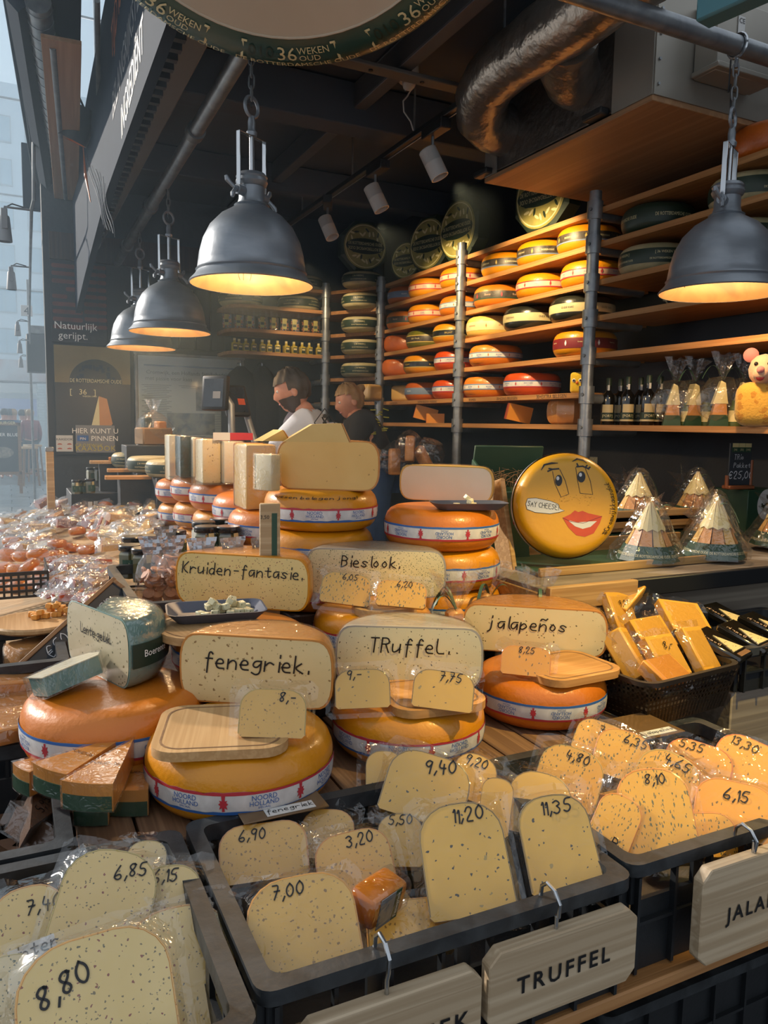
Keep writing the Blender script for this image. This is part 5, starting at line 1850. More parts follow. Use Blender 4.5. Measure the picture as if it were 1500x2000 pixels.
# ---------------------------------------------------------------- the painted smiling wheel
def smiley():
    c = ad(1112, 985, 2.52)
    n = (CAM - c).normalized()
    n = (n + Vector((0.30, 0.0, 0.06))).normalized()
    R = 0.176
    u = UP.cross(n).normalized()
    v = n.cross(u)
    a = rad(-3)
    u2 = u * math.cos(a) + v * math.sin(a)
    v2 = v * math.cos(a) - u * math.sin(a)
    M_ = Matrix((u2, v2, n)).transposed().to_4x4()
    M_.translation = c - n * 0.12
    t = thing('painted_cheese', 'yellow cheese standing on edge, painted with a smiling face and Say Cheese bubble', 'cheese')
    t.matrix_world = M_
    h = 0.12
    pr_ = superprof(R, h, a=0.045)
    MB().lathe(pr_, 64).build('rind', 'rind_smile', t, 60)
    b = put('band', band_mesh(R, h, 0.022, 0.068, 'band_white', 'band', 0.0035), t)
    for k in range(8):
        f = ring_fn(R, h, 2 * PI * k / 8, 0.045, 0.0045)
        mb = MB()
        for s_, sz, dv in NH:
            tx = font_text(s_, sz, sx=0.9)
            lay(([(q, w2 + dv) for q, w2 in tx[0]], tx[1]), f, mb)
        mb.build('lettering', 'print_blue', b, 0)
        f = ring_fn(R, h, 2 * PI * (k + 0.5) / 8, 0.045, 0.0045)
        MB().add([f(x * 0.017, y * 0.017) for x, y in EMB], [tuple(range(len(EMB)))]).build('emblem', 'print_red', b, 0)

    def zt(x, y):
        r = math.hypot(x, y)
        if r < R - 0.045:
            return h + 0.0008
        q = min(1.0, (r - (R - 0.045)) / 0.045)
        return h / 2 + h / 2 * (1 - q ** 2.5) ** (1 / 2.5) + 0.0008

    def paint(name, m, pts, lift=0.0):
        return MB().add([(x, y, zt(x, y) + lift) for x, y in pts], [tuple(range(len(pts)))]).build(name, m, t, 0)

    def stroke(name, pts, wd=0.0025, m='ink', lift=0.0004):
        mb = MB()
        k = len(pts)
        vs_ = []
        for i in range(k):
            a_, b_ = pts[max(i - 1, 0)], pts[min(i + 1, k - 1)]
            dx, dy = b_[0] - a_[0], b_[1] - a_[1]
            l = math.hypot(dx, dy) or 1
            w_ = wd[i] if isinstance(wd, list) else wd
            for s in (1, -1):
                x, y = pts[i][0] - dy / l * w_ / 2 * s, pts[i][1] + dx / l * w_ / 2 * s
                vs_.append((x, y, zt(x, y) + lift))
        mb.add(vs_, [(2 * i, 2 * i + 1, 2 * i + 3, 2 * i + 2) for i in range(k - 1)])
        return mb.build(name, m, t, 0)

    S = 1 / 590.0      # pixel to metre on the face, centre of the face at (1122, 985)

    def P(x, y): return ((x - 1122) * S, -(y - 985) * S)
    for pts in ([(1064, 922), (1070, 911), (1084, 907), (1096, 906)], [(1124, 901), (1134, 895), (1146, 897), (1153, 902)]):
        stroke('eyebrow', [P(*q) for q in pts], [0.002, 0.006, 0.006, 0.002])
    for pts in ([(1086, 923), (1092, 947), (1105, 972), (1120, 965), (1112, 940), (1100, 918)], [(1131, 912), (1136, 938), (1142, 962), (1167, 963), (1161, 937), (1150, 913)]):
        stroke('eye_outline', [P(*q) for q in pts], 0.0018)
    for cx, cy, rx, ry in ((1099, 940, 7, 11), (1143, 930, 8, 11)):
        paint('iris', 'ink', [P(cx + rx * math.cos(a_), cy - ry * math.sin(a_)) for a_ in [2 * PI * i / 18 for i in range(18)]], 0.0002)
        paint('highlight', 'paper', [P(cx - 2 + 3 * math.cos(a_), cy - 4 - 4 * math.sin(a_)) for a_ in [2 * PI * i / 12 for i in range(12)]], 0.0006)
    for pts in ([(1076, 924), (1086, 919), (1099, 917)], [(1078, 918), (1086, 919)], [(1132, 911), (1145, 909), (1158, 914)], [(1154, 906), (1150, 911)], [(1160, 909), (1156, 913)], [(1133, 904), (1136, 910)]):
        stroke('lashes', [P(*q) for q in pts], 0.005)
    paint('lips', 'lip_red', [P(*q) for q in ((1110, 1012), (1125, 1004), (1133, 996), (1140, 999), (1148, 996), (1160, 1000), (1187, 1004), (1183, 1018), (1172, 1038), (1155, 1046), (1138, 1044), (1122, 1030))], 0.0002)
    paint('teeth', 'paper', [P(*q) for q in ((1120, 1016), (1140, 1019), (1160, 1016), (1177, 1014), (1165, 1026), (1150, 1031), (1135, 1027))], 0.0006)
    stroke('lip_line', [P(*q) for q in ((1110, 1012), (1125, 1018), (1150, 1020), (1187, 1004))], 0.0015, 'band_red', 0.0008)
    rn = random.Random(2)
    fr = MB()
    for cx, cy in ((1115, 978), (1155, 972)):
        for k in range(26):
            x, y = P(cx + rn.gauss(0, 10), cy + rn.gauss(0, 6))
            fr.add([(x + 0.0009 * math.cos(q), y + 0.0009 * math.sin(q), zt(x, y) + 0.0003) for q in (0, 1.57, 3.14, 4.71)], [(0, 1, 2, 3)])
    o = fr.build('freckles', 'crack', t, 0)
    o['kind'] = 'stuff'
    bub = [P(*q) for q in ((1040, 979), (1056, 977), (1085, 981), (1100, 986), (1104, 995), (1113, 998), (1102, 1002), (1085, 1006), (1056, 1005), (1040, 1000), (1037, 990))]
    paint('speech_bubble', 'paper', bub, 0.0003)
    stroke('bubble_line', bub + bub[:1], 0.0015)
    q = P(1071, 992)
    lay(hand_text('SAY CHEESE!', 0.0165, 0.10, 0.06, gap=0.9), lambda u_, v_: (q[0] + u_ * 0.92, q[1] + v_ - u_ * 0.07, zt(q[0] + u_, q[1] + v_) + 0.0008)).build('lettering', 'ink', t, 0)
    lay(hand_text('#Cromwijkkaasdok', 0.019, 0.10, 0.1, gap=0.9), lambda u_, v_: (lambda x, y: (x, y, zt(x, y) + 0.0008))(*((0.148 - v_ - 2.6 * (u_ + 0.0) ** 2), u_ * 0.85 - 0.005))).build('lettering', 'ink', t, 0)


mat('lip_red', 'c44a1e', 0.4, col2='b03c18', nscale=20)
mat('rind_smile', 'd19a12', 0.38, col2='c88d0c', nscale=4, bump=0.08, bscale=60, coat=0.25)
smiley()


# ================================================================ the display: tables and tiers
t = thing('display_table', 'slatted timber display table under the cut cheeses', 'table', (0, 0, 0))
for k in range(13):
    x = 0.135 + k * 0.1
    ys = 1.31 if k in (0, 1) else 1.345
    MB().bbox((x, (ys + 2.3) / 2, 0.7425), (0.094, 2.3 - ys, 0.045), 0.004).build('plank', 'wood_plank', t)
MB().bbox((0.84, 1.318, 0.7375), (1.1, 0.046, 0.055), 0.004).build('front_plank', 'wood_plank_x', t)
for x in (0.2, 1.3):
    for y in (1.4, 2.2):
        MB().bbox((x, y, 0.36), (0.08, 0.08, 0.718), 0.005).build('leg', 'wood_dark', t)
MB().box((0.75, 2.0, 0.35), (1.1, 0.5, 0.68)).build('carcass', 'black_panel', t, 0)
t = thing('rear_riser', 'dark riser tier behind the front cheeses', 'riser', (0, 0, 0))
MB().bbox((0.62, 1.99, 0.83), (1.0, 0.50, 0.13), 0.004).build('box', 'wood_dark', t)
t = thing('stack_bench', 'low bench carrying the stacks of whole wheels along the aisle', 'bench', (0, 0, 0))
MB().bbox((0.92, 3.75, 0.60), (0.55, 2.9, 0.04), 0.004).build('top', 'wood_dark', t)
MB().bbox((0.92, 3.75, 0.29), (0.5, 2.8, 0.58), 0.004).build('base', 'black_panel', t)
t = thing('alley_table', 'long sloping board beside the alley full of packed cheeses', 'table', (0, 0, 0))
SA, SB = 0.80, 0.16
mb = MB()
vs_ = [(x, y, SA + SB * x - dz) for dz in (0.0, 0.03) for x, y in ((-0.55, 2.45), (0.22, 2.45), (0.24, 2.85), (0.66, 2.85), (0.66, 5.25), (-0.55, 5.25))]
mb.add(vs_, [tuple(range(6)), tuple(range(11, 5, -1))] + [(i, 6 + i, 6 + (i + 1) % 6, (i + 1) % 6) for i in range(6)]).build('board', 'wood_pale', t, 0)
mb = MB()
vs_ = [(x, y, SA + SB * x - dz) for dz in (0.0, 0.03) for x, y in ((0.12, 5.252), (0.66, 5.252), (0.66, 6.3), (0.12, 6.3))]
mb.add(vs_, [(0, 1, 2, 3), (7, 6, 5, 4), (0, 4, 5, 1), (1, 5, 6, 2), (2, 6, 7, 3), (3, 7, 4, 0)]).build('far_board', 'wood_pale', t, 0)
MB().box((0.43, 5.8, 0.38), (0.4, 0.9, 0.76)).build('base', 'black_panel', t, 0)
MB().box((-0.1, 3.8, 0.33), (0.7, 2.7, 0.66)).build('base', 'black_panel', t, 0)
MB().bbox((-0.57, 3.87, SA - 0.08), (0.03, 2.75, 0.08), 0.004).build('edge', 'black_metal', t)


# ---------------------------------------------------------------- halves of cheese with a written cut face
def half_cheese(bl, br, z, h, paste, rind, text, label, size=0.035, tx_off=(0, 0.0), arc=PI, wrap=True, name='half_cheese', corner=0.045, band=None, toff=0.6):
    """bl, br: where the two foot corners of the cut face stand in the photograph; z the surface they stand on"""
    a, b = az(*bl, z), az(*br, z)
    d = b - a
    wd_ = d.length
    R = wd_ / 2 + 0.012
    t = thing(name, label, 'cheese', (a + b) / 2, math.atan2(d.y, d.x))
    n2 = 2.8
    prof = superprof(R, h, a=corner, n=n2, k=12)
    MB().lathe(prof, 40, a0=0.0, a1=arc).build('rind', rind, t, 60)
    # cut face, standing in the local xz plane at y=0, facing -y
    pts = [(r, zz) for r, zz in prof[1:-1]]
    face = [(x, -0.0015, zz) for x, zz in pts] + [(-x, -0.0015, zz) for x, zz in reversed(pts)]
    k = 0.965
    MB().add([(x, -0.0005, zz) for x, _, zz in face], [tuple(range(len(face)))]).build('rind_edge', rind, t, 0)
    MB().add([(x * 0.975, -0.0015, (zz - h / 2) * 0.955 + h / 2) for x, _, zz in face], [tuple(range(len(face)))]).build('cut_face', paste, t, 0)
    if text:
        words('handwriting', 'ink', t, hand_text(text, size, 0.13 if size < 0.025 else 0.1, gap=1.0 if size < 0.025 else 1.3), (tx_off[0], -0.0035, h * toff + tx_off[1]), XV, ZV)
    if wrap:
        pf = superprof(R + 0.0025, h + 0.003, a=corner, n=n2, k=10)
        MB().lathe(pf, 32, a0=0.0, a1=arc).build('film', 'film_shiny', t, 60)
    if band:
        m, s_ = band
        bm_ = MB()
        zs = [h * 0.32, h * 0.4, h * 0.5, h * 0.6, h * 0.66]
        def pr2(zz):
            q = min(1, abs((zz - h / 2) / (h / 2)))
            return R - corner + corner * (1 - q ** n2) ** (1 / n2) + 0.004
        bo = bm_.lathe([(pr2(zz), zz) for zz in zs], 32, a0=0.03, a1=arc - 0.03).build('label_band', m, t, 60)
        mb = MB()
        for aa in (0.45, 1.2, 2.0):
            lay(font_text(s_, 0.022, sx=0.9), lambda u, v, aa=aa: ((pr2(h / 2 + v) + 0.001) * math.cos(aa + u / R), (pr2(h / 2 + v) + 0.001) * math.sin(aa + u / R), h / 2 + v - 0.006), mb)
        mb.build('lettering', 'print_white', bo, 0)
    return t


def groove_board(loc, rz, w_, d, label, m='wood_board', th=0.018, rnd=0.05, name='cutting_board'):
    t = thing(name, label, 'board', loc, rz)
    MB().prism(rrect(w_, d, rnd, 6), 0, th).build('board', m, t, 30)
    inner, outer = rrect(w_ - 0.035, d - 0.035, rnd * 0.8, 6), rrect(w_ - 0.028, d - 0.028, rnd * 0.82, 6)
    n = len(inner)
    MB().add([(x, y, th + 0.0006) for x, y in inner] + [(x, y, th + 0.0006) for x, y in outer], [(i, (i + 1) % n, n + (i + 1) % n, n + i) for i in range(n)]).build('groove', 'wood_frame', t, 0)
    return t


def stand_wheel(kind, px, py, zb, R, label, rz=0.0, group=None):
    h = WK[kind].get('h', WH) * R / WR
    c = az(px, py, zb + h / 2)
    wheel(kind, (c.x, c.y, zb), label, rz, R, group)
    return c, zb + h


# 1  fenugreek, front left
c, zt_ = stand_wheel('noord', 470, 1475, 0.766, 0.187, 'yellow wheel under the wooden board and the fenegriek half, front left', rz=0.55, group='wheels used as stands')
groove_board((c.x - 0.045, c.y - 0.035, zt_), -0.30, 0.25, 0.235, 'light wooden cutting board with grooved rim before the fenegriek half')
half_cheese((362, 1368), (640, 1388), zt_, 0.152, 'paste_fenugreek', 'rind_amber', 'fenegriek.', 'half cheese with fenugreek seeds, handwritten fenegriek', 0.036, (0.0, 0.0))
# 2  truffle, middle
c, zt_ = stand_wheel('noord', 797, 1402, 0.766, 0.176, 'yellow wheel under the truffel half, middle of the front row', rz=0.0, group='wheels used as stands')
groove_board((c.x + 0.02, c.y - 0.06, zt_), -0.12, 0.22, 0.2, 'small warm wooden board under the two truffle slices', 'wood_board_warm')
half_cheese((664, 1338), (932, 1346), zt_, 0.145, 'paste_truffle', 'rind_grey', 'TRuffeL.', 'grey rinded half cheese with black flecks, handwritten Truffel', 0.034, (0.0, 0.0), toff=0.66)
# 3  jalapeno, right
c, zt_ = stand_wheel('noord_flip', 1053, 1345, 0.766, 0.170, 'orange wheel with inverted lettering under the jalapeños half', rz=0.25, group='wheels used as stands')
groove_board((c.x + 0.035, c.y - 0.055, zt_), 0.05, 0.24, 0.2, 'orange lit wooden board before the jalapeños half', 'wood_board_warm')
half_cheese((910, 1268), (1176, 1286), zt_, 0.13, 'paste_jalapeno', 'rind_amber', 'jalapeños', 'half cheese with dark flecks, handwritten jalapeños', 0.034, (-0.02, 0.0))
# 4  herbs, second row left
c, zt_ = stand_wheel('noord_flip', 470, 1262, 0.896, 0.165, 'orange wheel under the herb cheese, mostly hidden by the fenegriek half', rz=0.2, group='wheels used as stands')
o = groove_board((c.x - 0.09, c.y - 0.05, zt_), 0.2, 0.24, 0.24, 'round edged wooden board under the grey tray of cheese cubes', rnd=0.11)
half_cheese((352, 1178), (596, 1196), zt_, 0.142, 'paste_herb', 'rind_yellow', 'Kruiden-fantasie.', 'half cheese with red and green herbs, handwritten Kruiden-fantasie', 0.030, (0.0, 0.0), toff=0.68)
KR = (c, zt_)
# 5  chives, second row right
c, zt_ = stand_wheel('noord', 730, 1222, 0.896, 0.165, 'yellow wheel under the bieslook half in the second row', rz=1.0, group='wheels used as stands')
groove_board((c.x - 0.005, c.y - 0.075, zt_), -0.1, 0.17, 0.12, 'narrow wooden board under the two chive slices')
half_cheese((604, 1160), (862, 1168), zt_, 0.135, 'paste_chive', 'rind_grey', 'Bieslook.', 'half cheese with chive flecks, handwritten Bieslook', 0.032, (-0.015, 0.0), toff=0.7)
BL = (c, zt_)
# 6  spring cheese, left
c, zt_ = stand_wheel('noord_flip', 226, 1398, 0.79, 0.192, 'darker orange wheel under the mint green cheese on the left', rz=0.9, group='wheels used as stands')
half_cheese((138, 1292), (250, 1350), zt_, 0.155, 'paste_spring', 'rind_mint', 'Lente geluk.', 'mint green half cheese in film, handwritten Lente geluk', 0.021, (0.0, 0.0), toff=0.62, band=('band_green', 'Boerente'), arc=2.4)
LG = (c, zt_)

# ---------------------------------------------------------------- stacks of whole wheels
STK = [('noord', 627, 990, 3), ('noord_flip', 862, 1026, 3)]
for nm, px, py, names in (('buesum', 627, 990, 'under the tall plain half in the centre'), ('mid', 862, 1026, 'under the pale half with the foam tray')):
    zt = 1.235 + 0.063 if nm == 'buesum' else 1.25
    for k in range(3):
        h = 0.125
        zb = zt - h * (k + 1)
        if k == 0:
            c = az(px, py, zb + h / 2)
            kx, ky = c.x, c.y
        kind = 'noord' if nm == 'buesum' and k == 0 else 'noord_y_flip' if nm == 'buesum' else 'noord_flip' if k == 0 else 'noord_y_flip'
        wheel(kind, (kx + (0.012 * k if nm == 'mid' else -0.01 * k), ky + 0.006 * k, zb), '%s wheel of the stack %s' % (['top', 'middle', 'bottom'][k], names), rz=0.9 + k * 0.7, R=0.181, group='stacked whole wheels')
    if nm == 'buesum':
        BU = (Vector((kx, ky, 0)), zt)
    else:
        MI = (Vector((kx, ky, 0)), zt)
    o = MB().bbox((0, 0, 0), (0.3, 0.3, zt - 0.375 - (0.896 if nm == 'x' else 0.0)), 0.004).build('plinth', 'wood_dark')
    o.location = (kx, ky + 0.01, (zt - 0.375) / 2)
    tag(o, 'dark plinth below the wheel stack %s' % names, 'plinth')
half_cheese((548, 955), (733, 960), BU[1], 0.152, 'paste_plain', 'rind_amber', '', 'tall plain yellow half cheese on the central stack', corner=0.05)
h0 = thing('writing', 'x', 'x') if False else None
half_cheese((787, 975), (955, 984), MI[1], 0.118, 'paste_white', 'rind_cream', '', 'pale cracked half cheese on the stack by the smiling wheel', corner=0.05)
mb = MB()
q = BU[0]
for s_ in ('Buesen belegen jong!',):
    R_ = 0.181
    a0 = math.atan2(-q.y, -q.x) - 0.15
    hh = 0.125
    def fn(u, v):
        zz = 0.105 + v * 0.35
        r = prof_r(R_, hh, zz) + 0.0015 + (0.0 if v < 0 else 0)
        a = a0 + u / R_
        return (r * math.cos(a), r * math.sin(a), zz)
    lay(hand_text(s_, 0.022, 0.12), fn, mb)
root = [o for o in C.objects if o.get('label', '').startswith('top wheel of the stack under the tall plain')][0]
o = mb.build('handwriting', 'ink', root, 0)
o.rotation_euler = (0, 0, -root.rotation_euler.z)
# receding stacks along the aisle: (Y, number high, kinds)
k0 = 0
for i, (Y, zt, nn) in enumerate(((2.62, 1.20, 3), (3.0, 1.22, 3), (3.38, 1.24, 3), (3.76, 1.24, 3), (4.12, 1.20, 3))):
    for k in range(nn):
        zb = zt - 0.125 * (k + 1)
        wheel('noord_flip' if k == 0 else 'noord_y_flip' if (i + k) % 2 else 'noord', (0.875 + 0.012 * ((i * 3 + k * 5) % 4 - 1.5), Y + 0.006 * k, zb), '%s wheel of the %s stack behind the central one' % (['top', 'middle', 'bottom'][k], ['first', 'second', 'third', 'fourth', 'fifth'][i]), rz=0.4 + i + k * 0.8, R=0.178, group='stacked whole wheels')
    o = MB().bbox((0, 0, 0), (0.26, 0.26, zt - 0.375 - 0.62), 0.004).build('plinth', 'wood_dark')
    o.location = (0.875, Y, (zt - 0.375 + 0.62) / 2)
    tag(o, 'dark plinth under the %s wheel stack behind the central one' % ['first', 'second', 'third', 'fourth', 'fifth'][i], 'plinth')


def cut_block(px0, py0, px1, py1, Y, z, paste, rind, label, depth=0.16, rz=0.0):
    a, b = ay(px0, py0, Y), ay(px1, py1, Y)
    w_, h = b.x - a.x, a.z - z
    t = thing('cut_cheese', label, 'cheese', ((a.x + b.x) / 2, Y + depth / 2, z), rz, 'film wrapped cut blocks')
    MB().bbox((0, 0, h / 2), (w_, depth, h), min(w_, h) * 0.1, seg=2).build('paste', paste, t)
    MB().bbox((0, depth / 2 - 0.004, h / 2), (w_ + 0.002, 0.012, h + 0.002), 0.004).build('rind', rind, t)
    MB().bbox((0, 0, h / 2 + 0.001), (w_ + 0.006, depth + 0.006, h + 0.006), min(w_, h) * 0.1, seg=2).build('film', 'film_shiny', t)
    return t


cut_block(480, 868, 540, 930, 2.56, 1.201, 'paste_plain', 'rind_amber', 'cut block in film just left of the tall plain half')
cut_block(518, 888, 541, 950, 2.2, BU[1], 'paste_pale', 'rind_cream', 'narrow crumpled film wrapped piece against the tall plain half', 0.08, 0.4)
cut_block(437, 862, 478, 905, 3.2, 1.241, 'paste_white', 'rind_red', 'white cut block with red label side on the third wheel stack', 0.12)
cut_block(395, 858, 432, 905, 3.24, 1.241, 'paste_fenugreek', 'rind_amber', 'speckled cut block on the third wheel stack', 0.14)
cut_block(376, 855, 396, 900, 3.62, 1.241, 'paste_white', 'rind_cream', 'white film wrapped block on the fourth wheel stack', 0.12)
cut_block(352, 852, 374, 890, 3.66, 1.241, 'band_green', 'band_green', 'dark green rinded block on the fourth wheel stack', 0.12)
cut_block(330, 850, 352, 890, 4.0, 1.201, 'paste_white', 'rind_cream', 'pale clear wrapped block on the fifth wheel stack', 0.12)
p = az(630, 866, BU[1] + 0.152)
def lying_wedge(loc, rz, pts, d, label):
    t = thing('cheese_wedge', label, 'cheese', loc, rz)
    T = Matrix.Rotation(PI / 2, 4, 'X')
    MB().prism(pts, -d / 2, d / 2, T=T).build('paste', 'paste_plain', t, 20)
    x = pts[-1][0]
    MB().prism([(pts[-2][0] + 0.001, pts[-2][1]), (x + 0.001, 0), (x + 0.006, 0), (pts[-2][0] + 0.006, pts[-2][1] - 0.003)], -d / 2, d / 2, T=T).build('rind', 'rind_amber', t, 20)


p = az(640, 866, BU[1] + 0.152)
lying_wedge((p.x + 0.0, p.y + 0.08, BU[1] + 0.1545), -0.3, [(-0.09, 0), (-0.015, 0.046), (0.06, 0.05), (0.082, 0)], 0.11, 'large yellow wedge lying on the tall plain half')
p = az(570, 866, BU[1] + 0.152)
lying_wedge((p.x - 0.0, p.y + 0.14, BU[1] + 0.1545), 0.2, [(-0.05, 0), (0.01, 0.03), (0.03, 0.0)], 0.05, 'small amber wedge tip beside the large lying wedge')
p = ad(455, 862, 3.0)
t = thing('wedge_pack', 'red and white wedge pack lying across the white cut block', 'cheese', (ay(458, 862, 3.25).x, 3.26, ay(437, 862, 3.2).z + 0.005), 0.3)
MB().prism([(-0.1, 0), (0.07, -0.04), (0.07, 0.04)], 0, 0.03).build('box', 'print_red', t, 0)
MB().prism([(-0.101, 0), (-0.03, -0.018), (-0.03, 0.018)], -0.001, 0.031).build('tip', 'paper', t, 0)
# glass plate between blocks and wheels
o = MB().bbox((0, 0, 0), (0.4, 0.5, 0.006), 0.002).build('glass_plate', 'glass_pane')
o.location = (0.86, 3.4, 1.2445)
tag(o, 'clear plate under the cut blocks on the third stack', 'plate')


# ---------------------------------------------------------------- trays with cubes
def foam_tray(loc, rz, w_, d, h, label, m='foam_tray'):
    t = thing('foam_tray', label, 'tray', loc, rz)
    o_, i_ = rrect(w_, d, 0.03), rrect(w_ - 0.05, d - 0.05, 0.02)
    o2, i2 = rrect(w_ - 0.008, d - 0.008, 0.028), rrect(w_ - 0.056, d - 0.056, 0.018)
    n = len(o_)
    vs_ = [(x, y, 0) for x, y in i_] + [(x, y, h) for x, y in o_] + [(x, y, h) for x, y in o2] + [(x, y, 0.004) for x, y in i2]
    fs = [tuple(range(n - 1, -1, -1))]
    for k in range(3):
        fs += [(k * n + i, k * n + (i + 1) % n, (k + 1) * n + (i + 1) % n, (k + 1) * n + i) for i in range(n)]
    fs.append(tuple(range(3 * n, 4 * n)))
    MB().add(vs_, fs).build('tray', m, t)
    return t


def cubes(cx, cy, z, n, m, s, spread, label, group, seed, levels=3):
    rn = random.Random(seed)
    me = MB().bbox((0, 0, 0), (s, s, s * 0.85), s * 0.08).mesh('cheese_cube', m)
    for k in range(n):
        lv = 0 if k < n * 0.55 else 1 if k < n * 0.85 else 2
        sp = spread * (1 - 0.3 * lv)
        o = put('cheese_cube', me)
        o.location = (cx + rn.uniform(-sp, sp) * 1.5, cy + rn.uniform(-sp, sp) * 0.7, z + s * 0.42 + lv * s * 0.72)
        o.rotation_euler = (rn.uniform(-0.3, 0.3) * lv, rn.uniform(-0.3, 0.3) * lv, rn.uniform(0, 3))
        tag(o, label, 'cheese', group)


c, zt_ = KR
p = az(422, 1205, zt_ + 0.02)
foam_tray((p.x, p.y, zt_ + 0.019), -0.15, 0.235, 0.15, 0.026, 'blue grey foam tray of herb cheese cubes on the round board')
cubes(p.x + 0.02, p.y + 0.01, zt_ + 0.024, 24, 'cube_cheese', 0.017, 0.045, 'small herb cheese cube in the pile on the blue grey foam tray', 'herb cheese cubes', 5)
p = az(905, 990, MI[1] + 0.005)
foam_tray((p.x, p.y - 0.03, MI[1] + 0.001), -0.25, 0.235, 0.11, 0.022, 'dark foam tray in front of the pale cracked half')
cubes(p.x - 0.01, p.y - 0.03, MI[1] + 0.006, 9, 'paste_white', 0.016, 0.035, 'pale cheese bit on the dark foam tray by the pale half', 'pale cheese bits', 6)

# 3,50 price post
p = ad(527, 983, 2.02)
t = thing('price_post', 'narrow pale wooden price post reading 3,50 beside the central stack', 'sign', (p.x, p.y, 0.896), -0.3)
PH = p.z - 0.896
MB().bbox((0, 0, PH / 2), (0.054, 0.022, PH), 0.003).build('post', 'wood_pale', t)
MB().box((0.012, -0.0115, PH - 0.09), (0.014, 0.001, 0.13)).build('green_strip', 'card_green', t, 0)
words('lettering', 'ink', t, font_text('3,50', 0.014), (-0.013, -0.0125, PH - 0.04), XV, ZV)


# ---------------------------------------------------------------- slices in clear bags
SLICE = {}


def slice_thing(M_, w_, h, th, paste, rind, price, label, group, bag=True, psize=0.019, pspot=(0.12, 0.74), spill=0.018, seed=0, tilt=0.0, hand=True, shape='d'):
    t = thing('cheese_slice', label, 'cheese', group=group)
    t.matrix_world = M_
    pts = outline(w_, h, min(w_, h) * 0.42) if shape == 'd' else outline(w_, h, min(w_, h) * 0.2)
    pts = [(x, y - h / 2) for x, y in pts]
    n = len(pts)
    inn = [(x * 0.965, y * 0.965) for x, y in pts]
    # body: paste faces front/back/foot, rind strip round the shoulders
    MB().prism([(x * 0.992, y * 0.992) for x, y in pts], 0, th).build('paste', paste, t, 30)
    mb = MB()
    k = list(range(3, n)) + [0]
    ring = [pts[i] for i in k]
    vs_ = []
    for x, y in ring:
        vs_ += [(x, y, 0.0005), (x, y, th - 0.0005), (x * 0.972, y * 0.972, th + 0.0004)]
    mb.add(vs_, [(3 * i + j, 3 * i + 3 + j, 3 * i + 4 + j, 3 * i + 1 + j) for i in range(len(ring) - 1) for j in (0, 1)])
    mb.build('rind', rind, t, 30)
    if price:
        tx = hand_text(price, psize, 0.12, 0.1, 0.4)
        lay(([(u * math.cos(tilt) - v * math.sin(tilt) + pspot[0] * w_, u * math.sin(tilt) + v * math.cos(tilt) + (pspot[1] - 0.5) * h) for u, v in tx[0]], tx[1]), lambda u, v: (u, v, th + 0.0022)).build('price', 'ink', t, 0)
    if bag:
        rn = random.Random(seed + int(w_ * 1e4))
        W2, H2 = w_ / 2 + spill, h / 2 + spill
        out = []
        for x, y in pts:
            m_ = max(abs(x) / (w_ / 2), abs(y) / (h / 2), 0.05)
            out.append((x / m_ / (w_ / 2) * W2 * (1 + rn.uniform(-0.03, 0.05)), y / m_ / (h / 2) * H2 * (1 + rn.uniform(-0.03, 0.06))))
        vs_ = []
        for (x, y), (a, b) in zip(pts, out):
            mx_, my_ = (x + a) / 2, (y + b) / 2
            vs_ += [(x * 1.004, y * 1.004, th + 0.001), (mx_, my_, th * 0.5 + rn.uniform(-0.004, 0.006)), (a, b, th * 0.4 + rn.uniform(-0.012, 0.014))]
        fs = [(3 * i + j, 3 * ((i + 1) % n) + j, 3 * ((i + 1) % n) + j + 1, 3 * i + j + 1) for i in range(n) for j in (0, 1)]
        mb = MB().add(vs_, fs)
        mb.add([(x * 1.004, y * 1.004, th + 0.0012) for x, y in pts], [tuple(range(n))])
        mb.build('bag', 'film', t, 25)
    return t


def frame(c, n, spin):
    n = n.normalized()
    v = (CU - n * CU.dot(n)).normalized()
    v = Matrix.Rotation(spin, 3, n) @ v
    u = v.cross(n)
    M_ = Matrix((u, v, n)).transposed().to_4x4()
    M_.translation = c
    return M_


def slice_at(px, py, z, wpx, hpx, spin, face, paste, rind, price, label, group, th=0.03, **kw):
    """face 0 = lying flat, 1 = turned fully to the viewer"""
    c = az(px, py, z)
    to = (CAM - c).normalized()
    n = (to * face + UP * (1 - face)).normalized()
    D = (c - CAM).dot(CF)
    w_ = wpx * D / F
    h = hpx * D / F / max(0.35, to.dot(n))
    M_ = frame(c - n * th, n, rad(spin))
    return slice_thing(M_, w_, h, th, paste, rind, price, label, group, **kw)


G1 = 'bagged slices on the written halves'
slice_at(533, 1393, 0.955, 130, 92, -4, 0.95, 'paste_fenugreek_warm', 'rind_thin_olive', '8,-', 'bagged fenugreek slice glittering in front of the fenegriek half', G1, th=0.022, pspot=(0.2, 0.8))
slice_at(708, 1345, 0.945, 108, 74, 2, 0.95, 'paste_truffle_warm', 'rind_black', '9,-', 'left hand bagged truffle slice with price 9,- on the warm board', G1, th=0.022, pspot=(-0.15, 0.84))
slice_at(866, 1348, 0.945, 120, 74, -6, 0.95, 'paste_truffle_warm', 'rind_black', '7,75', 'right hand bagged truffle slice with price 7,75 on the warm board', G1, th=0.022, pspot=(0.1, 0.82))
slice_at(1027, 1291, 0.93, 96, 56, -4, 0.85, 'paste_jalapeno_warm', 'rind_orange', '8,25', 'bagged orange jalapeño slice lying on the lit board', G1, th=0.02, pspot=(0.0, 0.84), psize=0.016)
slice_at(676, 1150, 1.075, 98, 60, -8, 0.85, 'paste_chive_warm', 'rind_thin_olive', '6,05', 'larger bagged chive slice before the Bieslook half', G1, th=0.02, pspot=(0.05, 0.86), psize=0.016)
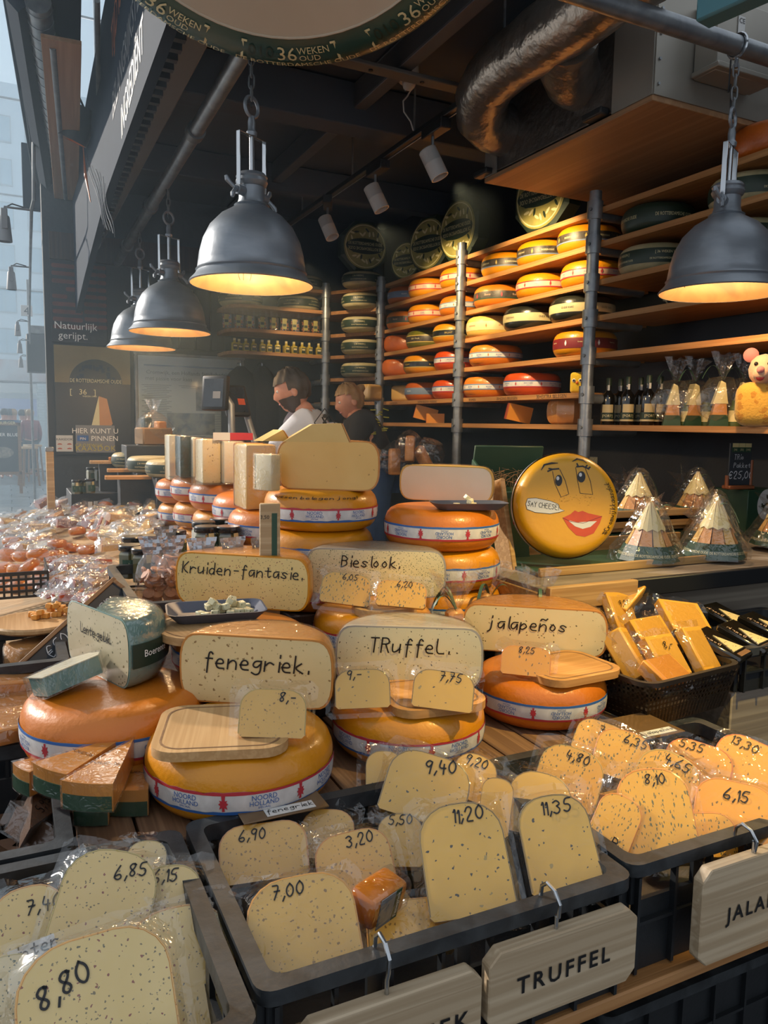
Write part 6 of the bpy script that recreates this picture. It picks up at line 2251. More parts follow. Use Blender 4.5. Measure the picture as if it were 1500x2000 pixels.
slice_at(784, 1160, 1.072, 98, 50, -5, 0.8, 'paste_chive_warm', 'rind_orange', '6,20', 'smaller bagged chive slice before the Bieslook half', G1, th=0.02, pspot=(0.05, 0.84), psize=0.016)
# mint pack lying on the left wheel
c, zt_ = LG
t = thing('mint_pack', 'shiny film wrapped mint green wedge lying on the left wheel', 'cheese', (az(135, 1345, zt_).x, az(135, 1345, zt_).y, zt_ + 0.012), 0, rot=(-0.25, -0.12, 0.55))
MB().prism([(-0.075, -0.04), (0.055, -0.045), (0.075, -0.02), (0.075, 0.02), (0.05, 0.045), (-0.065, 0.03)], 0, 0.04).build('wedge', 'rind_mint', t, 30)
MB().prism([(-0.078, -0.042), (0.056, -0.047), (0.077, -0.02), (0.077, 0.02), (0.051, 0.047), (-0.067, 0.032)], 0.0395, 0.0415).build('cut_face', 'paste_white', t, 30)
MB().prism([(-0.088, -0.05), (0.058, -0.05), (0.083, -0.02), (0.083, 0.022), (0.053, 0.05), (-0.075, 0.036)], -0.002, 0.0435).build('film', 'film_shiny', t, 30)

# aged wedges stacked before the left wheel
OW = 'film wrapped aged wedges'


def aged(px, py, z, rz, label, L=0.19, a=0.48, h=0.05, rot=None):
    p = az(px, py, z)
    t = wedge((p.x, p.y, z), rz, L, a, h, 'paste_amber', 'rind_amber', label, OW, rot, 'aged_wedge')
    put('green_label', rind_strip(L + 0.0015, a * 0.96, h * 0.55, 'card_green'), t)
    tx = font_text('OUD-36', 0.014)
    lay(tx, lambda u, v: (L * 0.62 - v, u, h + 0.0012)).build('stamp', 'ink', t, 0)
    pts = [(-0.006, 0)] + [((L + 0.006) * math.cos(-a / 2 - 0.01 + (a + 0.02) * i / 6), (L + 0.006) * math.sin(-a / 2 - 0.01 + (a + 0.02) * i / 6)) for i in range(7)]
    MB().prism(pts, -0.001, h + 0.003).build('film', 'film_shiny', t, 30)
    return t


zb = 0.767
aged(255, 1478, zb + 0.058, rad(215), 'upper left aged wedge pointing to the left orange wheel')
aged(262, 1490, zb + 0.062, rad(238), 'uppermost aged wedge in front, green label crumpled in film')
aged(300, 1510, zb + 0.001, rad(244), 'aged wedge standing on its side at the right of the wedge pile', h=0.05, L=0.175)
aged(222, 1545, zb + 0.001, rad(246), 'lower front aged wedge with green label on the timber', L=0.13)
aged(170, 1500, zb + 0.001, rad(205), 'aged wedge at the bottom left of the wedge pile', L=0.14)


# ================================================================ plastic crates
def crate(x0, x1, y0, y1, zr, hgt, label, m='crate_plastic', rz=0.0, holes=True):
    cx, cy = (x0 + x1) / 2, (y0 + y1) / 2
    w_, d = x1 - x0, y1 - y0
    t = thing('plastic_crate', label, 'crate', (cx, cy, zr - hgt), rz, 'stacking crates')
    f = 0.026
    # rim: a flat flange with a raised outer lip
    o_, i_ = rrect(w_, d, 0.025), rrect(w_ - 2 * f, d - 2 * f, 0.02)
    n = len(o_)
    vs_ = [(x, y, hgt - 0.022) for x, y in o_] + [(x, y, hgt) for x, y in o_] + [(x, y, hgt) for x, y in i_] + [(x, y, hgt - 0.03) for x, y in i_]
    fs = [(k * n + i, k * n + (i + 1) % n, (k + 1) * n + (i + 1) % n, (k + 1) * n + i) for k in range(3) for i in range(n)]
    MB().add(vs_, fs).build('rim', 'crate_worn', t)
    MB().box((0, 0, 0.004), (w_ - 2 * f, d - 2 * f, 0.008)).build('floor', m, t, 0)
    for s in (-1, 1):
        for ax_, L, off in ((0, w_, d / 2 - f + 0.006), (1, d, w_ / 2 - f + 0.006)):
            mb = MB()
            zlow = hgt - 0.075 if holes else hgt - 0.02
            def add(c, dd):
                if ax_ == 0:
                    mb.box((c[0], s * off, c[1]), (dd[0], 0.008, dd[1]))
                else:
                    mb.box((s * off, c[0], c[1]), (0.008, dd[0], dd[1]))
            Li = L - 2 * f
            add((0, zlow / 2), (Li, zlow))
            if holes:
                nw = max(2, int(Li / 0.13))
                for k in range(nw + 1):
                    add((-Li / 2 + Li * k / nw, hgt - 0.052), (0.022, 0.05))
                add((0, hgt - 0.025), (Li, 0.016))
            mb.build('side_wall', m, t, 0)
            nr = max(4, int(Li / 0.075))
            for k in range(nr + 1):
                u = -Li / 2 + Li * k / nr
                c = (u, s * (off + 0.009), (hgt - 0.025) / 2) if ax_ == 0 else (s * (off + 0.009), u, (hgt - 0.025) / 2)
                MB().box(c, (0.006, 0.012, hgt - 0.03) if ax_ == 0 else (0.012, 0.006, hgt - 0.03)).build('rib', m, t, 0)
            c = (0, s * (off + 0.008), hgt * 0.45) if ax_ == 0 else (s * (off + 0.008), 0, hgt * 0.45)
            MB().box(c, (Li, 0.012, 0.006) if ax_ == 0 else (0.012, Li, 0.006)).build('rib', m, t, 0)
    return t


o = MB().bbox((0, 0, 0), (2.1, 0.46, 0.025), 0.003).build('crate_shelf', 'wood_shelf_x')
o.location = (0.7, 1.08, 0.5865)
tag(o, 'plain wooden shelf board carrying the front row of crates', 'shelf')
for x in (-0.25, 1.65):
    q = MB().bbox((0, 0, 0), (0.06, 0.4, 0.57), 0.004).build('support', 'black_panel', o)
    q.location = (x - 0.7, 0, -0.3)
crate(-0.36, 0.242, 0.80, 1.285, 0.80, 0.20, 'crate of herb slices in the lower left corner')
crate(0.252, 0.866, 0.845, 1.30, 0.80, 0.20, 'crate of fenugreek and truffle slices above the Truffel sign')
crate(0.876, 1.50, 0.865, 1.30, 0.80, 0.20, 'crate of chive and orange slices above the Jalapeño sign')
crate(-0.52, 0.075, 1.30, 1.80, 0.80, 0.20, 'crate of brown wedges behind the lower left crate')
crate(-0.46, 0.118, 2.03, 2.42, 0.90, 0.14, 'crate with a leaning chalkboard at the left edge')
crate(0.288, 0.65, 2.14, 2.78, 1.0, 0.16, 'crate of dip jars and cookie bags behind the Kruiden-fantasie half')
for loc, d, lab in (((-0.22, 2.2, 0.37), (0.5, 0.3, 0.74), 'dark stand under the left crate with the chalkboard'), ((-0.22, 1.55, 0.29), (0.5, 0.4, 0.58), 'dark stand under the crate of brown wedges'), ((0.47, 2.46, 0.41), (0.3, 0.5, 0.82), 'dark stand under the jar crate')):
    q = MB().bbox((0, 0, 0), d, 0.004).build('crate_stand', 'black_panel')
    q.location = loc
    tag(q, lab, 'stand')
q = MB().bbox((0, 0, 0), (0.29, 0.55, 0.075), 0.003).build('crate_insert', 'card_kraft')
q.location = (0.469, 2.46, 0.8865)
tag(q, 'cardboard insert raising the jars inside the jar crate', 'insert')
crate(0.95, 1.45, 0.98, 1.35, 0.42, 0.2, 'empty black crate in shade under the front shelf', holes=False)

# hidden slices that the visible ones rest on
FG = 'bagged slices in the front crates'


def under(px, py, z, w_, h, rz, paste, rind, label, n=1):
    p = az(px, py, z)
    for k in range(n):
        M_ = Matrix.Translation((p.x, p.y, 0.612 + k * 0.034)) @ Matrix.Rotation(rz + k * 0.5, 4, 'Z')
        slice_thing(M_, w_, h, 0.03, paste, rind, '', label + (' lower' if k else ''), FG, spill=0.014, seed=k)


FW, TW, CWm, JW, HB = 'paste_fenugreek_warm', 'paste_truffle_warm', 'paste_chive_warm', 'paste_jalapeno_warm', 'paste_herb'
# crate at the lower left
slice_at(335, 1690, 0.765, 62, 66, -8, 0.8, HB, 'rind_thin_olive', '5', 'small herb slice at the back right of the lower left crate', FG, pspot=(-0.3, 0.75))
slice_at(285, 1690, 0.775, 76, 90, -6, 0.8, HB, 'rind_thin_olive', '', 'herb slice peeking out behind the 6,85 slice', FG)
slice_at(352, 1905, 0.735, 215, 250, 4, 0.75, HB, 'rind_amber', '', 'large herb slice glinting low in the lower left crate', FG)
slice_at(330, 1792, 0.765, 118, 190, -3, 0.8, HB, 'rind_thin_olive', '6,15', 'herb slice priced 6,15 at the right of the lower left crate', FG, pspot=(-0.1, 0.88))
slice_at(58, 1840, 0.765, 135, 205, 4, 0.8, HB, 'rind_amber', '7,40', 'herb slice priced 7,40 with a winter card at the left edge', FG, pspot=(0.22, 0.78))
slice_at(14, 1960, 0.78, 120, 170, 0, 0.8, 'paste_chive', 'rind_thin_olive', '', 'greenish slice cut by the left edge at the bottom', FG)
slice_at(205, 1765, 0.80, 182, 196, -16, 0.8, HB, 'rind_thin_olive', '6,85', 'herb slice priced 6,85 leaning at the back of the lower left crate', FG, pspot=(0.18, 0.80), tilt=0.3)
slice_at(190, 1955, 0.825, 290, 240, 6, 0.85, HB, 'rind_yellow', '8,80', 'biggest herb slice, priced 8,80, in the lower left corner', FG, pspot=(-0.2, 0.66), psize=0.025, tilt=0.35, th=0.035)
p = az(68, 1860, 0.80)
t = thing('winter_card', 'small white card handwritten winter stuck to the 7,40 slice', 'card')
c = az(65, 1865, 0.792)
t.matrix_world = frame(c, (CAM - c) * 0.8 + UP * 0.4, rad(12))
MB().box((0, 0, 0), (0.058, 0.032, 0.001)).build('card', 'paper', t, 0)
lay(hand_text('winter', 0.016, 0.12), lambda u, v: (u, v + 0.005, 0.0012)).build('handwriting', 'ink', t, 0)
lay(hand_text('kaas', 0.012, 0.12), lambda u, v: (u + 0.01, v - 0.012, 0.0012)).build('handwriting', 'ink', t, 0)
# middle crate, fenugreek side
slice_at(800, 1805, 0.72, 170, 90, 6, 0.6, FW, 'rind_yellow', '', 'fenugreek slice lying low at the crate front under the round pack', FG)
slice_at(640, 1628, 0.755, 104, 90, -4, 0.8, FW, 'rind_orange', '', 'fenugreek slice behind the 3,20 one', FG)
slice_at(515, 1662, 0.76, 172, 104, 4, 0.75, FW, 'rind_orange', '6,90', 'fenugreek slice priced 6,90 at the back left of the middle crate', FG, pspot=(-0.12, 0.78))
slice_at(692, 1683, 0.775, 150, 112, 12, 0.8, FW, 'rind_orange', '3,20', 'small fenugreek slice priced 3,20', FG, pspot=(0.12, 0.80))
slice_at(592, 1805, 0.785, 215, 178, 8, 0.7, FW, 'rind_yellow', '7,00', 'thick fenugreek slice priced 7,00 at the crate front', FG, pspot=(-0.1, 0.84), th=0.05)
p = az(733, 1775, 0.755)
t = thing('round_pack', 'small orange cheese end pack with a purple and green label', 'cheese', p, 0, rot=(0.2, 0.05, 0.45))
MB().bbox((0, 0, 0.02), (0.082, 0.05, 0.052), 0.008, seg=2).build('cheese', 'wax_orange', t)
b_ = MB().box((-0.012, -0.0262, 0.02), (0.036, 0.001, 0.052)).build('label', 'print_grey', t, 0)
MB().box((0.014, -0.0262, 0.02), (0.014, 0.001, 0.052)).build('green_label', 'card_green', t, 0)
lay(font_text('Fenegriek', 0.011), lambda u, v: (0.017 - v, -0.0272, 0.02 + u)).build('lettering', 'print_white', b_, 0)
MB().bbox((0, 0, 0.02), (0.11, 0.056, 0.058), 0.01).build('bag', 'film_shiny', t)
# middle crate, truffle side
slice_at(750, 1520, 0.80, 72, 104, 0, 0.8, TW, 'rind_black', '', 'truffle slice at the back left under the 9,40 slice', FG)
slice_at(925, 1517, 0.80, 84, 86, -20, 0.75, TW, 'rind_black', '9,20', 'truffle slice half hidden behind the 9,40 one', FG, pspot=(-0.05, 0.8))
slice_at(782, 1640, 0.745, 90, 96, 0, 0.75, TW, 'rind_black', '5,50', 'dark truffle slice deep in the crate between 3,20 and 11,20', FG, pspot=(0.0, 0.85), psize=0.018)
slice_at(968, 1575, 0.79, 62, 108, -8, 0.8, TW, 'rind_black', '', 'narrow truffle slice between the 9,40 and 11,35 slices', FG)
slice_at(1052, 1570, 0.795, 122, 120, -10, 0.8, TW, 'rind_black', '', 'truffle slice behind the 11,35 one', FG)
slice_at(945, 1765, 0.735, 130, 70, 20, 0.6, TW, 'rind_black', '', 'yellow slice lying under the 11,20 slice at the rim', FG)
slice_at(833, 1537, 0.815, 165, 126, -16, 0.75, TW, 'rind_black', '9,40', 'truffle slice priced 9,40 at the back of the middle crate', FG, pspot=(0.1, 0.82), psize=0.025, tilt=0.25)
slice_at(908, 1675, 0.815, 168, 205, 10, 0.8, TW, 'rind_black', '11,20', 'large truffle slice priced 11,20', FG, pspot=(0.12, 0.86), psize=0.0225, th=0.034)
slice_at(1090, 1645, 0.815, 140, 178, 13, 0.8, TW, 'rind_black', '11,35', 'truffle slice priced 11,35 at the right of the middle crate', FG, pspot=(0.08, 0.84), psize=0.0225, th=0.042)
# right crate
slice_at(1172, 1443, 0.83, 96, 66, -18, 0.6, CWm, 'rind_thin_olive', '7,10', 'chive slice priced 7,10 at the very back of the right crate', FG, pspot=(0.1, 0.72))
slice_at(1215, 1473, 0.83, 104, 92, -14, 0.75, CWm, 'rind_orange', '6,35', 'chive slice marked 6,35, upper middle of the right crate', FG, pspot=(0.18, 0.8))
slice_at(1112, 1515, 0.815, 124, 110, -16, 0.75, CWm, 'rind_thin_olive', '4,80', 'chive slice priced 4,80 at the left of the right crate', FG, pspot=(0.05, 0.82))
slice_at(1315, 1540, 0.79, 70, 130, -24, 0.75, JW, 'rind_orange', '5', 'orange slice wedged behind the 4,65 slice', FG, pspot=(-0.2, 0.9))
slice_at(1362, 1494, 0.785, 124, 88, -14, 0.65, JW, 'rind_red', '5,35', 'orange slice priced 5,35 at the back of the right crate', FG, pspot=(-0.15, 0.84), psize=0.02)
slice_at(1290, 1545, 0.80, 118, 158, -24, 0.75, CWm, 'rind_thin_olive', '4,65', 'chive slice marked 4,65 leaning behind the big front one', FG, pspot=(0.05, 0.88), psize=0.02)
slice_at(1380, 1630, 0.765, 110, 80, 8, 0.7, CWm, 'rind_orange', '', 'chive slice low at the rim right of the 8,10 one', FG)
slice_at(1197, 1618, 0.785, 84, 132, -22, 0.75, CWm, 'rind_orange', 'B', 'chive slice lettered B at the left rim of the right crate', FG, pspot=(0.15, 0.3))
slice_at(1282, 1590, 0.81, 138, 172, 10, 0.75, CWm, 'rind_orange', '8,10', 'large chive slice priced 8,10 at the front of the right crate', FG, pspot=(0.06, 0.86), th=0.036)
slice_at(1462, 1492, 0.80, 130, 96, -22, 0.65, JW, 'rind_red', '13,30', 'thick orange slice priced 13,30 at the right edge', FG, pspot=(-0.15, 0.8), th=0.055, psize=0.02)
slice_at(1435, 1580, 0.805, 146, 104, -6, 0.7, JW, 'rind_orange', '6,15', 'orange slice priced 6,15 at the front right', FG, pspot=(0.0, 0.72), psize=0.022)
for px, py, rz_, pa, lab in ((560, 1700, 0.2, FW, 'flat fenugreek slice at the bottom of the middle crate'), (700, 1780, 1.0, FW, 'flat fenugreek slice under the round pack'), (900, 1640, 0.5, TW, 'flat truffle slice at the bottom of the middle crate'), (1060, 1620, 0.1, TW, 'flat truffle slice in the corner of the middle crate'),
                             (1180, 1560, 0.4, CWm, 'flat chive slice at the bottom of the right crate'), (1330, 1560, 0.9, CWm, 'flat chive slice under the 4,65 slice'), (1450, 1530, 0.2, JW, 'flat orange slice at the bottom of the right crate'), (330, 1850, 0.3, HB, 'flat herb slice at the bottom of the lower left crate')):
    under(px, py, 0.63, 0.15, 0.15, rz_, pa, 'rind_orange', lab, n=2)


# name cards on clear plates
def name_plate(px, py, z, w_, d, text, label, rz, tsize=0.02, off=(0, 0)):
    p = az(px, py, z)
    t = thing('name_plate', label, 'sign', p, rz)
    MB().bbox((0, 0.0, 0), (w_, d, 0.003), 0.001).build('plate', 'acrylic', t)
    q = MB().box((off[0], off[1], 0.0025), (0.092, 0.026, 0.001)).build('paper_strip', 'paper', t, 0)
    lay(hand_text(text, tsize, 0.1), lambda u, v: (off[0] + u, off[1] + v, 0.0036)).build('handwriting', 'ink', q, 0)


name_plate(545, 1568, 0.803, 0.16, 0.10, 'fenegriek', 'brown name plate handwritten fenegriek at the back of the middle crate', 0.0, 0.014, (0.01, -0.032))
name_plate(1245, 1420, 0.803, 0.17, 0.13, 'jalapeños', 'brown name plate handwritten jalapeños behind the right crate', 0.0, 0.014, (0.02, -0.045))


# wooden hanging signs
def hang_sign(x0, x1, z0, z1, hx, text, label, tsize, tx):
    Y = 0.828
    t = thing('hanging_sign', label, 'sign', ((x0 + x1) / 2, Y, z0))
    w_, h = x1 - x0, z1 - z0
    c = 0.018
    poly = [(-w_ / 2 + c, 0), (w_ / 2 - c, 0), (w_ / 2, c), (w_ / 2, h - c), (w_ / 2 - c, h), (-w_ / 2 + c, h), (-w_ / 2, h - c), (-w_ / 2, c)]
    bm = bmesh.new()
    vv = [bm.verts.new((x, -0.011, z)) for x, z in poly]
    fc = bm.faces.new(vv)
    ex = bmesh.ops.extrude_face_region(bm, geom=[fc])
    bmesh.ops.translate(bm, vec=(0, 0.022, 0), verts=[v for v in ex['geom'] if isinstance(v, bmesh.types.BMVert)])
    bmesh.ops.recalc_face_normals(bm, faces=bm.faces)
    bmesh.ops.bevel(bm, geom=bm.edges[:], offset=0.002, segments=1, affect='EDGES')
    bm.verts.index_update()
    MB().add([v.co for v in bm.verts], [[v.index for v in f.verts] for f in bm.faces]).build('board', 'wood_sign', t, 0)
    bm.free()
    words('lettering', 'ink', t, font_text(text, tsize, 1.3, bold=0.018), (tx, -0.0125, h * 0.40), XV, ZV)
    xx = hx - (x0 + x1) / 2
    top = 0.812 - z0
    MB().tube([(xx, 0, h - 0.03), (xx, 0, h + 0.02), (xx, -0.004, top - 0.02), (xx, -0.006, top), (xx, 0.006, top + 0.014), (xx, 0.024, top + 0.017), (xx, 0.036, top + 0.006), (xx, 0.038, top - 0.01)], 0.0032, 8).build('hook', 'chrome', t)
    return t


hang_sign(0.295, 0.563, 0.625, 0.76, 0.42, 'FENEGRIEK', 'wooden sign at the bottom edge, mostly cut off, ending in IEK', 0.036, 0.0)
hang_sign(0.574, 0.846, 0.652, 0.772, 0.696, 'TRUFFEL', 'pale wooden hanging sign lettered Truffel', 0.036, -0.004)
hang_sign(0.985, 1.28, 0.622, 0.79, 1.112, 'JALAPEÑO', 'wooden hanging sign lettered Jalapeño at the right edge', 0.036, 0.015)


# ================================================================ woven basket and black trays
def basket():
    rz = rad(6)
    p = az(1268, 1345, 0.885)
    t = thing('woven_basket', 'dark brown woven plastic basket of cheese packs', 'basket', (1.535, 1.475, 0.766), rz)
    w0, d0, w1, d1, h = 0.31, 0.21, 0.37, 0.26, 0.12
    MB().prism(rrect(w0, d0, 0.03), 0, 0.004).build('floor', 'basket_plastic', t)
    ro, ri = rrect(w1 + 0.012, d1 + 0.012, 0.045, 5), rrect(w1 - 0.012, d1 - 0.012, 0.04, 5)
    n = len(ro)
    MB().add([(x, y, h - 0.008) for x, y in ro] + [(x, y, h + 0.004) for x, y in ro] + [(x, y, h + 0.004) for x, y in ri] + [(x, y, h - 0.008) for x, y in ri],
             [(k * n + i, k * n + (i + 1) % n, (k + 1) % 4 * n + (i + 1) % n, (k + 1) % 4 * n + i) for k in range(4) for i in range(n)]).build('rim', 'basket_plastic', t)

    def side(q, z):          # q 0..1 round the basket
        k = z / h
        w_, d = w0 + (w1 - w0) * k, d0 + (d1 - d0) * k
        per = 2 * (w_ + d)
        s = q * per
        if s < w_: return (-w_ / 2 + s, -d / 2, z)
        s -= w_
        if s < d: return (w_ / 2, -d / 2 + s, z)
        s -= d
        if s < w_: return (w_ / 2 - s, d / 2, z)
        s -= w_
        return (-w_ / 2, d / 2 - s, z)
    N_ = 84
    mb = MB()
    for i in range(N_):
        q = i / N_
        mb.add([side(q, 0.0), side(q + 0.5 / N_, 0.0), side(q + 0.5 / N_, h - 0.005), side(q, h - 0.005)], [(0, 1, 2, 3)])
    mb.build('upright_weave', 'basket_plastic', t, 0)
    for j in range(9):
        z0_ = j * 0.0135 + 0.002
        hh = 0.0128 if j < 3 else 0.006
        mb = MB()
        for i in range(N_):
            mb.add([side(i / N_, z0_), side(min(0.99999, (i + 1) / N_), z0_), side(min(0.99999, (i + 1) / N_), z0_ + hh), side(i / N_, z0_ + hh)], [(0, 1, 2, 3)])
        mb.build('weave_row', 'basket_plastic', t, 0)
    return t


basket()
BG = 'bagged cheese pieces in the woven basket'


def bag_block(px, py, z, w_, d, h, rot, m, label, group, price='', bm_='film', seed=1):
    p = az(px, py, z)
    t = thing('bagged_cheese', label, 'cheese', p, 0, group, rot=rot)
    MB().bbox((0, 0, h / 2), (w_, d, h), min(w_, d, h) * 0.08).build('cheese', m, t)
    rn = random.Random(seed)
    def fn(u, v):
        x, y = (u - 0.5) * (w_ + 0.05), (v - 0.5) * (d + 0.05)
        inside = abs(x) < w_ / 2 + 0.002 and abs(y) < d / 2 + 0.002
        return (x, y, h + 0.003 if inside else h * 0.45 + rn.uniform(-0.008, 0.012))
    MB().sheet(fn, 9, 9).build('bag', bm_, t, 25)
    if price:
        lay(hand_text(price, 0.02, 0.12), lambda u, v: (u + 0.01, v + d * 0.2, h + 0.0045)).build('price', 'ink', t, 0)
    return t


for k, (px, py, z, w_, d, h, rot, m, pr_, lab) in enumerate((
        (1205, 1205, 0.93, 0.10, 0.14, 0.03, (1.0, 0.1, 0.15), 'paste_butter', '9,20', 'butter yellow piece priced 9,20 standing at the back of the basket'),
        (1225, 1178, 0.96, 0.15, 0.05, 0.035, (0.3, -0.35, 0.4), 'paste_butter', '', 'long yellow stick bag at the very back of the basket'),
        (1330, 1215, 0.93, 0.14, 0.12, 0.03, (0.6, 0.15, -0.2), 'paste_butter', '', 'folded bag of thin slices at the right of the basket'),
        (1265, 1245, 0.91, 0.13, 0.10, 0.03, (0.8, 0.0, 0.1), 'paste_butter', '', 'yellow piece in the middle of the basket'),
        (1355, 1275, 0.895, 0.09, 0.13, 0.03, (0.9, 0.1, 0.2), 'paste_butter', '', 'pale wide piece at the right inside the basket'),
        (1205, 1290, 0.88, 0.06, 0.14, 0.06, (0.9, 0.2, 0.5), 'paste_butter', '', 'tall piece leaning at the left inside the basket'),
        (1290, 1290, 0.885, 0.10, 0.12, 0.035, (0.85, 0.0, 0.05), 'paste_butter', '8,-', 'piece with a paper label priced 8,- in the basket'),
        (1290, 1325, 0.865, 0.11, 0.08, 0.04, (0.5, 0.0, 0.15), 'paste_amber', '', 'orange block at the front of the basket'),
        (1170, 1260, 0.885, 0.08, 0.08, 0.05, (0.3, 0.3, 0.6), 'paste_butter', '', 'small yellow block by the jalapeños half'))):
    bag_block(px, py, z, w_, d, h, rot, m, lab, BG, pr_, 'film', k)

crate(1.80, 2.32, 1.42, 1.76, 0.90, 0.13, 'black tray crate of triangular packs at the right edge')
q = MB().bbox((0, 0, 0), (0.5, 0.3, 0.765), 0.004).build('crate_stand', 'wood_grey')
q.location = (2.06, 1.6, 0.3825)
tag(q, 'grey plank stand under the black tray crate', 'stand')
mat('pack_black', '15130f', 0.18, coat=0.6)
for k, (px, py, rz_, tl) in enumerate(((1405, 1260, 0.35, 0.35), (1455, 1245, 0.3, 0.35), (1415, 1205, 0.2, 0.3), (1495, 1225, 0.3, 0.3))):
    p = az(px, py, 0.905)
    t = thing('triangle_pack', 'glossy black pack with a triangular window, %s' % ['nearest the basket', 'second along the tray', 'at the back left of the tray', 'cut by the right edge'][k], 'cheese', (p.x, p.y, 0.895), 0, 'black triangular window packs', rot=(tl, 0, rz_))
    MB().bbox((0, 0, 0.012), (0.105, 0.145, 0.024), 0.006).build('tray', 'pack_black', t)
    w_ = MB().prism([(-0.032, -0.045), (0.040, -0.045), (0.0, 0.03)], 0.0242, 0.0262).build('cheese_window', 'paste_jalapeno', t, 0)
    MB().box((0.005, -0.06, 0.0247), (0.07, 0.014, 0.001)).build('brown_label', 'wood_frame', t, 0)
    lay(hand_text('Boerin', 0.016, 0.1), lambda u, v: (-0.038 + v * 0.9 + 0.0, u * 0.9 + 0.02, 0.0255)).build('lettering', 'band_white_orange', t, 0)

# cellophane gift twists behind the truffle half
for k, (px, py, z, lab) in enumerate(((888, 1190, 0.90, 'clear twisted bag with ribbon between the Bieslook and jalapeños halves'), (950, 1165, 0.90, 'second clear twisted bag behind the jalapeños half'), (1045, 1180, 0.93, 'tall clear bag tuft with green ribbon above the jalapeños half'))):
    p = ad(px, py, (2.12, 2.34, 2.30)[k])
    t = thing('twisted_bag', lab, 'bag', (p.x, p.y, 0.90), 0.6 * k, 'clear twisted bags')
    blob(0.06, 0.055, (p.z - 0.905) / 2, 40 + k, 0.12).build('bag', 'cellophane', t, 10)
    MB().bbox((0, 0, 0.05), (0.05, 0.04, 0.1), 0.01).build('cheese', 'paste_old', t)
    tuft((0, 0, p.z - 0.905), (0.1 * (k - 1), -0.1, 1), 0.11, 0.012, 0.055, 50 + k).build('tail', 'cellophane', t, 10)
    ribbon((0, -0.01, p.z - 0.905), 60 + k, 1.2, 3).build('ribbon', 'ribbon', t, 40)
q = MB().bbox((0, 0, 0), (0.2, 0.3, 0.135), 0.004).build('riser', 'wood_dark')
q.location = (1.42, 1.98, 0.833)
tag(q, 'dark riser under the twisted clear bags', 'riser')
# spotted half behind the smiling wheel
half_cheese((1075, 928), (1198, 930), 1.215, 0.115, 'paste_chive', 'rind_grey', '', 'speckled pale half cheese behind the smiling wheel', corner=0.04)


# ================================================================ packed cheeses beside the alley
def make_mini(m='wax_orange'):
    t = thing('baby_cheese', 'x', 'cheese')
    MB().lathe(superprof(0.046, 0.042, a=0.022, k=8), 22).build('wax', m, t, 60)
    blob(0.060, 0.055, 0.026, 7, 0.16).build('film', 'cellophane', t, 10)
    return t


def make_oval():
    t = thing('oval_cheese', 'x', 'cheese')
    MB().lathe([(0, 0), (0.03, 0.004), (0.044, 0.02), (0.046, 0.035), (0.036, 0.055), (0.018, 0.064), (0, 0.066)], 20, T=Matrix.Diagonal((1.5, 1.0, 0.95, 1))).build('wax', 'wax_orange', t, 60)
    blob(0.085, 0.055, 0.04, 9, 0.14).build('film', 'cellophane', t, 10)
    return t


def make_bag(m, rind, seed, kind=0):
    def f():
        t = thing('bagged_wedge', 'x', 'cheese')
        if kind == 0:
            MB().prism([(-0.055, -0.03), (0.055, -0.008), (0.055, 0.008), (-0.055, 0.03)], 0.002, 0.04).build('cheese', m, t, 20)
            MB().prism([(-0.057, -0.031), (-0.054, -0.031), (-0.054, 0.031), (-0.057, 0.031)], 0.001, 0.041).build('rind', rind, t, 20)
        elif kind == 1:
            MB().prism([(x, y) for x, y in outline(0.085, 0.09, 0.035)], 0.002, 0.02, T=Matrix.Translation((0, -0.045, 0))).build('cheese', m, t, 20)
            MB().box((0.0, 0.0, 0.0215), (0.04, 0.025, 0.001)).build('sticker', rind, t, 0)
        else:
            for k in range(3):
                MB().bbox((0, (k - 1) * 0.018, 0.012), (0.13, 0.015, 0.02), 0.003).build('stick', m if k != 1 else rind, t)
        rn = random.Random(seed)
        L, W = (0.17, 0.10) if kind != 1 else (0.13, 0.14)
        def fn(u, v):
            x, y = (u - 0.5) * L, (v - 0.5) * W
            q = max(abs(u - 0.5), abs(v - 0.5)) * 2
            zt = 0.046 if kind == 0 else 0.026
            return (x * (1 + rn.uniform(-0.03, 0.03)), y * (1 + rn.uniform(-0.04, 0.04)), zt * (1 - q ** 3) + 0.012 + rn.uniform(-0.004, 0.006) * (0.4 + q))
        MB().sheet(fn, 8, 7).build('bag', 'film_glint', t, 15)
        return t
    return f


film('film_glint', refl=0.2, haze=0.08, rough=0.14, bump=0.8, bscale=28)
MINI, OVAL = Proto(make_mini), Proto(make_oval)
BAGS = [Proto(make_bag('paste_old', 'wax_red', 1, 0)), Proto(make_bag('paste_plain', 'rind_amber', 2, 0)), Proto(make_bag('pale_pack', 'paper', 3, 1)), Proto(make_bag('meat', 'wax_red', 4, 0)),
        Proto(make_bag('paste_brown', 'rind_brown', 5, 1)), Proto(make_bag('pepper', 'paste_pale', 6, 2)), Proto(make_bag('paste_pale', 'wax_red', 7, 2))]
BNAME = ['amber wedge', 'yellow wedge', 'pale slice', 'dark red wedge', 'brown slice', 'orange and white sticks', 'pale and red sticks']


def on(px, py, dz=0.0):
    p = slope(px, py, SA, SB)
    return Vector((p.x, p.y, p.z + dz))


rn = random.Random(12)
ROWN = ['front', 'second', 'third', 'fourth', 'fifth', 'sixth']
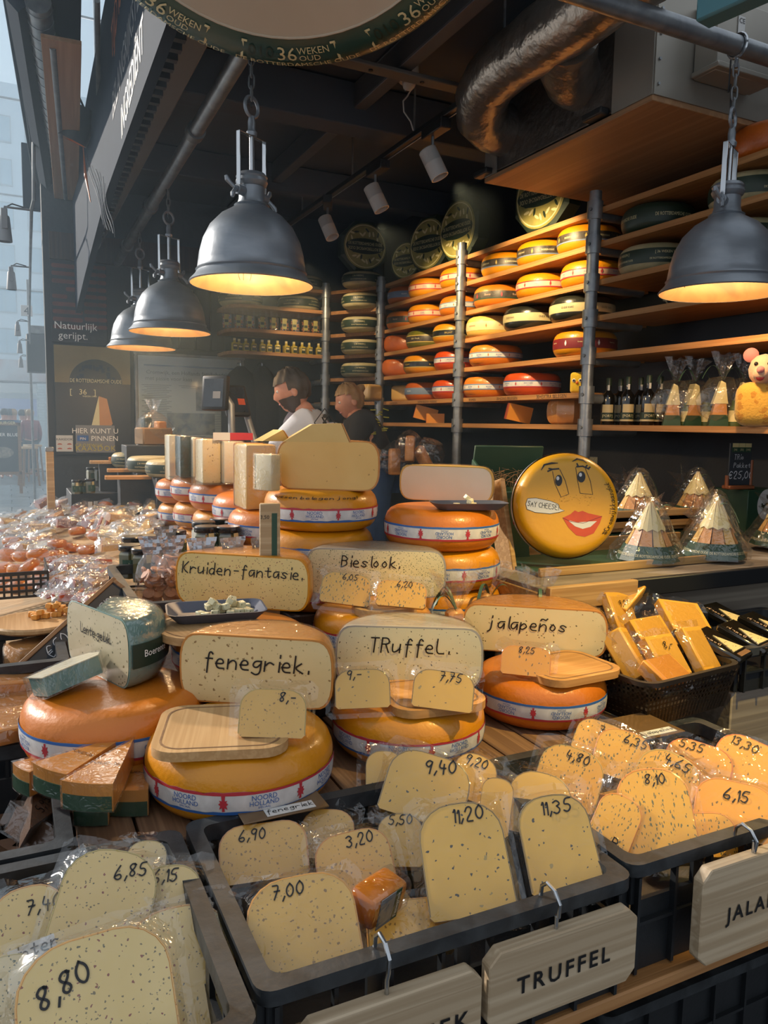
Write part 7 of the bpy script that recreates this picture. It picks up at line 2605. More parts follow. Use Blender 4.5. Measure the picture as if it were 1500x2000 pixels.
# baby cheeses in film
for i, (px, py, dz) in enumerate(((112, 1092, 0.0), (112, 1066, 0.045), (172, 1082, 0.0), (160, 1104, 0.0), (152, 1052, 0.02), (90, 1078, 0.0), (186, 1060, 0.02), (140, 1078, 0.0))):
    MINI.at(on(px, py + (22 if dz else 0) * (dz > 0.04), dz), rz=rn.uniform(0, 6), label='orange baby cheese in film, in the heap between the basket and the jar crate', group='baby cheeses in the middle heap', rot=(rn.uniform(-0.2, 0.3), rn.uniform(-0.2, 0.2), rn.uniform(0, 6)))
for i, (px, py, dz) in enumerate(((10, 1152, 0.0), (40, 1156, 0.0), (72, 1150, 0.0), (8, 1128, 0.02), (35, 1132, 0.02), (62, 1128, 0.03), (88, 1132, 0.01), (15, 1105, 0.03), (45, 1108, 0.03), (75, 1108, 0.04), (90, 1105, 0.02), (25, 1085, 0.05))):
    MINI.at(on(px, py, dz), label='orange baby cheese in film heaped in the black basket at the left edge', group='baby cheeses in the black basket', rot=(rn.uniform(-0.4, 0.5), rn.uniform(-0.3, 0.3), rn.uniform(0, 6)), scale=1.05)
for i, (px, py, dz) in enumerate(((262, 968, 0.02), (284, 962, 0.05), (292, 985, 0.0), (228, 985, 0.0), (318, 968, 0.02), (252, 1003, 0.0), (205, 1000, 0.0), (312, 1000, 0.0), (275, 990, 0.02), (240, 972, 0.02))):
    OVAL.at(on(px, py, dz), label='orange oval cheese in crinkled film below the cutting boards', group='oval cheeses in film', rot=(rn.uniform(-0.3, 0.3), rn.uniform(-0.3, 0.3), rn.uniform(0, 6)), scale=1.15)


def heap(x0, x1, y0, y1, nx, ny, kinds, where, group, sx=1.0, lift=0.02, lean=0.5):
    k = 0
    for j in range(ny):
        for i in range(nx):
            px = x0 + (x1 - x0) * (i + 0.5 + rn.uniform(-0.35, 0.35)) / nx
            py = y0 + (y1 - y0) * (j + 0.5 + rn.uniform(-0.35, 0.35)) / ny
            b = kinds[(i * 7 + j * 5 + k) % len(kinds)]
            BAGS[b].at(on(px, py, rn.uniform(0, lift) + 0.022), label='clear bag of %s %s' % (BNAME[b], where), group=group,
                       rot=(rn.uniform(-0.2, lean), rn.uniform(-lean, 0.2), rn.uniform(-0.9, 0.9) + 0.4), scale=sx * rn.uniform(0.85, 1.15))
            k += 1


heap(-10, 100, 1020, 1095, 6, 6, (2, 0, 4, 2, 1), 'on the alley edge of the sloping board', 'bags on the alley edge', 1.0, 0.03)
heap(80, 210, 990, 1050, 6, 5, (3, 0, 2, 4, 5), 'at the far end of the sloping board', 'bags at the far end of the board', 1.0, 0.03)
heap(200, 345, 1005, 1085, 7, 6, (2, 3, 1, 0, 2, 1), 'between the oval cheeses and the jar crate', 'bags behind the jar crate', 1.0, 0.04)
heap(108, 205, 1112, 1190, 5, 5, (5, 1, 0, 5), 'before the jar crate, mostly orange sticks', 'stick bags before the jar crate', 1.05, 0.02, 0.3)
heap(180, 260, 962, 992, 4, 3, (2, 3, 0), 'near the green jars at the back', 'bags near the far jars', 1.0, 0.02)
heap(265, 345, 985, 1012, 4, 2, (0, 2, 6), 'against the receding wheel stacks', 'bags against the stacks', 1.0, 0.04)
# upright white price strips and a divider
for k, (px, py, h) in enumerate(((177, 1010, 0.10), (188, 1016, 0.12), (150, 985, 0.12))):
    p = on(px, py)
    t = thing('price_strip', 'thin %s upright strip among the bags at the far end' % ['white', 'clear', 'grey'][k], 'strip', p, 0.4 * k)
    MB().bbox((0, 0, h / 2), (0.025, 0.004, h), 0.001).build('strip', 'white_plastic', t)
    MB().bbox((0, 0, 0.003), (0.04, 0.03, 0.006), 0.001).build('foot', 'white_plastic', t)
for k, (px, py) in enumerate(((147, 979), (153, 984))):
    p = on(px, py)
    p.x = max(p.x, 0.17 + 0.05 * k)
    p.y = min(p.y, 6.0)
    p.z = SA + SB * p.x
    o = MB().cyl((0, 0, 0), (0, 0, 0.16), 0.009, n=10).build('dowel', 'brown_wood')
    o.location = p
    tag(o, '%s brown wooden dowel upright at the far display edge' % ['left', 'right'][k], 'dowel')
# black mesh basket at the left edge
p0, p1 = on(0, 1178), on(95, 1172)
t = thing('mesh_basket', 'black perforated basket holding baby cheeses at the left edge', 'basket', (p1.x - 0.2, p1.y + 0.0, p1.z + 0.02), 0.0)
for z in (0.0, 0.022, 0.044, 0.066, 0.088):
    MB().box((0, 0, z), (0.4, 0.006, 0.009 if z < 0.08 else 0.014)).build('bar', 'basket_plastic', t, 0)
    MB().box((0.2, 0.15, z), (0.006, 0.3, 0.009 if z < 0.08 else 0.014)).build('bar', 'basket_plastic', t, 0)
for k in range(17):
    MB().box((-0.2 + k * 0.025, 0.001, 0.044), (0.008, 0.006, 0.095)).build('bar', 'basket_plastic', t, 0)

# jars
def make_jar():
    t = thing('dip_jar', 'x', 'jar')
    MB().lathe([(0, 0.001), (0.031, 0.001), (0.033, 0.006), (0.033, 0.07), (0.029, 0.076), (0, 0.076)], 6).build('sauce', 'sauce_mustard', t, 20)
    MB().lathe([(0.032, 0.0), (0.0345, 0.005), (0.0345, 0.071), (0.031, 0.078), (0.031, 0.084)], 6).build('glass', 'jar_glass', t, 20)
    MB().lathe([(0.033, 0.082), (0.0345, 0.084), (0.0345, 0.096), (0.032, 0.099), (0, 0.099)], 22).build('lid', 'lid_black', t)
    lb = MB().lathe([(0.0352, 0.016), (0.0352, 0.058)], 6, a0=-PI / 2 - 1.05, a1=-PI / 2 + 1.05).build('label', 'card_green', t, 20)
    MB().box((0.0, -0.0310, 0.066), (0.016, 0.0012, 0.04)).build('seal_strip', 'card_cream', t, 0)
    words('lettering', 'print_cream', lb, font_text('MOSTERD', 0.008), (0, -0.0318, 0.044), XV, ZV)
    words('lettering', 'print_cream', lb, font_text('DILLE DIP', 0.008), (0, -0.0318, 0.034), XV, ZV)
    return t


JAR = Proto(make_jar)
JN = ['front left', 'front right', 'rear left', 'rear middle', 'rear right', 'far left', 'far right']
for k, (px, py) in enumerate(((245, 1150), (270, 1158), (250, 1128), (278, 1125), (302, 1130), (312, 1115), (335, 1112))):
    p = az(px, py, 0.905)
    JAR.at((p.x + 0.02, p.y, 0.945), rz=0.2 + 0.15 * k, label='%s dip jar with black lid and green label in the jar crate' % JN[k], group='dip jars', scale=1.2)
zj = ad(420, 1095, 2.6).z
for k, (px, py) in enumerate(((404, 1095), (446, 1095), (398, 1083), (432, 1075), (462, 1082))):
    p = az(px, py, zj)
    JAR.at((p.x, p.y, zj), rz=0.2 + 0.3 * k, label='pale dip jar, %s of the cluster left of the price post' % ['front left', 'front right', 'left', 'rear', 'right'][k], group='dip jars', scale=1.2)
p = az(430, 1088, zj)
q = MB().bbox((0, 0, 0), (0.26, 0.3, zj - 0.88), 0.004).build('jar_stand', 'wood_dark')
q.location = (p.x, p.y, (zj + 0.88) / 2 - 0.0005)
tag(q, 'dark block under the pale dip jars', 'stand')
for k, (px, py, D) in enumerate(((150, 950, 5.1), (163, 950, 5.15), (176, 948, 5.1), (178, 925, 5.4), (192, 925, 5.4), (206, 925, 5.45), (220, 926, 5.45))):
    p = ad(px, py, D)
    JAR.at((p.x, p.y, p.z - 0.05), rz=0.3 * k, label='small far jar with black lid, %s from left below the cutting boards' % ['first', 'second', 'third', 'fourth', 'fifth', 'sixth', 'seventh'][k], group='far jars', scale=0.95)
p = ad(185, 970, 5.3)
q = MB().bbox((0, 0, 0), (0.42, 0.5, 0.1), 0.004).build('jar_stand', 'black_panel')
q.location = (p.x + 0.05, p.y + 0.1, 0.96)
tag(q, 'dark ledge under the far jars by the slate poster', 'stand')


def make_cookies():
    t = thing('cookie_bag', 'x', 'bag')
    me = MB().lathe([(0, 0), (0.014, 0.0), (0.017, 0.003), (0.016, 0.007), (0, 0.008)], 12).mesh('cookie', 'cookie')
    r_ = random.Random(3)
    for k in range(26):
        o = put('cookie', me, t)
        o.location = (r_.uniform(-0.028, 0.028), r_.uniform(-0.02, 0.02), 0.006 + 0.0032 * k)
        o.rotation_euler = (r_.uniform(-1.2, 1.2), r_.uniform(-1.2, 1.2), 0)
    MB().lathe([(0.045, 0.0), (0.05, 0.02), (0.048, 0.08), (0.04, 0.11), (0.02, 0.14)], 14, T=Matrix.Diagonal((1, 0.75, 1, 1))).build('bag', 'cellophane', t, 20)
    r_ = random.Random(8)
    MB().sheet(lambda u, v: ((u - 0.5) * (0.05 + 0.03 * v), r_.uniform(-0.004, 0.004), 0.135 + v * 0.05), 6, 5).build('sealed_top', 'silver_film', t, 10)
    return t


mat('silver_film', 'b8bcc2', 0.2, metal=0.6, bump=0.6, bscale=40)
COO = Proto(make_cookies)
for k, (px, py, z, lab) in enumerate(((300, 1180, 0.935, 'front cookie bag in the jar crate'), (338, 1178, 0.935, 'second cookie bag, beside the Kruiden-fantasie half'), (325, 1150, 0.935, 'rear cookie bag in the jar crate'))):
    p = az(px, py - 6, z)
    COO.at((p.x, p.y, z), rz=0.2 * k - 0.2, label=lab, group='cookie bags', scale=1.12)
zc_ = ad(395, 1188, 2.15).z
for k, (px, py) in enumerate(((395, 1188), (455, 1186), (507, 1184))):
    p = az(px, py, zc_)
    COO.at((p.x, p.y, zc_), rz=0.3 * k, label='silver sealed bag top, %s of three behind the Kruiden-fantasie half' % ['left', 'middle', 'right'][k], group='cookie bags', scale=1.08)
p = az(450, 1180, zc_)
q = MB().bbox((0, 0, 0), (0.26, 0.09, zc_ - 0.897), 0.003).build('bag_riser', 'wood_dark')
q.location = (p.x, p.y, (zc_ + 0.896) / 2)
q.rotation_euler = (0, 0, -0.1)
tag(q, 'dark riser under the silver sealed bags', 'riser')

# round board with amber cubes
p = az(70, 1206, 0.93)
t = thing('round_board', 'round wooden board with orange cheese cubes at the left edge', 'board', (p.x, p.y, 0.905), 0)
MB().lathe([(0, 0), (0.112, 0), (0.12, 0.006), (0.12, 0.014), (0.116, 0.019), (0.11, 0.019), (0.104, 0.016), (0, 0.016)], 44).build('board', 'wood_board', t)
cubes(p.x + 0.045, p.y + 0.03, 0.922, 22, 'cube_orange', 0.017, 0.038, 'orange cheese cube on the round board at the left edge', 'orange cheese cubes', 15)
# leaning chalkboard
a, b = ad(68, 1308, 2.02), ad(228, 1158, 2.30)
d = b - a
n_ = ((CAM - a) + Vector((0.25, 0, 0.9))).normalized()
u_ = d.normalized()
v_ = n_.cross(u_).normalized()
n_ = u_.cross(v_)
M_ = Matrix((u_, v_, n_)).transposed().to_4x4()
M_.translation = (a + b) / 2
t = thing('leaning_chalkboard', 'long framed chalkboard leaning over the left crate with chalk writing', 'sign')
t.matrix_world = M_
L = d.length + 0.05
MB().box((0, 0, 0), (L, 0.062, 0.008)).build('slate', 'slate', t, 0)
for c, dd in (((0, 0.036, 0), (L + 0.02, 0.013, 0.016)), ((0, -0.036, 0), (L + 0.02, 0.013, 0.016)), ((L / 2, 0, 0), (0.014, 0.075, 0.016)), ((-L / 2, 0, 0), (0.014, 0.075, 0.016))):
    MB().bbox(c, dd, 0.002).build('frame', 'wood_frame', t)
lay(hand_text('€500', 0.036, 0.07, 0.3), lambda u, v: (u - L * 0.18, v, 0.0055)).build('chalk_writing', 'chalk', t, 0)
lay(hand_text('gr', 0.035, 0.07, 0.3), lambda u, v: (u + L * 0.28, v, 0.0055)).build('chalk_writing', 'chalk', t, 0)
p = az(75, 1258, 0.87)
t = thing('cut_cheese', 'pale film wrapped piece inside the left crate under the chalkboard', 'cheese', (p.x, p.y, 0.772), 0.4)
MB().bbox((0, 0, 0.055), (0.16, 0.11, 0.11), 0.02, seg=2).build('paste', 'paste_old', t)
MB().bbox((0, 0, 0.056), (0.165, 0.115, 0.114), 0.02, seg=2).build('film', 'film_shiny', t)
p = az(25, 1420, 0.83)
for k, (px, py, z, rz_) in enumerate(((20, 1345, 0.84, 0.2), (30, 1430, 0.81, 0.5), (15, 1395, 0.80, 0.1))):
    p = az(px, py, z)
    bag_block(px, py, z, 0.14, 0.09, 0.04, (0.2, 0.1, rz_), 'paste_old', 'amber film wrapped block, %s at the left edge beside the orange wheel' % ['upper', 'lower', 'middle'][k], 'amber blocks at the left edge', '', 'film_shiny', k)

# brown wedges in the rear left crate
for k, (px, py, z, rz_, pr_, lab) in enumerate(((62, 1548, 0.74, 0.35, '€5,95', 'brown wedge priced 5,95 in the rear left crate'), (35, 1630, 0.72, 1.2, '5,95', 'brown wedge standing at the left edge of the rear crate'), (120, 1590, 0.70, 0.1, '', 'brown wedge in clear film beside the aged wedges'),
                                               (95, 1650, 0.70, 2.0, '', 'brown ribbed wedge end low in the rear left crate'), (150, 1660, 0.70, 0.6, '', 'brown wedge by the timber ends'), (20, 1560, 0.70, 0.9, '', 'brown wedge cut by the left edge'))):
    p = az(px, py, z)
    t = wedge((p.x, p.y, z - 0.03), rz_, 0.12, 0.62, 0.05, 'paste_brown', 'rind_brown', lab, 'brown wedges in film', rot=(0.5, -0.1, rz_), name='brown_wedge')
    if pr_:
        lay(hand_text(pr_, 0.02, 0.1), lambda u, v: (0.075 + u * 0.9, v, 0.0515)).build('price', 'ink', t, 0)
    pts = [(-0.012, 0)] + [(0.135 * math.cos(-0.36 + 0.72 * i / 6), 0.135 * math.sin(-0.36 + 0.72 * i / 6)) for i in range(7)]
    MB().prism(pts, -0.003, 0.056).build('film', 'film', t, 20)
for k in range(3):
    p = az(40 + 45 * k, 1600, 0.66)
    o = MB().prism([(-0.1, -0.06), (0.1, -0.05), (0.1, 0.05), (-0.1, 0.06)], 0, 0.04).build('brown_block', 'paste_brown')
    o.location = (p.x, p.y, 0.61 + 0.002)
    o.rotation_euler = (0, 0, 0.5 * k)
    tag(o, 'brown cheese block at the bottom of the rear left crate, %s' % ['left', 'middle', 'right'][k], 'cheese', 'brown blocks')

# ================================================================ far end of the display
for k, (px, py, D, lab) in enumerate(((335, 912, 4.7, 'green banded wheel nearest on the far end stack'), (296, 904, 5.0, 'green banded wheel in the middle of the far end row'), (263, 896, 5.35, 'green banded wheel farthest back by the notices'))):
    p = ad(px, py, D)
    wheel('green', (p.x, p.y, p.z - 0.06), lab, rz=k + 0.4, R=0.155, group='green banded wheels at the far end')
    o = MB().bbox((0, 0, 0), (0.22, 0.22, p.z - 0.06), 0.004).build('plinth', 'black_panel')
    o.location = (p.x, p.y, (p.z - 0.06) / 2)
    tag(o, 'dark plinth under the %s far green wheel' % ['nearest', 'middle', 'farthest'][k], 'plinth')
    if k != 1:
        q = p + Vector((0.02, -0.06, 0.0))
        zb = p.z - 0.06 + 0.104
        t = thing('cow_figurine', 'small black and white cow figurine on the %s green wheel' % ['nearest', '', 'farthest'][k], 'figurine', (q.x, q.y, zb), 2.6 if k == 0 else 1.3)
        if k == 0:
            mat('cow_white', 'c8c8c4', 0.5)
            mat('cow_black', '161616', 0.5)
        mb = MB()
        mb.lathe([(0, -0.04), (0.014, -0.036), (0.018, -0.01), (0.018, 0.02), (0.013, 0.036), (0, 0.04)], 14, T=Matrix.Translation((0, 0, 0.045)) @ Matrix.Rotation(PI / 2, 4, 'Y'))
        mb.tube([(0.03, 0, 0.05), (0.045, 0, 0.064), (0.056, 0, 0.066), (0.066, 0, 0.056)], 0.01, 8, radii=[0.012, 0.01, 0.010, 0.006])
        for sx in (-0.028, 0.028):
            for sy in (-0.009, 0.009):
                mb.tube([(sx, sy, 0.04), (sx + 0.002, sy, 0.02), (sx, sy, 0.0)], 0.004, 6, radii=[0.007, 0.0045, 0.004])
        mb.tube([(-0.038, 0, 0.055), (-0.046, 0, 0.04), (-0.046, 0, 0.02)], 0.002, 5)
        mb.build('body', 'cow_white', t, 60)
        for (x, z, r) in ((0.01, 0.05, 0.012), (-0.02, 0.045, 0.011), (0.055, 0.067, 0.007)):
            MB().lathe([(0, 0.0195 if r > 0.008 else 0.011), (r * 0.7, 0.0185 if r > 0.008 else 0.0105), (r, 0.013 if r > 0.008 else 0.007)], 9, T=Matrix.Translation((x, 0, z)) @ Matrix.Rotation(PI / 2, 4, 'X')).build('patch', 'cow_black', t)
for k, (px, py, D, w_, lab) in enumerate(((220, 905, 5.35, 0.30, 'upper cutting board with orange gratings at the far end'), (262, 921, 5.1, 0.34, 'middle cutting board with yellow cubes at the far end'), (275, 935, 4.75, 0.42, 'lowest long cutting board at the far end'))):
    p = ad(px, py, D)
    groove_board((p.x, p.y, p.z), -0.1, w_, 0.13, lab, 'wood_board_warm' if k else 'wood_board', rnd=0.02)
    o = MB().bbox((0, 0, 0), (w_ * 0.6, 0.08, p.z - 0.002), 0.003).build('board_stand', 'black_panel')
    o.location = (p.x, p.y + 0.01, (p.z - 0.002) / 2)
    tag(o, 'dark stand under the %s far cutting board' % ['upper', 'middle', 'lowest'][k], 'stand')
    if k < 2:
        cubes(p.x + 0.03, p.y, p.z + 0.018, 22, 'cube_amber' if k == 0 else 'cube_orange', 0.016, 0.045, ['orange cheese crumb heaped on the upper far cutting board', 'yellow cheese cube heaped on the middle far cutting board'][k], ['orange crumbs far', 'yellow cubes far'][k], 20 + k)
p = ad(300, 838, 5.3)
t = thing('gift_hamper', 'dark gift hamper in crumpled cellophane before the framed article', 'gift pack', (p.x, p.y, p.z - 0.11), 0.3)
MB().bbox((0, 0, 0.06), (0.22, 0.14, 0.12), 0.01).build('box', 'card_kraft', t)
MB().bbox((-0.05, 0, 0.13), (0.06, 0.06, 0.12), 0.01).build('bottle_box', 'band_green', t)
MB().bbox((0.05, 0, 0.12), (0.07, 0.07, 0.09), 0.01).build('cheese', 'paste_old', t)
blob(0.14, 0.10, 0.12, 71, 0.16).build('cellophane', 'cellophane', t, 10)
tuft((0, 0, 0.22), (0, 0, 1), 0.09, 0.015, 0.045, 72).build('tail', 'cellophane', t, 10)
o = MB().bbox((0, 0, 0), (0.4, 0.25, p.z - 0.11), 0.004).build('plinth', 'black_panel')
o.location = (p.x, p.y, (p.z - 0.11) / 2)
tag(o, 'dark plinth under the gift hamper', 'plinth')

# till screens
def till(px, py, D, w_, h, rz, tilt, label, stem):
    p = ad(px, py, D)
    t = thing('till_screen', label, 'screen', p, 0, 'till screens', rot=(tilt, 0, rz))
    MB().bbox((0, 0, 0), (w_, 0.03, h), 0.008, seg=2).build('case', 'black_metal', t)
    MB().box((0, -0.0162, 0), (w_ - 0.03, 0.002, h - 0.03)).build('display', 'screen_dark', t, 0)
    MB().box((0.02, -0.0176, -0.01), (w_ * 0.3, 0.001, h * 0.2)).build('dialog', 'wax_red' if 'right' in label else 'print_grey', t, 0)
    if stem:
        MB().tube([(0.03, 0.02, 0), (0.07, 0.03, -0.05), (0.08, 0.03, -0.16), (0.10, 0.03, -0.36)], 0.016, 10).build('stem', 'galv_dull', t)


mat('screen_dark', '1c222b', 0.12, col2='2a323d', nscale=9, coat=0.5)
till(421, 768, 3.55, 0.14, 0.16, -0.9, -0.1, 'left till screen on a pale curved stem', True)
till(460, 783, 3.65, 0.13, 0.155, 0.35, -0.35, 'right till screen, tilted, before the hanging coats', True)

# coats on the back wall
mat('coat_black', '101114', 0.85, col2='17181c', nscale=12, bump=0.4, bscale=18)
for k, (px, w_, lab) in enumerate(((470, 0.34, 'black coat hanging nearest the framed article'), (512, 0.30, 'black coat hanging nearest the man'))):
    p = ay(px, 715, 6.5)
    t = thing('hanging_coat', lab, 'coat', (p.x, 6.5, p.z))
    r_ = random.Random(k)
    prof = [(0.03, 0.0), (0.09, -0.05), (w_ / 2 - 0.03, -0.12), (w_ / 2, -0.3), (w_ / 2 - 0.01, -0.6), (w_ / 2 + 0.02, -0.95)]
    mb = MB()
    vs_, fs = [], []
    n2 = 20
    for r, z in prof:
        for i in range(n2):
            a_ = 2 * PI * i / n2
            kk = 1 + 0.12 * math.sin(a_ * 5 + k) * (-z) + r_.uniform(-0.04, 0.04)
            vs_.append((r * kk * math.cos(a_), r * 0.42 * kk * math.sin(a_), z))
    for q in range(len(prof) - 1):
        for i in range(n2):
            j = (i + 1) % n2
            fs.append((q * n2 + i, q * n2 + j, (q + 1) * n2 + j, (q + 1) * n2 + i))
    mb.add(vs_, fs).build('cloth', 'coat_black', t, 60)
    MB().tube([(0, 0, -0.02), (0, 0, 0.02), (0.0, 0.08, 0.03), (0, 0.14, 0.02)], 0.006, 6).build('hook', 'chrome', t)

# nut bags and oil bottles on the back-wall shelves
def make_nuts():
    t = thing('nut_bag', 'x', 'bag')
    r_ = random.Random(1)
    me = MB().lathe([(0, 0), (0.006, 0.003), (0.007, 0.008), (0, 0.014)], 7).mesh('nut', 'nut')
    for k in range(22):
        o = put('nut', me, t)
        o.location = (r_.uniform(-0.03, 0.03), r_.uniform(-0.018, 0.018), 0.004 + 0.0042 * k)
        o.rotation_euler = (r_.uniform(-1, 1), r_.uniform(-1, 1), 0)
    MB().bbox((0, 0, 0.055), (0.074, 0.045, 0.11), 0.008).build('bag', 'cellophane', t)
    MB().sheet(lambda u, v: ((u - 0.5) * 0.07, 0.01 * math.sin(u * 9) * (1 - v), 0.108 + 0.04 * v), 6, 3).build('bag_top', 'cellophane', t, 10)
    MB().box((-0.008, -0.0245, 0.06), (0.034, 0.001, 0.08)).build('label', 'label_olive', t, 0)
    MB().box((-0.008, -0.0255, 0.05), (0.026, 0.001, 0.02)).build('label_stripe', 'band_green', t, 0)
    return t


def make_oil():
    t = thing('oil_bottle', 'x', 'bottle')
    MB().bbox((0, 0, 0.034), (0.046, 0.046, 0.068), 0.006, seg=2).build('oil', 'oil', t)
    MB().lathe([(0.013, 0.066), (0.011, 0.085), (0.0, 0.085)], 12).build('neck', 'oil', t)
    MB().cyl((0, 0, 0.084), (0, 0, 0.102), 0.011, n=12).build('cork', 'card_cream', t)
    MB().box((0, -0.0236, 0.032), (0.036, 0.001, 0.044)).build('label', 'band_green', t, 0)
    MB().box((0, -0.0244, 0.04), (0.028, 0.001, 0.014)).build('label_print', 'card_cream', t, 0)
    return t


NUT, OIL = Proto(make_nuts), Proto(make_oil)
NM = ['first', 'second', 'third', 'fourth', 'fifth', 'sixth', 'seventh', 'eighth', 'ninth', 'tenth', 'eleventh', 'twelfth']
for k, px in enumerate((445, 468, 490, 514, 536, 558, 578, 599, 618)):
    p = ay(px, 625, 6.27)
    NUT.at((p.x, 6.29, LEV[2]), rz=random.uniform(-0.2, 0.2), label='nut bag with olive label, %s from the left on the back wall shelf' % NM[k], group='nut bags on the back wall', scale=1.08)
for k, px in enumerate((458, 470, 480, 495, 512, 525, 542, 559, 574, 590, 604, 622)):
    p = ay(px, 678, 6.27)
    OIL.at((p.x, 6.27 + (0.05 if k in (1,) else 0), LEV[3]), rz=random.uniform(-0.3, 0.3), label='oil bottle with cork, %s from the left on the lower back shelf' % NM[k], group='oil bottles on the back wall')

# packs low behind the stacks
for k, (px, py, D, lab) in enumerate(((770, 905, 4.9, 'round yellow cheese pack low behind the woman'), (800, 880, 4.8, 'cellophane pack with cheese stick behind the pale half'), (840, 895, 4.8, 'dark cellophane pack left of the middle shelf post'))):
    p = ad(px, py, D)
    t = thing('cellophane_pack', lab, 'pack', (p.x, p.y, p.z - 0.08), k, 'low cellophane packs')
    MB().bbox((0, 0, 0.09), (0.07, 0.06, 0.17), 0.015, seg=2, T=Matrix.Rotation(0.3 * k, 4, 'Y')).build('cheese', 'paste_old', t)
    blob(0.10, 0.09, 0.11, 80 + k, 0.15).build('cellophane', 'cellophane', t, 10)
p = ad(800, 960, 4.9)
o = MB().bbox((0, 0, 0), (0.5, 0.36, p.z), 0.004).build('back_counter', 'black_panel')
o.location = (p.x + 0.28, p.y + 0.02, p.z / 2)
tag(o, 'dark low counter behind the staff carrying cellophane packs', 'counter')
p = ad(1000, 905, 3.2)
t = thing('green_gift_crate', 'open green lined crate with straw and cheese packs left of the smiling wheel', 'crate', (p.x, p.y, p.z - 0.13), 0, rot=(0.3, 0, -0.3))
for c, dd in (((0, 0.1, 0.08), (0.3, 0.012, 0.2)), ((-0.15, 0, 0.05), (0.012, 0.2, 0.14)), ((0.15, 0, 0.05), (0.012, 0.2, 0.14)), ((0, 0, -0.01), (0.3, 0.2, 0.012)), ((0, -0.1, 0.02), (0.3, 0.012, 0.07))):
    MB().bbox(c, dd, 0.003).build('panel', 'card_green', t)
MB().bbox((0.03, -0.01, 0.06), (0.035, 0.035, 0.17), 0.006, T=Matrix.Rotation(0.5, 4, 'Y')).build('cheese_stick', 'paste_amber', t)
r_ = random.Random(4)
mb = MB()
for k in range(70):
    a_ = Vector((r_.uniform(-0.12, 0.12), r_.uniform(-0.07, 0.07), 0.03))
    mb.tube([a_, a_ + Vector((r_.uniform(-0.03, 0.03), r_.uniform(-0.03, 0.03), 0.04)), a_ + Vector((r_.uniform(-0.06, 0.06), r_.uniform(-0.05, 0.05), 0.06))], 0.001, 3)
o = mb.build('straw', 'card_kraft', t, 0)
o['kind'] = 'stuff'


# ================================================================ people
def skin_body(joints, edges, root, sub=2):
    me = bpy.data.meshes.new('tmp')
    names = list(joints)
    idx = {n: i for i, n in enumerate(names)}
    me.from_pydata([joints[n][0] for n in names], [(idx[a], idx[b]) for a, b in edges], [])
    ob = bpy.data.objects.new('tmp', me)
    C.objects.link(ob)
    sk = ob.modifiers.new('s', 'SKIN')
    sk.use_smooth_shade = True
    for n in names:
        v = me.skin_vertices[0].data[idx[n]]
        r = joints[n][1]
        v.radius = r if isinstance(r, tuple) else (r, r)
        v.use_root = (n == root)
    sb = ob.modifiers.new('u', 'SUBSURF')
    sb.levels = sub
    sb.render_levels = sub
    bpy.context.view_layer.update()
    dg = bpy.context.evaluated_depsgraph_get()
    ev = bpy.data.meshes.new_from_object(ob.evaluated_get(dg))
    mb = MB()
    mb.add([v.co.copy() for v in ev.vertices], [tuple(p.vertices) for p in ev.polygons])
    bpy.data.objects.remove(ob)
    bpy.data.meshes.remove(me)
    bpy.data.meshes.remove(ev)
    return mb


def head_point(th, ph, grow=1.0, s=1.0):
    """th azimuth (face at -y), ph polar angle"""
    d = Vector((math.sin(ph) * math.cos(th), math.sin(ph) * math.sin(th), math.cos(ph)))
    a, b, c = 0.074, 0.096, 0.116
    p = Vector((d.x * a, d.y * b, d.z * c)) * grow
    if d.z < 0:
        p.x *= 1 - 0.22 * (-d.z)
        if d.y > 0:
            p.y *= 1 - 0.35 * (-d.z)
    def bump(v, k, wd):
        v = Vector(v).normalized()
        q = (d - v).length_squared
        return k * math.exp(-q / (wd * wd))
    k = bump((0, -1, -0.08), 0.026, 0.16) + bump((0, -1, -0.2), 0.012, 0.16) + bump((0, -0.8, -0.85), 0.016, 0.3) + bump((0, -1, 0.3), 0.005, 0.3) - bump((0.33, -0.92, 0.12), 0.009, 0.17) - bump((-0.33, -0.92, 0.12), 0.009, 0.17) + bump((0, -1, -0.46), 0.006, 0.14)
    if grow == 1.0:
        p += d * k
    return p * s


def head_mesh(mb, T, s=1.0, nu=30, nv=22):
    vs_, fs = [], []
    for j in range(nv + 1):
        for i in range(nu):
            vs_.append(head_point(2 * PI * i / nu, PI * j / nv, 1.0, s))
    for j in range(nv):
        for i in range(nu):
            k = (i + 1) % nu
            fs.append((j * nu + i, (j + 1) * nu + i, (j + 1) * nu + k, j * nu + k))
    mb.add(vs_, fs, T)
    return mb


def hair_mesh(T, keep, grow, seed, s=1.0, rough=0.008, nu=34, nv=24):
    rn = random.Random(seed)
    vs_, idx, fs = [], {}, []
    for j in range(nv + 1):
        for i in range(nu):
            th, ph = 2 * PI * i / nu, PI * j / nv
            p = head_point(th, ph, grow, s)
            p += p.normalized() * (rough * math.sin(th * 9 + ph * 3) * 0.5 + rn.uniform(-rough, rough) * 0.5)
            vs_.append(p)
    for j in range(nv):
        for i in range(nu):
            k = (i + 1) % nu
            q = (j * nu + i, (j + 1) * nu + i, (j + 1) * nu + k, j * nu + k)
            c = sum((vs_[x] for x in q), Vector()) / 4
            if keep(c.x / 0.074 / s, c.y / 0.096 / s, c.z / 0.116 / s):
                fs.append(q)
    return MB().add(vs_, fs, T)


def facing(c, fwd, pitch=0.0, tilt=0.0):
    f = Vector(fwd).normalized()
    y = -f
    x = y.cross(UP).normalized()
    z = x.cross(y)
    M_ = Matrix((x, y, z)).transposed().to_4x4()
    M_ = M_ @ Matrix.Rotation(pitch, 4, 'X') @ Matrix.Rotation(tilt, 4, 'Y')
    M_.translation = c
    return M_


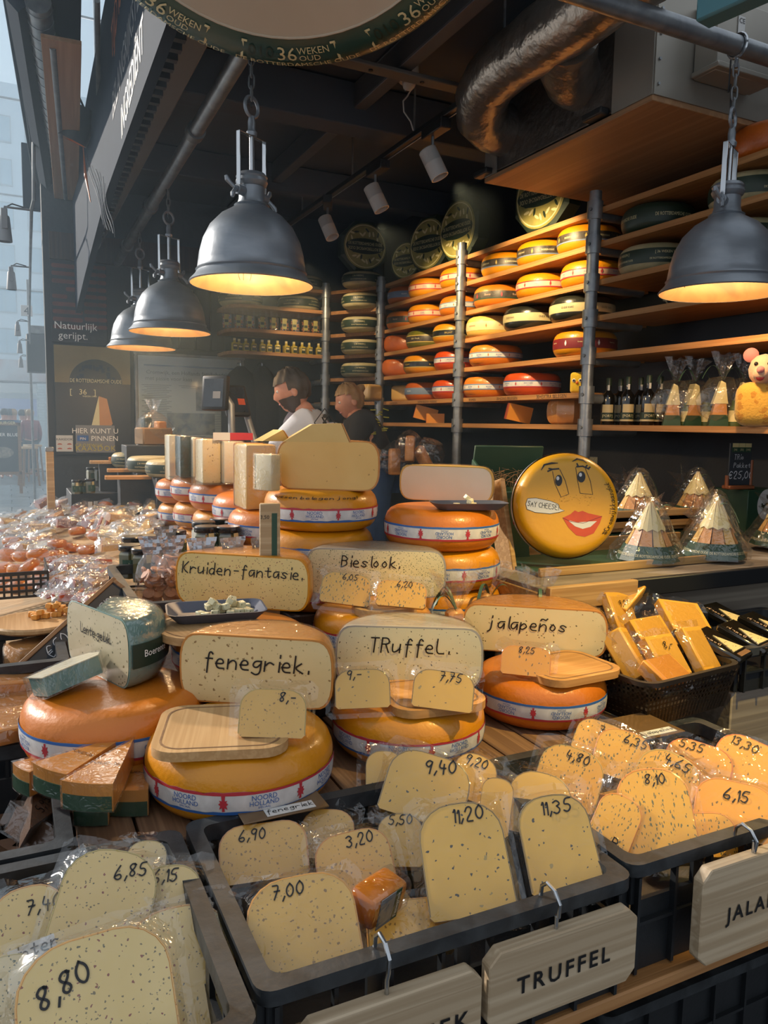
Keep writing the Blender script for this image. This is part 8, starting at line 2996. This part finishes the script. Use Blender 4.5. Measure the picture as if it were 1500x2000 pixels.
mat('skin_fair', 'c08a72', 0.5, col2='b07a62', nscale=20, sss=0.1)
mat('hair_dark', '2a211c', 0.6, col2='3a2e26', nscale=40, nstretch=(1, 1, 0.2))
mat('hair_blond', '8a6a42', 0.55, col2='a08052', nscale=40, nstretch=(1, 1, 0.2))
mat('shirt_white', 'b9c0cc', 0.85, col2='aeb6c4', nscale=9, bump=0.5, bscale=9)
mat('shirt_black', '17181b', 0.85, col2='1f2024', nscale=9, bump=0.5, bscale=9)
mat('denim', '2b4a78', 0.85, col2='244068', nscale=20)
mat('trousers_dark', '20242c', 0.85)
mat('hoodie_print', 'a8a838', 0.7)
LFT = -R0


def P3(px, py, D): return ad(px, py, D)


def hand(mb_j, e, wrist, d, pre, up=Vector((0, 0, 1))):
    """palm and five bent fingers as skin chains"""
    d = d.normalized()
    sd = d.cross(up).normalized()
    palm = wrist + d * 0.05
    mb_j[pre + 'palm'] = (palm, (0.022, 0.036))
    e.append((pre + 'wrist', pre + 'palm'))
    for k, (o, L) in enumerate(((-0.03, 0.07), (-0.01, 0.08), (0.01, 0.075), (0.03, 0.06))):
        a = palm + sd * o + d * 0.035
        b = a + d * L * 0.5 - up * 0.008
        c = b + d * L * 0.35 - up * 0.025
        mb_j[pre + 'f%da' % k] = (a, 0.010)
        mb_j[pre + 'f%db' % k] = (b, 0.009)
        mb_j[pre + 'f%dc' % k] = (c, 0.0075)
        e += [(pre + 'palm', pre + 'f%da' % k), (pre + 'f%da' % k, pre + 'f%db' % k), (pre + 'f%db' % k, pre + 'f%dc' % k)]
    a = palm - sd * 0.035 - d * 0.01
    b = a - sd * 0.02 + d * 0.03 - up * 0.01
    mb_j[pre + 'ta'] = (a, 0.012)
    mb_j[pre + 'tb'] = (b, 0.0095)
    e += [(pre + 'palm', pre + 'ta'), (pre + 'ta', pre + 'tb')]


def person(label, hc, D0, pts, fwd, pitch, skin, hair, shirt, legs, hair_keep, hs, floor_z, sleeve, beard=False, bun=None, bulk=1.0, reach=0.10):
    """pts: px positions of pelvis, waist, chest, neck; hc head centre px; D0 distance"""
    pel, wai, che, nec = [P3(x, y, D0) for x, y in pts]
    head = P3(hc[0], hc[1], D0 - 0.01)
    t = thing('person', label, 'person', (pel.x, pel.y, floor_z))
    O = Vector((pel.x, pel.y, floor_z))
    f = Vector(fwd).normalized()
    s = f.cross(UP).normalized()          # the person's right-hand side
    J, E_ = {}, []
    def j(n, p, r): J[n] = (p - O, r)
    j('pelvis', pel, (0.15, 0.12))
    j('waist', wai, (0.135 * bulk, 0.105 * bulk))
    j('chest', che, (0.165 * bulk, 0.12 * bulk))
    j('neck', nec, 0.055)
    j('skull', nec + (head - nec) * 0.45, 0.052)
    E_ += [('pelvis', 'waist'), ('waist', 'chest'), ('chest', 'neck'), ('neck', 'skull')]
    sh = che + (nec - che) * 0.55
    for side, k in (('r', 1), ('l', -1)):
        a = sh + s * k * 0.16
        el = a + f * reach - UP * 0.26 + s * k * 0.03
        wr = el + f * 0.21 + UP * 0.02 - s * k * 0.05
        j(side + 'shoulder', a, 0.062)
        j(side + 'elbow', el, 0.043)
        j(side + 'wrist', wr, 0.028)
        E_ += [('chest', side + 'shoulder'), (side + 'shoulder', side + 'elbow'), (side + 'elbow', side + 'wrist')]
        hand(J, E_, wr - O, f - UP * 0.15, side)
        hip = pel + s * k * 0.09 - UP * 0.06
        kn = Vector((pel.x, pel.y, floor_z)) + s * k * 0.10 + UP * (pel.z - floor_z) * 0.5 + f * 0.03
        an = Vector((pel.x, pel.y, floor_z + 0.08)) + s * k * 0.10 - f * 0.01
        j(side + 'hip', hip, 0.09)
        j(side + 'knee', kn, 0.062)
        j(side + 'ankle', an, 0.042)
        j(side + 'toe', an + f * 0.15 - UP * 0.045, 0.034)
        E_ += [('pelvis', side + 'hip'), (side + 'hip', side + 'knee'), (side + 'knee', side + 'ankle'), (side + 'ankle', side + 'toe')]
    mb = skin_body(J, E_, 'pelvis')
    T = facing(head - O, fwd, pitch)
    head_mesh(mb, T, hs)
    body = mb.build('body', skin, t, 70)
    for k in (1, -1):
        MB().lathe([(0, 0.008), (0.012, 0.008), (0.02, 0.003), (0.02, -0.002), (0, -0.004)], 14, T=T @ Matrix.Translation((k * 0.072 * hs, 0.008, -0.01)) @ Matrix.Rotation(k * 1.35, 4, 'Y') @ Matrix.Diagonal((1.5, 0.95, 1, 1))).build('ear', skin, t, 70)
        MB().lathe([(0, 0.011), (0.006, 0.009), (0.0105, 0.0)], 12, T=T @ Matrix.Translation((k * 0.030, -0.078 * hs, 0.014)) @ Matrix.Rotation(PI / 2, 4, 'X')).build('eye', 'paper', t, 70)
        MB().lathe([(0, 0.0125), (0.0045, 0.0115)], 10, T=T @ Matrix.Translation((k * 0.030, -0.078 * hs, 0.014)) @ Matrix.Rotation(PI / 2, 4, 'X')).build('pupil', 'ink', t, 70)
    MB().tube([T @ Vector((x * 0.022, (-0.094 + 0.007 * x * x) * hs, -0.054)) for x in (-1, -0.5, 0, 0.5, 1)], 0.004, 6, radii=[0.002, 0.004, 0.0045, 0.004, 0.002]).build('mouth', 'plush_pink', t, 70)
    hair_mesh(T, hair_keep, 1.10, 5, hs).build('hair', hair, t, 70)
    if beard:
        hair_mesh(T, lambda x, y, z: z < -0.28 and y < 0.25 and (z < -0.62 or abs(x) > 0.38), 1.075, 6, hs, 0.004).build('beard', hair, t, 70)
    if bun:
        p = T @ Vector(bun)
        MB().lathe([(0, -0.032), (0.02, -0.026), (0.032, 0.0), (0.024, 0.024), (0, 0.03)], 14, T=Matrix.Translation(p)).build('hair_bun', hair, t, 70)
    # shirt: torso and sleeves, a little larger than the body
    S, SE = {}, []
    for n in ('waist', 'chest'):
        p, r = J[n]
        S[n] = (p, (r[0] + 0.022, r[1] + 0.022))
    S['hem'] = (J['pelvis'][0] + Vector((0, 0, 0.02)), (0.172, 0.142))
    S['collar'] = (J['neck'][0] - Vector((0, 0, 0.015)) - Vector(f) * 0.005, 0.078)
    SE += [('hem', 'waist'), ('waist', 'chest'), ('chest', 'collar')]
    for side in 'rl':
        S[side + 's'] = (J[side + 'shoulder'][0], 0.088)
        q = J[side + 'shoulder'][0].lerp(J[side + 'elbow'][0], 0.75 if sleeve == 'short' else 1.0)
        S[side + 'e'] = (q, 0.078 if sleeve == 'short' else 0.062)
        SE += [('chest', side + 's'), (side + 's', side + 'e')]
        if sleeve == 'long':
            S[side + 'w'] = (J[side + 'wrist'][0], 0.042)
            SE.append((side + 'e', side + 'w'))
    skin_body(S, SE, 'waist').build('shirt', shirt, t, 70)
    Lg, LE = {}, []
    Lg['seat'] = (J['pelvis'][0], (0.165, 0.135))
    for side in 'rl':
        Lg[side + 'h'] = (J[side + 'hip'][0], 0.105)
        Lg[side + 'k'] = (J[side + 'knee'][0], 0.078)
        Lg[side + 'a'] = (J[side + 'ankle'][0] + Vector((0, 0, 0.03)), 0.062)
        LE += [('seat', side + 'h'), (side + 'h', side + 'k'), (side + 'k', side + 'a')]
        MB().tube([J[side + 'ankle'][0] - Vector(f) * 0.06 + Vector((0, 0, -0.035)), J[side + 'ankle'][0] + Vector((0, 0, -0.03)), J[side + 'toe'][0] + Vector((0, 0, 0.0)), J[side + 'toe'][0] + Vector(f) * 0.05 - Vector((0, 0, 0.005))], 0.045, 12, radii=[0.04, 0.047, 0.042, 0.022]).build('shoe', 'rubber_black', t, 60)
    skin_body(Lg, LE, 'seat').build('trousers', legs, t, 70)
    return t, O, f, s, che


man_keep = lambda x, y, z: (z > 0.42) or (y > -0.15 and z > 0.05 and abs(x) > 0.4) or (y > 0.2 and z > -0.55)
wom_keep = lambda x, y, z: (z > 0.5) or (y > -0.25 and z > -0.25 and abs(x) > 0.35 and y > 0.0) or (y > 0.15 and z > -0.6)
fwd_m = (LFT * 0.95 - FH * 0.05 + Vector((0, 0, 0.0)))
t, O, f, s, che = person('bearded man in a white T-shirt bending over the counter behind the cheeses', (572, 762), 4.25, ((632, 985), (625, 905), (606, 846), (596, 804)), fwd_m, 0.32, 'skin_fair', 'hair_dark', 'shirt_white', 'trousers_dark', man_keep, 1.0, 0.2, 'short', beard=True, bulk=1.38, reach=0.24)
# print on the back of the shirt
c = P3(634, 826, 4.02) - O
n_ = ((CAM - (c + O)).normalized() + R0 * 0.55).normalized()
u_ = UP.cross(n_).normalized()
v_ = n_.cross(u_)
mb = MB()
for a, b in (((-0.06, 0.0), (0.0, 0.075)), ((0.0, 0.075), (0.06, 0.0)), ((0.06, 0.0), (0.0, -0.075)), ((0.0, -0.075), (-0.06, 0.0))):
    mb.tube([c + u_ * a[0] + v_ * a[1], c + u_ * b[0] + v_ * b[1]], 0.0025, 5)
mb.tube([c + u_ * -0.02 + v_ * -0.03, c + u_ * 0.015 + v_ * 0.03], 0.004, 5)
mb.tube([c + u_ * 0.02 + v_ * -0.03, c + u_ * -0.015 + v_ * 0.03], 0.004, 5)
for x, y in ((-0.022, -0.033), (0.022, -0.033), (0.0, 0.036), (0.0, 0.0)):
    mb.cyl(c + u_ * x + v_ * y - n_ * 0.002, c + u_ * x + v_ * y + n_ * 0.003, 0.011, n=10)
mb.build('shirt_print', 'ink', t)
t, O, f, s, che = person('woman in a black hooded top and jeans, fair hair in a bun, looking down', (684, 783), 5.15, ((735, 905), (728, 868), (706, 832), (694, 808)), (LFT * 0.9 - FH * 0.25), 0.35, 'skin_fair', 'hair_blond', 'shirt_black', 'denim', wom_keep, 0.97, 0.2, 'long', bun=(0.0, 0.095, 0.055))
c = P3(735, 822, 4.98) - O
n_ = ((CAM - (c + O)).normalized() + R0 * 0.4).normalized()
u_ = UP.cross(n_).normalized()
v_ = n_.cross(u_)
mb = MB()
r_ = random.Random(2)
for k in range(16):
    q = c + u_ * r_.uniform(-0.05, 0.05) + v_ * (0.08 - k * 0.011)
    mb.tube([q, q + u_ * r_.uniform(0.015, 0.04) + v_ * r_.uniform(-0.012, 0.006)], 0.004, 5)
mb.build('back_print', 'hoodie_print', t)
mb = MB()
MB().tube([P3(728, 872, 4.98) - O, P3(742, 880, 4.97) - O, P3(750, 920, 5.0) - O, P3(752, 970, 5.05) - O], 0.009, 6).build('apron_strap', 'card_kraft', t)

# passers-by far down the alley
FAR = [((10, 905), 'coat_black', 'far passer-by in black at the left edge of the alley'), ((28, 903), 'denim', 'far passer-by in blue behind the menu board'), ((45, 905), 'trousers_dark', 'far passer-by in dark grey beside the menu board'), ((60, 902), 'band_red', 'far passer-by in a red top near the tiled pillar'), ((20, 899), 'denim', 'far passer-by partly hidden in the crowd, left'), ((52, 899), 'coat_black', 'far passer-by partly hidden in the crowd, right')]
for k, ((px, py), m, lab) in enumerate(FAR):
    p = az(px, py, 0.0)
    Y = 21.5 + 0.5 * (k % 3)
    p = ay(px, 850, Y)
    t = thing('person', lab, 'person', (p.x, Y, 0), k * 1.1, 'distant passers-by')
    J = {'pelvis': (Vector((0, 0, 0.95)), (0.15, 0.12)), 'chest': (Vector((0, 0, 1.3)), (0.17, 0.12)), 'neck': (Vector((0, 0, 1.47)), 0.055), 'head': (Vector((0, 0, 1.58)), 0.09), 'crown': (Vector((0, 0, 1.67)), 0.08)}
    E_ = [('pelvis', 'chest'), ('chest', 'neck'), ('neck', 'head'), ('head', 'crown')]
    for sd_, q in (('r', 1), ('l', -1)):
        J[sd_ + 's'] = (Vector((q * 0.17, 0, 1.4)), 0.06)
        J[sd_ + 'e'] = (Vector((q * 0.22, 0.02, 1.12)), 0.045)
        J[sd_ + 'w'] = (Vector((q * 0.21, -0.08, 0.9)), 0.03)
        J[sd_ + 'h'] = (Vector((q * 0.09, 0, 0.88)), 0.09)
        J[sd_ + 'k'] = (Vector((q * 0.1, 0.02 * q, 0.48)), 0.06)
        J[sd_ + 'a'] = (Vector((q * 0.1, 0.05 * q, 0.07)), 0.045)
        J[sd_ + 't'] = (Vector((q * 0.1, 0.05 * q - 0.14, 0.035)), 0.032)
        E_ += [('chest', sd_ + 's'), (sd_ + 's', sd_ + 'e'), (sd_ + 'e', sd_ + 'w'), ('pelvis', sd_ + 'h'), (sd_ + 'h', sd_ + 'k'), (sd_ + 'k', sd_ + 'a'), (sd_ + 'a', sd_ + 't')]
    skin_body(J, E_, 'pelvis', 1).build('body', 'skin_fair', t, 70)
    S = {'hem': (Vector((0, 0, 0.9)), (0.18, 0.15)), 'chest': (Vector((0, 0, 1.3)), (0.2, 0.15)), 'collar': (Vector((0, 0, 1.46)), 0.075)}
    SE = [('hem', 'chest'), ('chest', 'collar')]
    for sd_ in 'rl':
        S[sd_ + 's'], S[sd_ + 'e'], S[sd_ + 'w'] = (J[sd_ + 's'][0], 0.08), (J[sd_ + 'e'][0], 0.06), (J[sd_ + 'w'][0] + Vector((0, 0, 0.03)), 0.045)
        SE += [('chest', sd_ + 's'), (sd_ + 's', sd_ + 'e'), (sd_ + 'e', sd_ + 'w')]
    skin_body(S, SE, 'chest', 1).build('coat', m, t, 70)
    Lg = {'seat': (J['pelvis'][0] - Vector((0, 0, 0.02)), (0.16, 0.13))}
    LE = []
    for sd_ in 'rl':
        Lg[sd_ + 'h'], Lg[sd_ + 'k'], Lg[sd_ + 'a'] = (J[sd_ + 'h'][0], 0.1), (J[sd_ + 'k'][0], 0.075), (J[sd_ + 'a'][0] + Vector((0, 0, 0.04)), 0.06)
        LE += [('seat', sd_ + 'h'), (sd_ + 'h', sd_ + 'k'), (sd_ + 'k', sd_ + 'a')]
    skin_body(Lg, LE, 'seat', 1).build('trousers', 'trousers_dark', t, 70)
    MB().lathe([(0.085, 0.0), (0.10, 0.05), (0.095, 0.12), (0.06, 0.16), (0, 0.17)], 12, T=Matrix.Translation((0, 0.012, 1.58))).build('hair', ['hair_dark', 'hair_blond'][k % 2], t, 70)


# ================================================================ scatter volume added to imitate the lens glare veil
m = bpy.data.materials.new('glare_haze')
m.use_nodes = True
nt = m.node_tree
for n in list(nt.nodes):
    if n.type == 'BSDF_PRINCIPLED':
        nt.nodes.remove(n)
vp = nt.nodes.new('ShaderNodeVolumeScatter')
vp.inputs['Color'].default_value = (0.62, 0.82, 1.0, 1)
vp.inputs['Density'].default_value = 0.024
vp.inputs['Anisotropy'].default_value = 0.55
nt.links.new(vp.outputs[0], [n for n in nt.nodes if n.type == 'OUTPUT_MATERIAL'][0].inputs['Volume'])
MATS['glare_haze'] = m
o = MB().box((-1.9, 12.8, 3.0), (8.4, 21.2, 6.2)).build('haze', 'glare_haze', None, 0)
o['kind'] = 'stuff'
tag(o, 'thin bluish scatter volume added as lens glare over hall and stall', 'haze')
